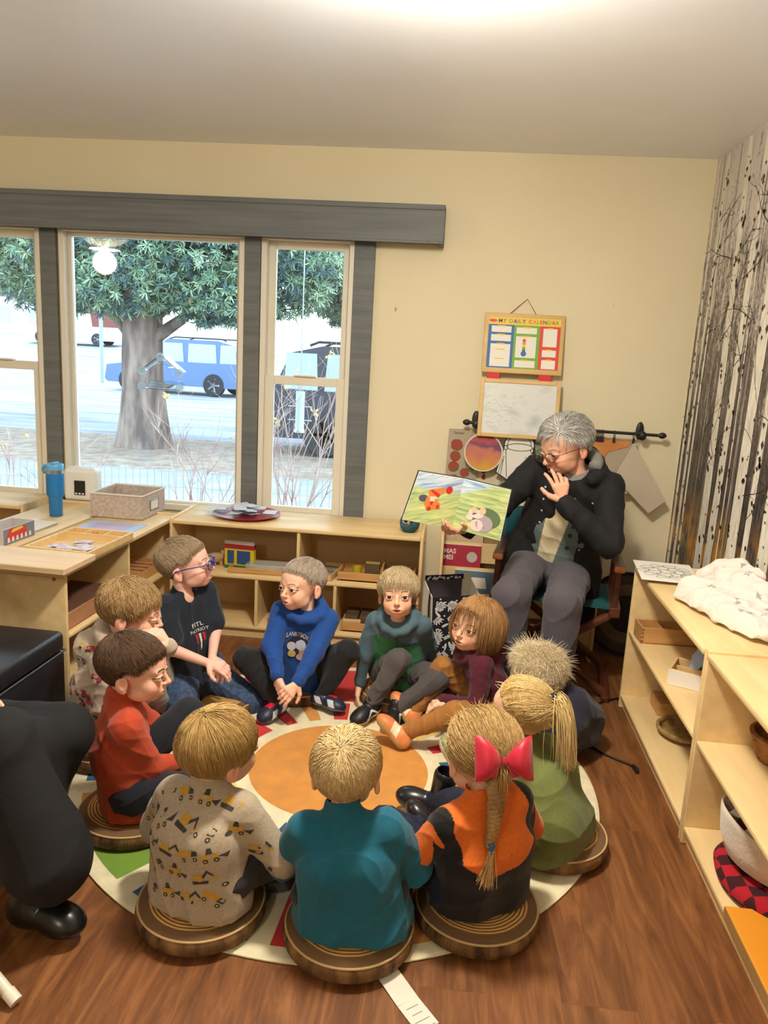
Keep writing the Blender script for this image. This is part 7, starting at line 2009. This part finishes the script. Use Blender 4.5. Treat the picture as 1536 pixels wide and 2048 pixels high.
person('child in blue-framed glasses and a dark navy printed tee, gazing right', (-1.075, 3.10, SZ), RAD(-32), hx(368, 1130, 3.08), (RAD(6), RAD(12), RAD(0)),
       {'R': {'a': (-.03, -.11, .0), 'pole': (1, -.15, .1), 'toe': (-1, 0, 0), 'up': (-.1, 0, -1)}, 'L': {'a': (-.03, .10, .0), 'pole': (1, .15, .15), 'toe': (-1, 0, 0), 'up': (-.1, 0, -1)}},
       {'R': {'w': at(416, 1326, y=2.93), 'd': Vector((.9, -.1, -.15)), 'n': Vector((0, .3, -1)), 'pole': Vector((-.7, -.3, -.7)), 'curl': .8}, 'L': {'w': at(424, 1316, y=2.98), 'd': Vector((.6, -.6, -.3)), 'n': Vector((-.3, 0, -1)), 'pole': Vector((.3, .5, -.8)), 'curl': .8}},
       dict(col=(22, 30, 44), extra=flag_print, sleeve=.72, seed=19, vneck=True, fat=1.02, arm=1.12, slouch=.0), dict(col=(74, 96, 130), mat=m_denim, seed=8, fat=1.1), ('sneaker', ((70, 70, 76), (190, 186, 180), (200, 200, 200), (90, 90, 90))),
       dict(style='short', col=(132, 106, 76), col2=(182, 162, 136), n=6600, L=.048, lift=.22, rand=.17, th=.007, seed=12, crown=(-.5, 0, .86), sweep=(.3, 0, .05)), s=1.10, hs=1.15, skin=(242, 190, 172), iris=(90, 110, 130), brow=(160, 126, 92), after=lambda x: spectacles(x, (30, 46, 140), 'blue'))
# --- patterned hoodie, wiping an eye
def trucks(x, V, F):
    out = []
    R = random.Random(5)
    for o, u_, v_ in ((x['S']['R'] - nv((0, 0, .08)) + nv((0, -.05, 0)), nv((1, 0, 0)), nv((0, 0, 1.))), (x['Pv'] + x['ax'] * .12 + nv((.0, -.07, 0)), nv((1, 0, 0)), nv((0, 0, 1.))), (x['A']['L']['e'], nv((1, .2, 0)), nv((0, 0, 1.)))):
        P = Print(V, F, o, u_, v_)
        for i in range(16):
            cx, cy, a = R.uniform(-.15, .15), R.uniform(-.15, .12), R.uniform(-.6, .6); co = R.choice(((168, 44, 60), (168, 44, 60), (168, 44, 60), (190, 160, 60), (110, 96, 96)))
            q = lambda pts: [(cx + p[0] * math.cos(a) - p[1] * math.sin(a), cy + p[0] * math.sin(a) + p[1] * math.cos(a)) for p in pts]
            P.poly(q([(-.022, -.004), (.012, -.004), (.012, .010), (-.022, .008)]), co); P.poly(q([(.013, -.004), (.024, -.004), (.022, .007), (.013, .010)]), co)
            for wx in (-.012, .014): w = q([(wx, -.006)])[0]; P.circle(w[0], w[1], .0055, (70, 54, 54), 1)
        out += P.out
    return out
person('child in a beige hoodie printed with red trucks, head bowed, rubbing an eye', (-1.235, 2.655, SZ - .02), RAD(2), hx(258, 1222, 2.63), (RAD(14), RAD(-10), RAD(0)),
       {'R': {'a': at(322, 1412, z=.085), 'pole': Vector((.3, -.1, 1)), 'toe': Vector((1, -.25, -.05))}, 'L': {'a': at(356, 1396, z=.08), 'pole': Vector((.2, .6, .7)), 'toe': Vector((1, .1, 0))}},
       {'L': {'w': at(338, 1292, y=2.54), 'd': Vector((-.62, -.05, .72)), 'n': Vector((-.75, .1, -.6)), 'pole': Vector((.5, .2, -1)), 'curl': .9}, 'R': {'w': (.12, -.10, .10), 'd': (.8, .3, -.4), 'pole': (-.5, -.6, -.4)}},
       dict(col=(184, 166, 148), extra=trucks, seed=20, hood=1.15, fat=1.1, arm=1.12, slouch=.05, wr=(.0055, 26)), dict(col=(160, 150, 140), seed=9, fat=1.0, cuff=.04), ('slip', ((34, 30, 30), (40, 36, 36), (60, 50, 50), (40, 40, 40))),
       dict(style='wavy', col=(148, 114, 72), col2=(206, 172, 122), n=6600, L=.062, lift=.20, rand=.26, th=.007, seed=13, grav=.06, curl=.6, crown=(-.45, 0, .89), line=.0), s=1.08, hs=1.18, skin=(238, 186, 160), open_=.35, brow=(150, 116, 80))
# --- orange-red long sleeve, dark hair
person('child with short dark brown hair in an orange-red long-sleeved top, in profile', (-.985, 2.25, SZ), RAD(28), hx(264, 1338, 2.235), (RAD(10), RAD(-4), RAD(0)),
       {'R': {'a': (.22, .02, -.02), 'pole': (.5, -.9, .45)}, 'L': {'a': (.24, .05, .0), 'pole': (.4, .4, 1)}},
       {'R': {'w': at(378, 1524, z=.20), 'd': Vector((.9, .2, -.2)), 'pole': Vector((-.4, -.7, -.7))}, 'L': {'w': (.20, .08, .14), 'd': (.8, -.3, -.3)}},
       dict(col=(184, 66, 28), seed=21, fat=1.05, arm=1.02, slouch=.03, collar=(178, 62, 26), wr=(.0045, 26)), dict(col=(20, 24, 34), seed=10), ('slip', ((110, 76, 46), (150, 110, 66), (90, 60, 40), (90, 60, 40))),
       dict(style='short', col=(58, 42, 32), col2=(112, 82, 58), n=6600, L=.050, lift=.12, rand=.12, th=.008, seed=14, crown=(-.45, .1, .88), sweep=(.25, 0, 0), line=-.05), s=1.10, hs=1.14, skin=(242, 188, 162), iris=(80, 60, 46), brow=(92, 66, 46))

# ---------------------------------------------------------------- the reader
def cardigan(x, V):
    p = V - x['N']; ll = p @ x['Lb']; d = p @ x['fr']; h = p @ x['ax']
    cream = np.array(lin((226, 212, 176))[:3]); green = np.array(lin((96, 112, 108))[:3]); gy = np.array(lin((150, 148, 144))[:3])
    m = (ll < .030 + .12 * (h + .25)) & (ll > -.075)
    C = np.where(m[:, None], cream, green); return np.where((h > -.035)[:, None], gy, C)
def knit_buttons(x, V, F):
    P = Print(V, F, x['N'] - x['ax'] * .20 + x['fr'] * .08, x['Lb'], x['ax'])
    for y in (.0, -.085, -.155): P.circle(.055, y, .0105, (40, 44, 44), 2)
    for y in (.06, -.04): P.circle(.058, y, .009, (52, 56, 54), 2)
    return P.out
def coat(x):
    s, ax, Lb, fr, N, Pv, S, A = x['s'], x['ax'], x['Lb'], x['fr'], x['N'], x['Pv'], x['S'], x['A']; pr = []
    for q in (-1, 1):
        pr += [('c', Pv - ax * .07 + Lb * q * .09 - fr * .03, Pv + (N - Pv) * .45 + Lb * q * .075 - fr * .015, .135, .122, .04), ('c', Pv + (N - Pv) * .45 + Lb * q * .075 - fr * .015, N - ax * .10 + Lb * q * .07, .122, .105, .04)]
        pr += [('c', Pv + Lb * q * .14 + ax * .06 + fr * .02, Pv + Lb * q * .19 - ax * .16 + fr * .08, .10, .075, .05), ('c', Pv + Lb * q * .17 + fr * .02, Pv + Lb * q * .215 - fr * .02 - ax * .21, .07, .05, .05)]
    pr += [('c', S['L'], S['R'], .068, .068, .03)]
    for q in 'LR':
        a = A[q]; e2 = a['w'] + (a['e'] - a['w']) * .10
        pr += [('c', S[q], a['e'], .074, .066, .025), ('c', a['e'], e2, .066, .050, .02), ('c', e2, e2 + (a['e'] - a['w']) * .12, .053, .055, .008)]
    ring = [N + ax * (.022 + .026 * math.cos(a)) + (-fr * math.cos(a) + Lb * math.sin(a)) * .118 for a in np.linspace(-2.3, 2.3, 11)]
    for i in range(10): pr.append(('c', ring[i], ring[i + 1], .034, .034, .02))
    pr.append(('e', N - fr * .12 - ax * .03, nv((.085, .085, .075)), .03))
    # open front: a wedge down the middle, and the neck
    subs = [('c', N + fr * .155 - ax * (.02 + .06 * i) + Lb * .012, N + fr * .155 - ax * (.06 + .06 * i) + Lb * .012, .062 + .006 * i, .064 + .007 * i) for i in range(8)]
    subs += [('c', N, N + ax * .15, .070, .085), ('c', Pv + fr * .12 - ax * .05, Pv + fr * .26 - ax * .10, .13, .16)]
    def extra(V, F):
        out = []
        P = Print(V, F, Pv + ax * .035 + Lb * .15 + fr * .08, unit(Lb * .9 - fr * .45), ax, d=.25)
        P.poly([(-.016, -.02), (.016, -.02), (.016, .02), (-.016, .02)], (206, 160, 110), 1); P.poly([(-.012, -.016), (.012, -.016), (.012, .016), (-.012, .016)], (222, 190, 150), 2); P.circle(0, 0, .008, (190, 120, 60), 3)
        P2 = Print(V, F, N - ax * .2 + Lb * .10 + fr * .1, Lb, ax)
        for i in range(6): P2.circle(.018 - .002 * i, .10 - i * .085, .005, (196, 196, 196), 2)
        P3 = Print(V, F, N - ax * .2 - Lb * .10 + fr * .1, Lb, ax)
        for i in range(5): P3.circle(-.01 + .004 * i, .12 - i * .06, .005, (196, 196, 196), 2)
        return out + P.out + P2.out + P3.out
    o, V, F = garment('coat', pr, M('black_canvas', (255, 255, 255), .85, attr='Col', bump=.2, bs=260), x['root'], x['base'], (13, 13, 16), wr=(.007, 20), seed=31, subs=subs, extra=extra, res=.006)
    # grey fleece lining of the collar and hood, drawstrings
    hd = MB(); b = x['base']
    rr = [N + ax * (.058 + .012 * math.cos(a)) + (-fr * math.cos(a) + Lb * math.sin(a)) * .092 - b for a in np.linspace(-2.0, 2.0, 13)]
    hd.tube(rr, .030, 10); hd.build('hood_lining', M('grey_fleece', (128, 126, 122), .95, bump=.4, bs=120), o, smooth=180)
    spectacles(x, (40, 30, 28), 'dark', .023, .0155, 2.6, .0013)
LADY = person('gray-haired reader in glasses and a black coat holding up the open book', (.545, 3.84, .475), RAD(-104), hx(1133, 893, 3.66), (RAD(214), RAD(-17), RAD(4)),
       {'R': {'a': Vector((.345, 3.43, .075)), 'pole': Vector((-.3, -1, .6)), 'toe': Vector((-.25, -1, 0))}, 'L': {'a': Vector((.53, 3.36, .075)), 'pole': Vector((-.2, -1, .6)), 'toe': Vector((-.1, -1, 0))}},
       {'L': {'w': at(1126, 1004, y=3.47), 'd': Vector((-.22, .12, .95)), 'n': Vector((-.25, .95, -.1)), 'pole': Vector((.9, -.3, -.9)), 'curl': (.35, .30, .55, .75), 'spread': .3, 'thumb': .3}, 'R': {'w': at(930, 1058, y=3.425), 'd': Vector((-.72, -.62, -.05)), 'n': Vector((.1, .45, .9)), 'pole': Vector((-.5, .5, -.9)), 'curl': .85}},
       dict(col=cardigan, extra=knit_buttons, seed=30, fat=.94, arm=.7, hem=.084, slouch=.0, name='cardigan'), dict(col=(88, 82, 90), seed=32, fat=1.12, wr=(.006, 20), cuff=.05), ('clog', ((50, 44, 42), (60, 54, 50), (60, 60, 60), (60, 60, 60)), 1.25),
       dict(style='short', col=(176, 172, 166), col2=(226, 224, 220), n=6600, L=.075, lift=.26, rand=.16, th=.011, seed=15, crown=(-.6, 0, .8), sweep=(-1.3, -.6, .2), line=-.13, hug=.5), skin=(226, 170, 142), s=1.16, hs=1.30, adult=True, hips=.09, shw=.150, iris=(80, 84, 90), gaze=(.1, -.7), open_=.7, mouth=.6, lips=(168, 88, 84), brow=(150, 142, 134), group=None, after=coat)
# ---------------------------------------------------------------- the adult at the left edge
def long_coat(x):
    s, ax, Lb, fr, N, Pv, S, A, G = x['s'], x['ax'], x['Lb'], x['fr'], x['N'], x['Pv'], x['S'], x['A'], x['G']; pr = []
    for q in (-1, 1):
        pr += [('c', Pv + Lb * q * .09, N - ax * .10 + Lb * q * .07, .14, .11, .04)]
    pr += [('c', S['L'], S['R'], .07, .07, .03)]
    for q in 'LR':
        a = A[q]; pr += [('c', S[q], a['e'], .075, .068, .025), ('c', a['e'], a['w'], .068, .05, .02)]
        g = G[q]; low = g['k'] * .28 + g['a'] * .72
        pr += [('c', g['h'], g['k'], .10, .085, .04), ('c', g['k'], low + nv((.075, 0, .0)), .088, .118, .04)]
    kn = (G['L']['k'] + G['R']['k']) / 2; pr += [('c', kn - nv((.03, 0, .05)), kn - nv((.06, 0, .26)), .10, .13, .05)]
    def extra(V, F):
        P = Print(V, F, G['R']['k'] * .3 + G['R']['a'] * .7 + nv((-.03, -.1, .05)), nv((1, .2, 0)), nv((0, 0, 1)))
        P.circle(0, 0, .011, (150, 146, 120), 3); return P.out
    garment('coat', pr, MATS['black_canvas'], x['root'], x['base'], (12, 12, 14), wr=(.007, 11), seed=33, cuts=[(nv((0, 0, G['R']['a'][2] + .075)), nv((.10, 0, -1.)))], extra=extra, res=.0065)
person('seated adult in a long black coat and black clogs at the left edge', (-1.56, 1.90, .33), RAD(-6), Vector((-1.80, 1.98, 1.10)), (RAD(20), 0, 0),
       {'R': {'a': Vector((-1.04, 1.735, .098)), 'pole': Vector((1, 0, .6)), 'toe': Vector((1, -.08, -.04))}, 'L': {'a': Vector((-1.40, 2.02, .095)), 'pole': Vector((1, .1, .6)), 'toe': Vector((1, .1, -.05))}},
       {'L': {'w': Vector((-1.40, 2.0, .56)), 'd': Vector((1, -.2, -.2))}, 'R': {'w': Vector((-1.42, 1.82, .56)), 'd': Vector((1, .2, -.2))}},
       None or dict(col=(60, 60, 66), fat=.8, arm=.7, name='shirt'), dict(col=(40, 40, 44), crop=.45), ('clog', ((18, 18, 20), (14, 14, 15), (30, 30, 30), (30, 30, 30)), 1.18),
       dict(style='short', col=(90, 70, 50), col2=(130, 100, 74), n=1500, L=.09, seed=16, grav=.2), s=1.12, hs=1.30, adult=True, hips=.09, shw=.150, face=True, group=None, after=long_coat, body_res=.004)

# ---------------------------------------------------------------- starry blanket heaped on the right shelf
def blanket():
    t = thing('blanket', 'crumpled white fleece blanket printed with grey and pink stars', 'blanket', (1.06, 2.9, T2 + .014)); b = nv((1.06, 2.9, T2 + .014)); z0 = T2 + .014
    A = lambda x, y, z: nv((x, y, z0 + z))
    pr = [('c', A(1.0, 3.02, .006), A(1.09, 2.64, .006), .085, .06, .03), ('c', A(1.12, 3.06, .008), A(1.16, 2.66, .008), .085, .07, .03)]
    for pts, r in (([(.955, 3.06, .018), (.965, 2.92, .020), (1.02, 2.74, .018), (1.10, 2.58, .016)], .022), ([(1.00, 3.08, .030), (1.02, 2.97, .042), (1.07, 2.86, .046), (1.09, 2.78, .040)], .036), ([(1.05, 3.14, .06), (1.10, 3.11, .115), (1.17, 3.06, .128), (1.20, 2.95, .12)], .030), ([(1.05, 3.14, .02), (1.06, 3.12, .07)], .026),
                   ([(1.10, 3.02, .085), (1.15, 2.95, .10), (1.19, 2.84, .085)], .05), ([(1.07, 3.05, .06), (1.12, 2.94, .075), (1.17, 2.80, .06)], .028), ([(1.07, 2.80, .03), (1.10, 2.76, .055), (1.13, 2.79, .06)], .030), ([(1.09, 2.76, .045), (1.10, 2.70, .04), (1.14, 2.66, .03), (1.19, 2.60, .03)], .022), ([(1.15, 2.78, .05), (1.19, 2.72, .05), (1.20, 2.64, .04)], .032)):
        for i in range(len(pts) - 1): pr.append(('c', A(*pts[i]), A(*pts[i + 1]), r, r, .010))
    def stars(V, F):
        P = Print(V, F, A(1.08, 2.88, 0), nv((1, 0, 0)), nv((0, 1, 0)), d=.3, off=.0012); R = random.Random(4)
        for k in range(30):
            cx, cy, a, s_ = R.uniform(-.14, .13), R.uniform(-.30, .26), R.uniform(0, 6), R.uniform(.014, .021)
            P.poly([(cx + s_ * (1 if j % 2 else .45) * math.cos(a + j * PI / 5), cy + s_ * (1 if j % 2 else .45) * math.sin(a + j * PI / 5)) for j in range(10)], (172, 166, 162) if k % 3 else (230, 186, 192))
        return P.out
    garment('fleece', pr, M('fleece_pile', (255, 255, 255), .95, attr='Col', bump=.5, bs=200, sheen=.4), t, b, (236, 226, 216), wr=(.007, 26), seed=41, cuts=[(A(0, 0, 0), nv((0, 0, -1.))), (nv((1.255, 0, 0)), nv((1., 0, 0)))], extra=stars, smooth=2)
blanket()
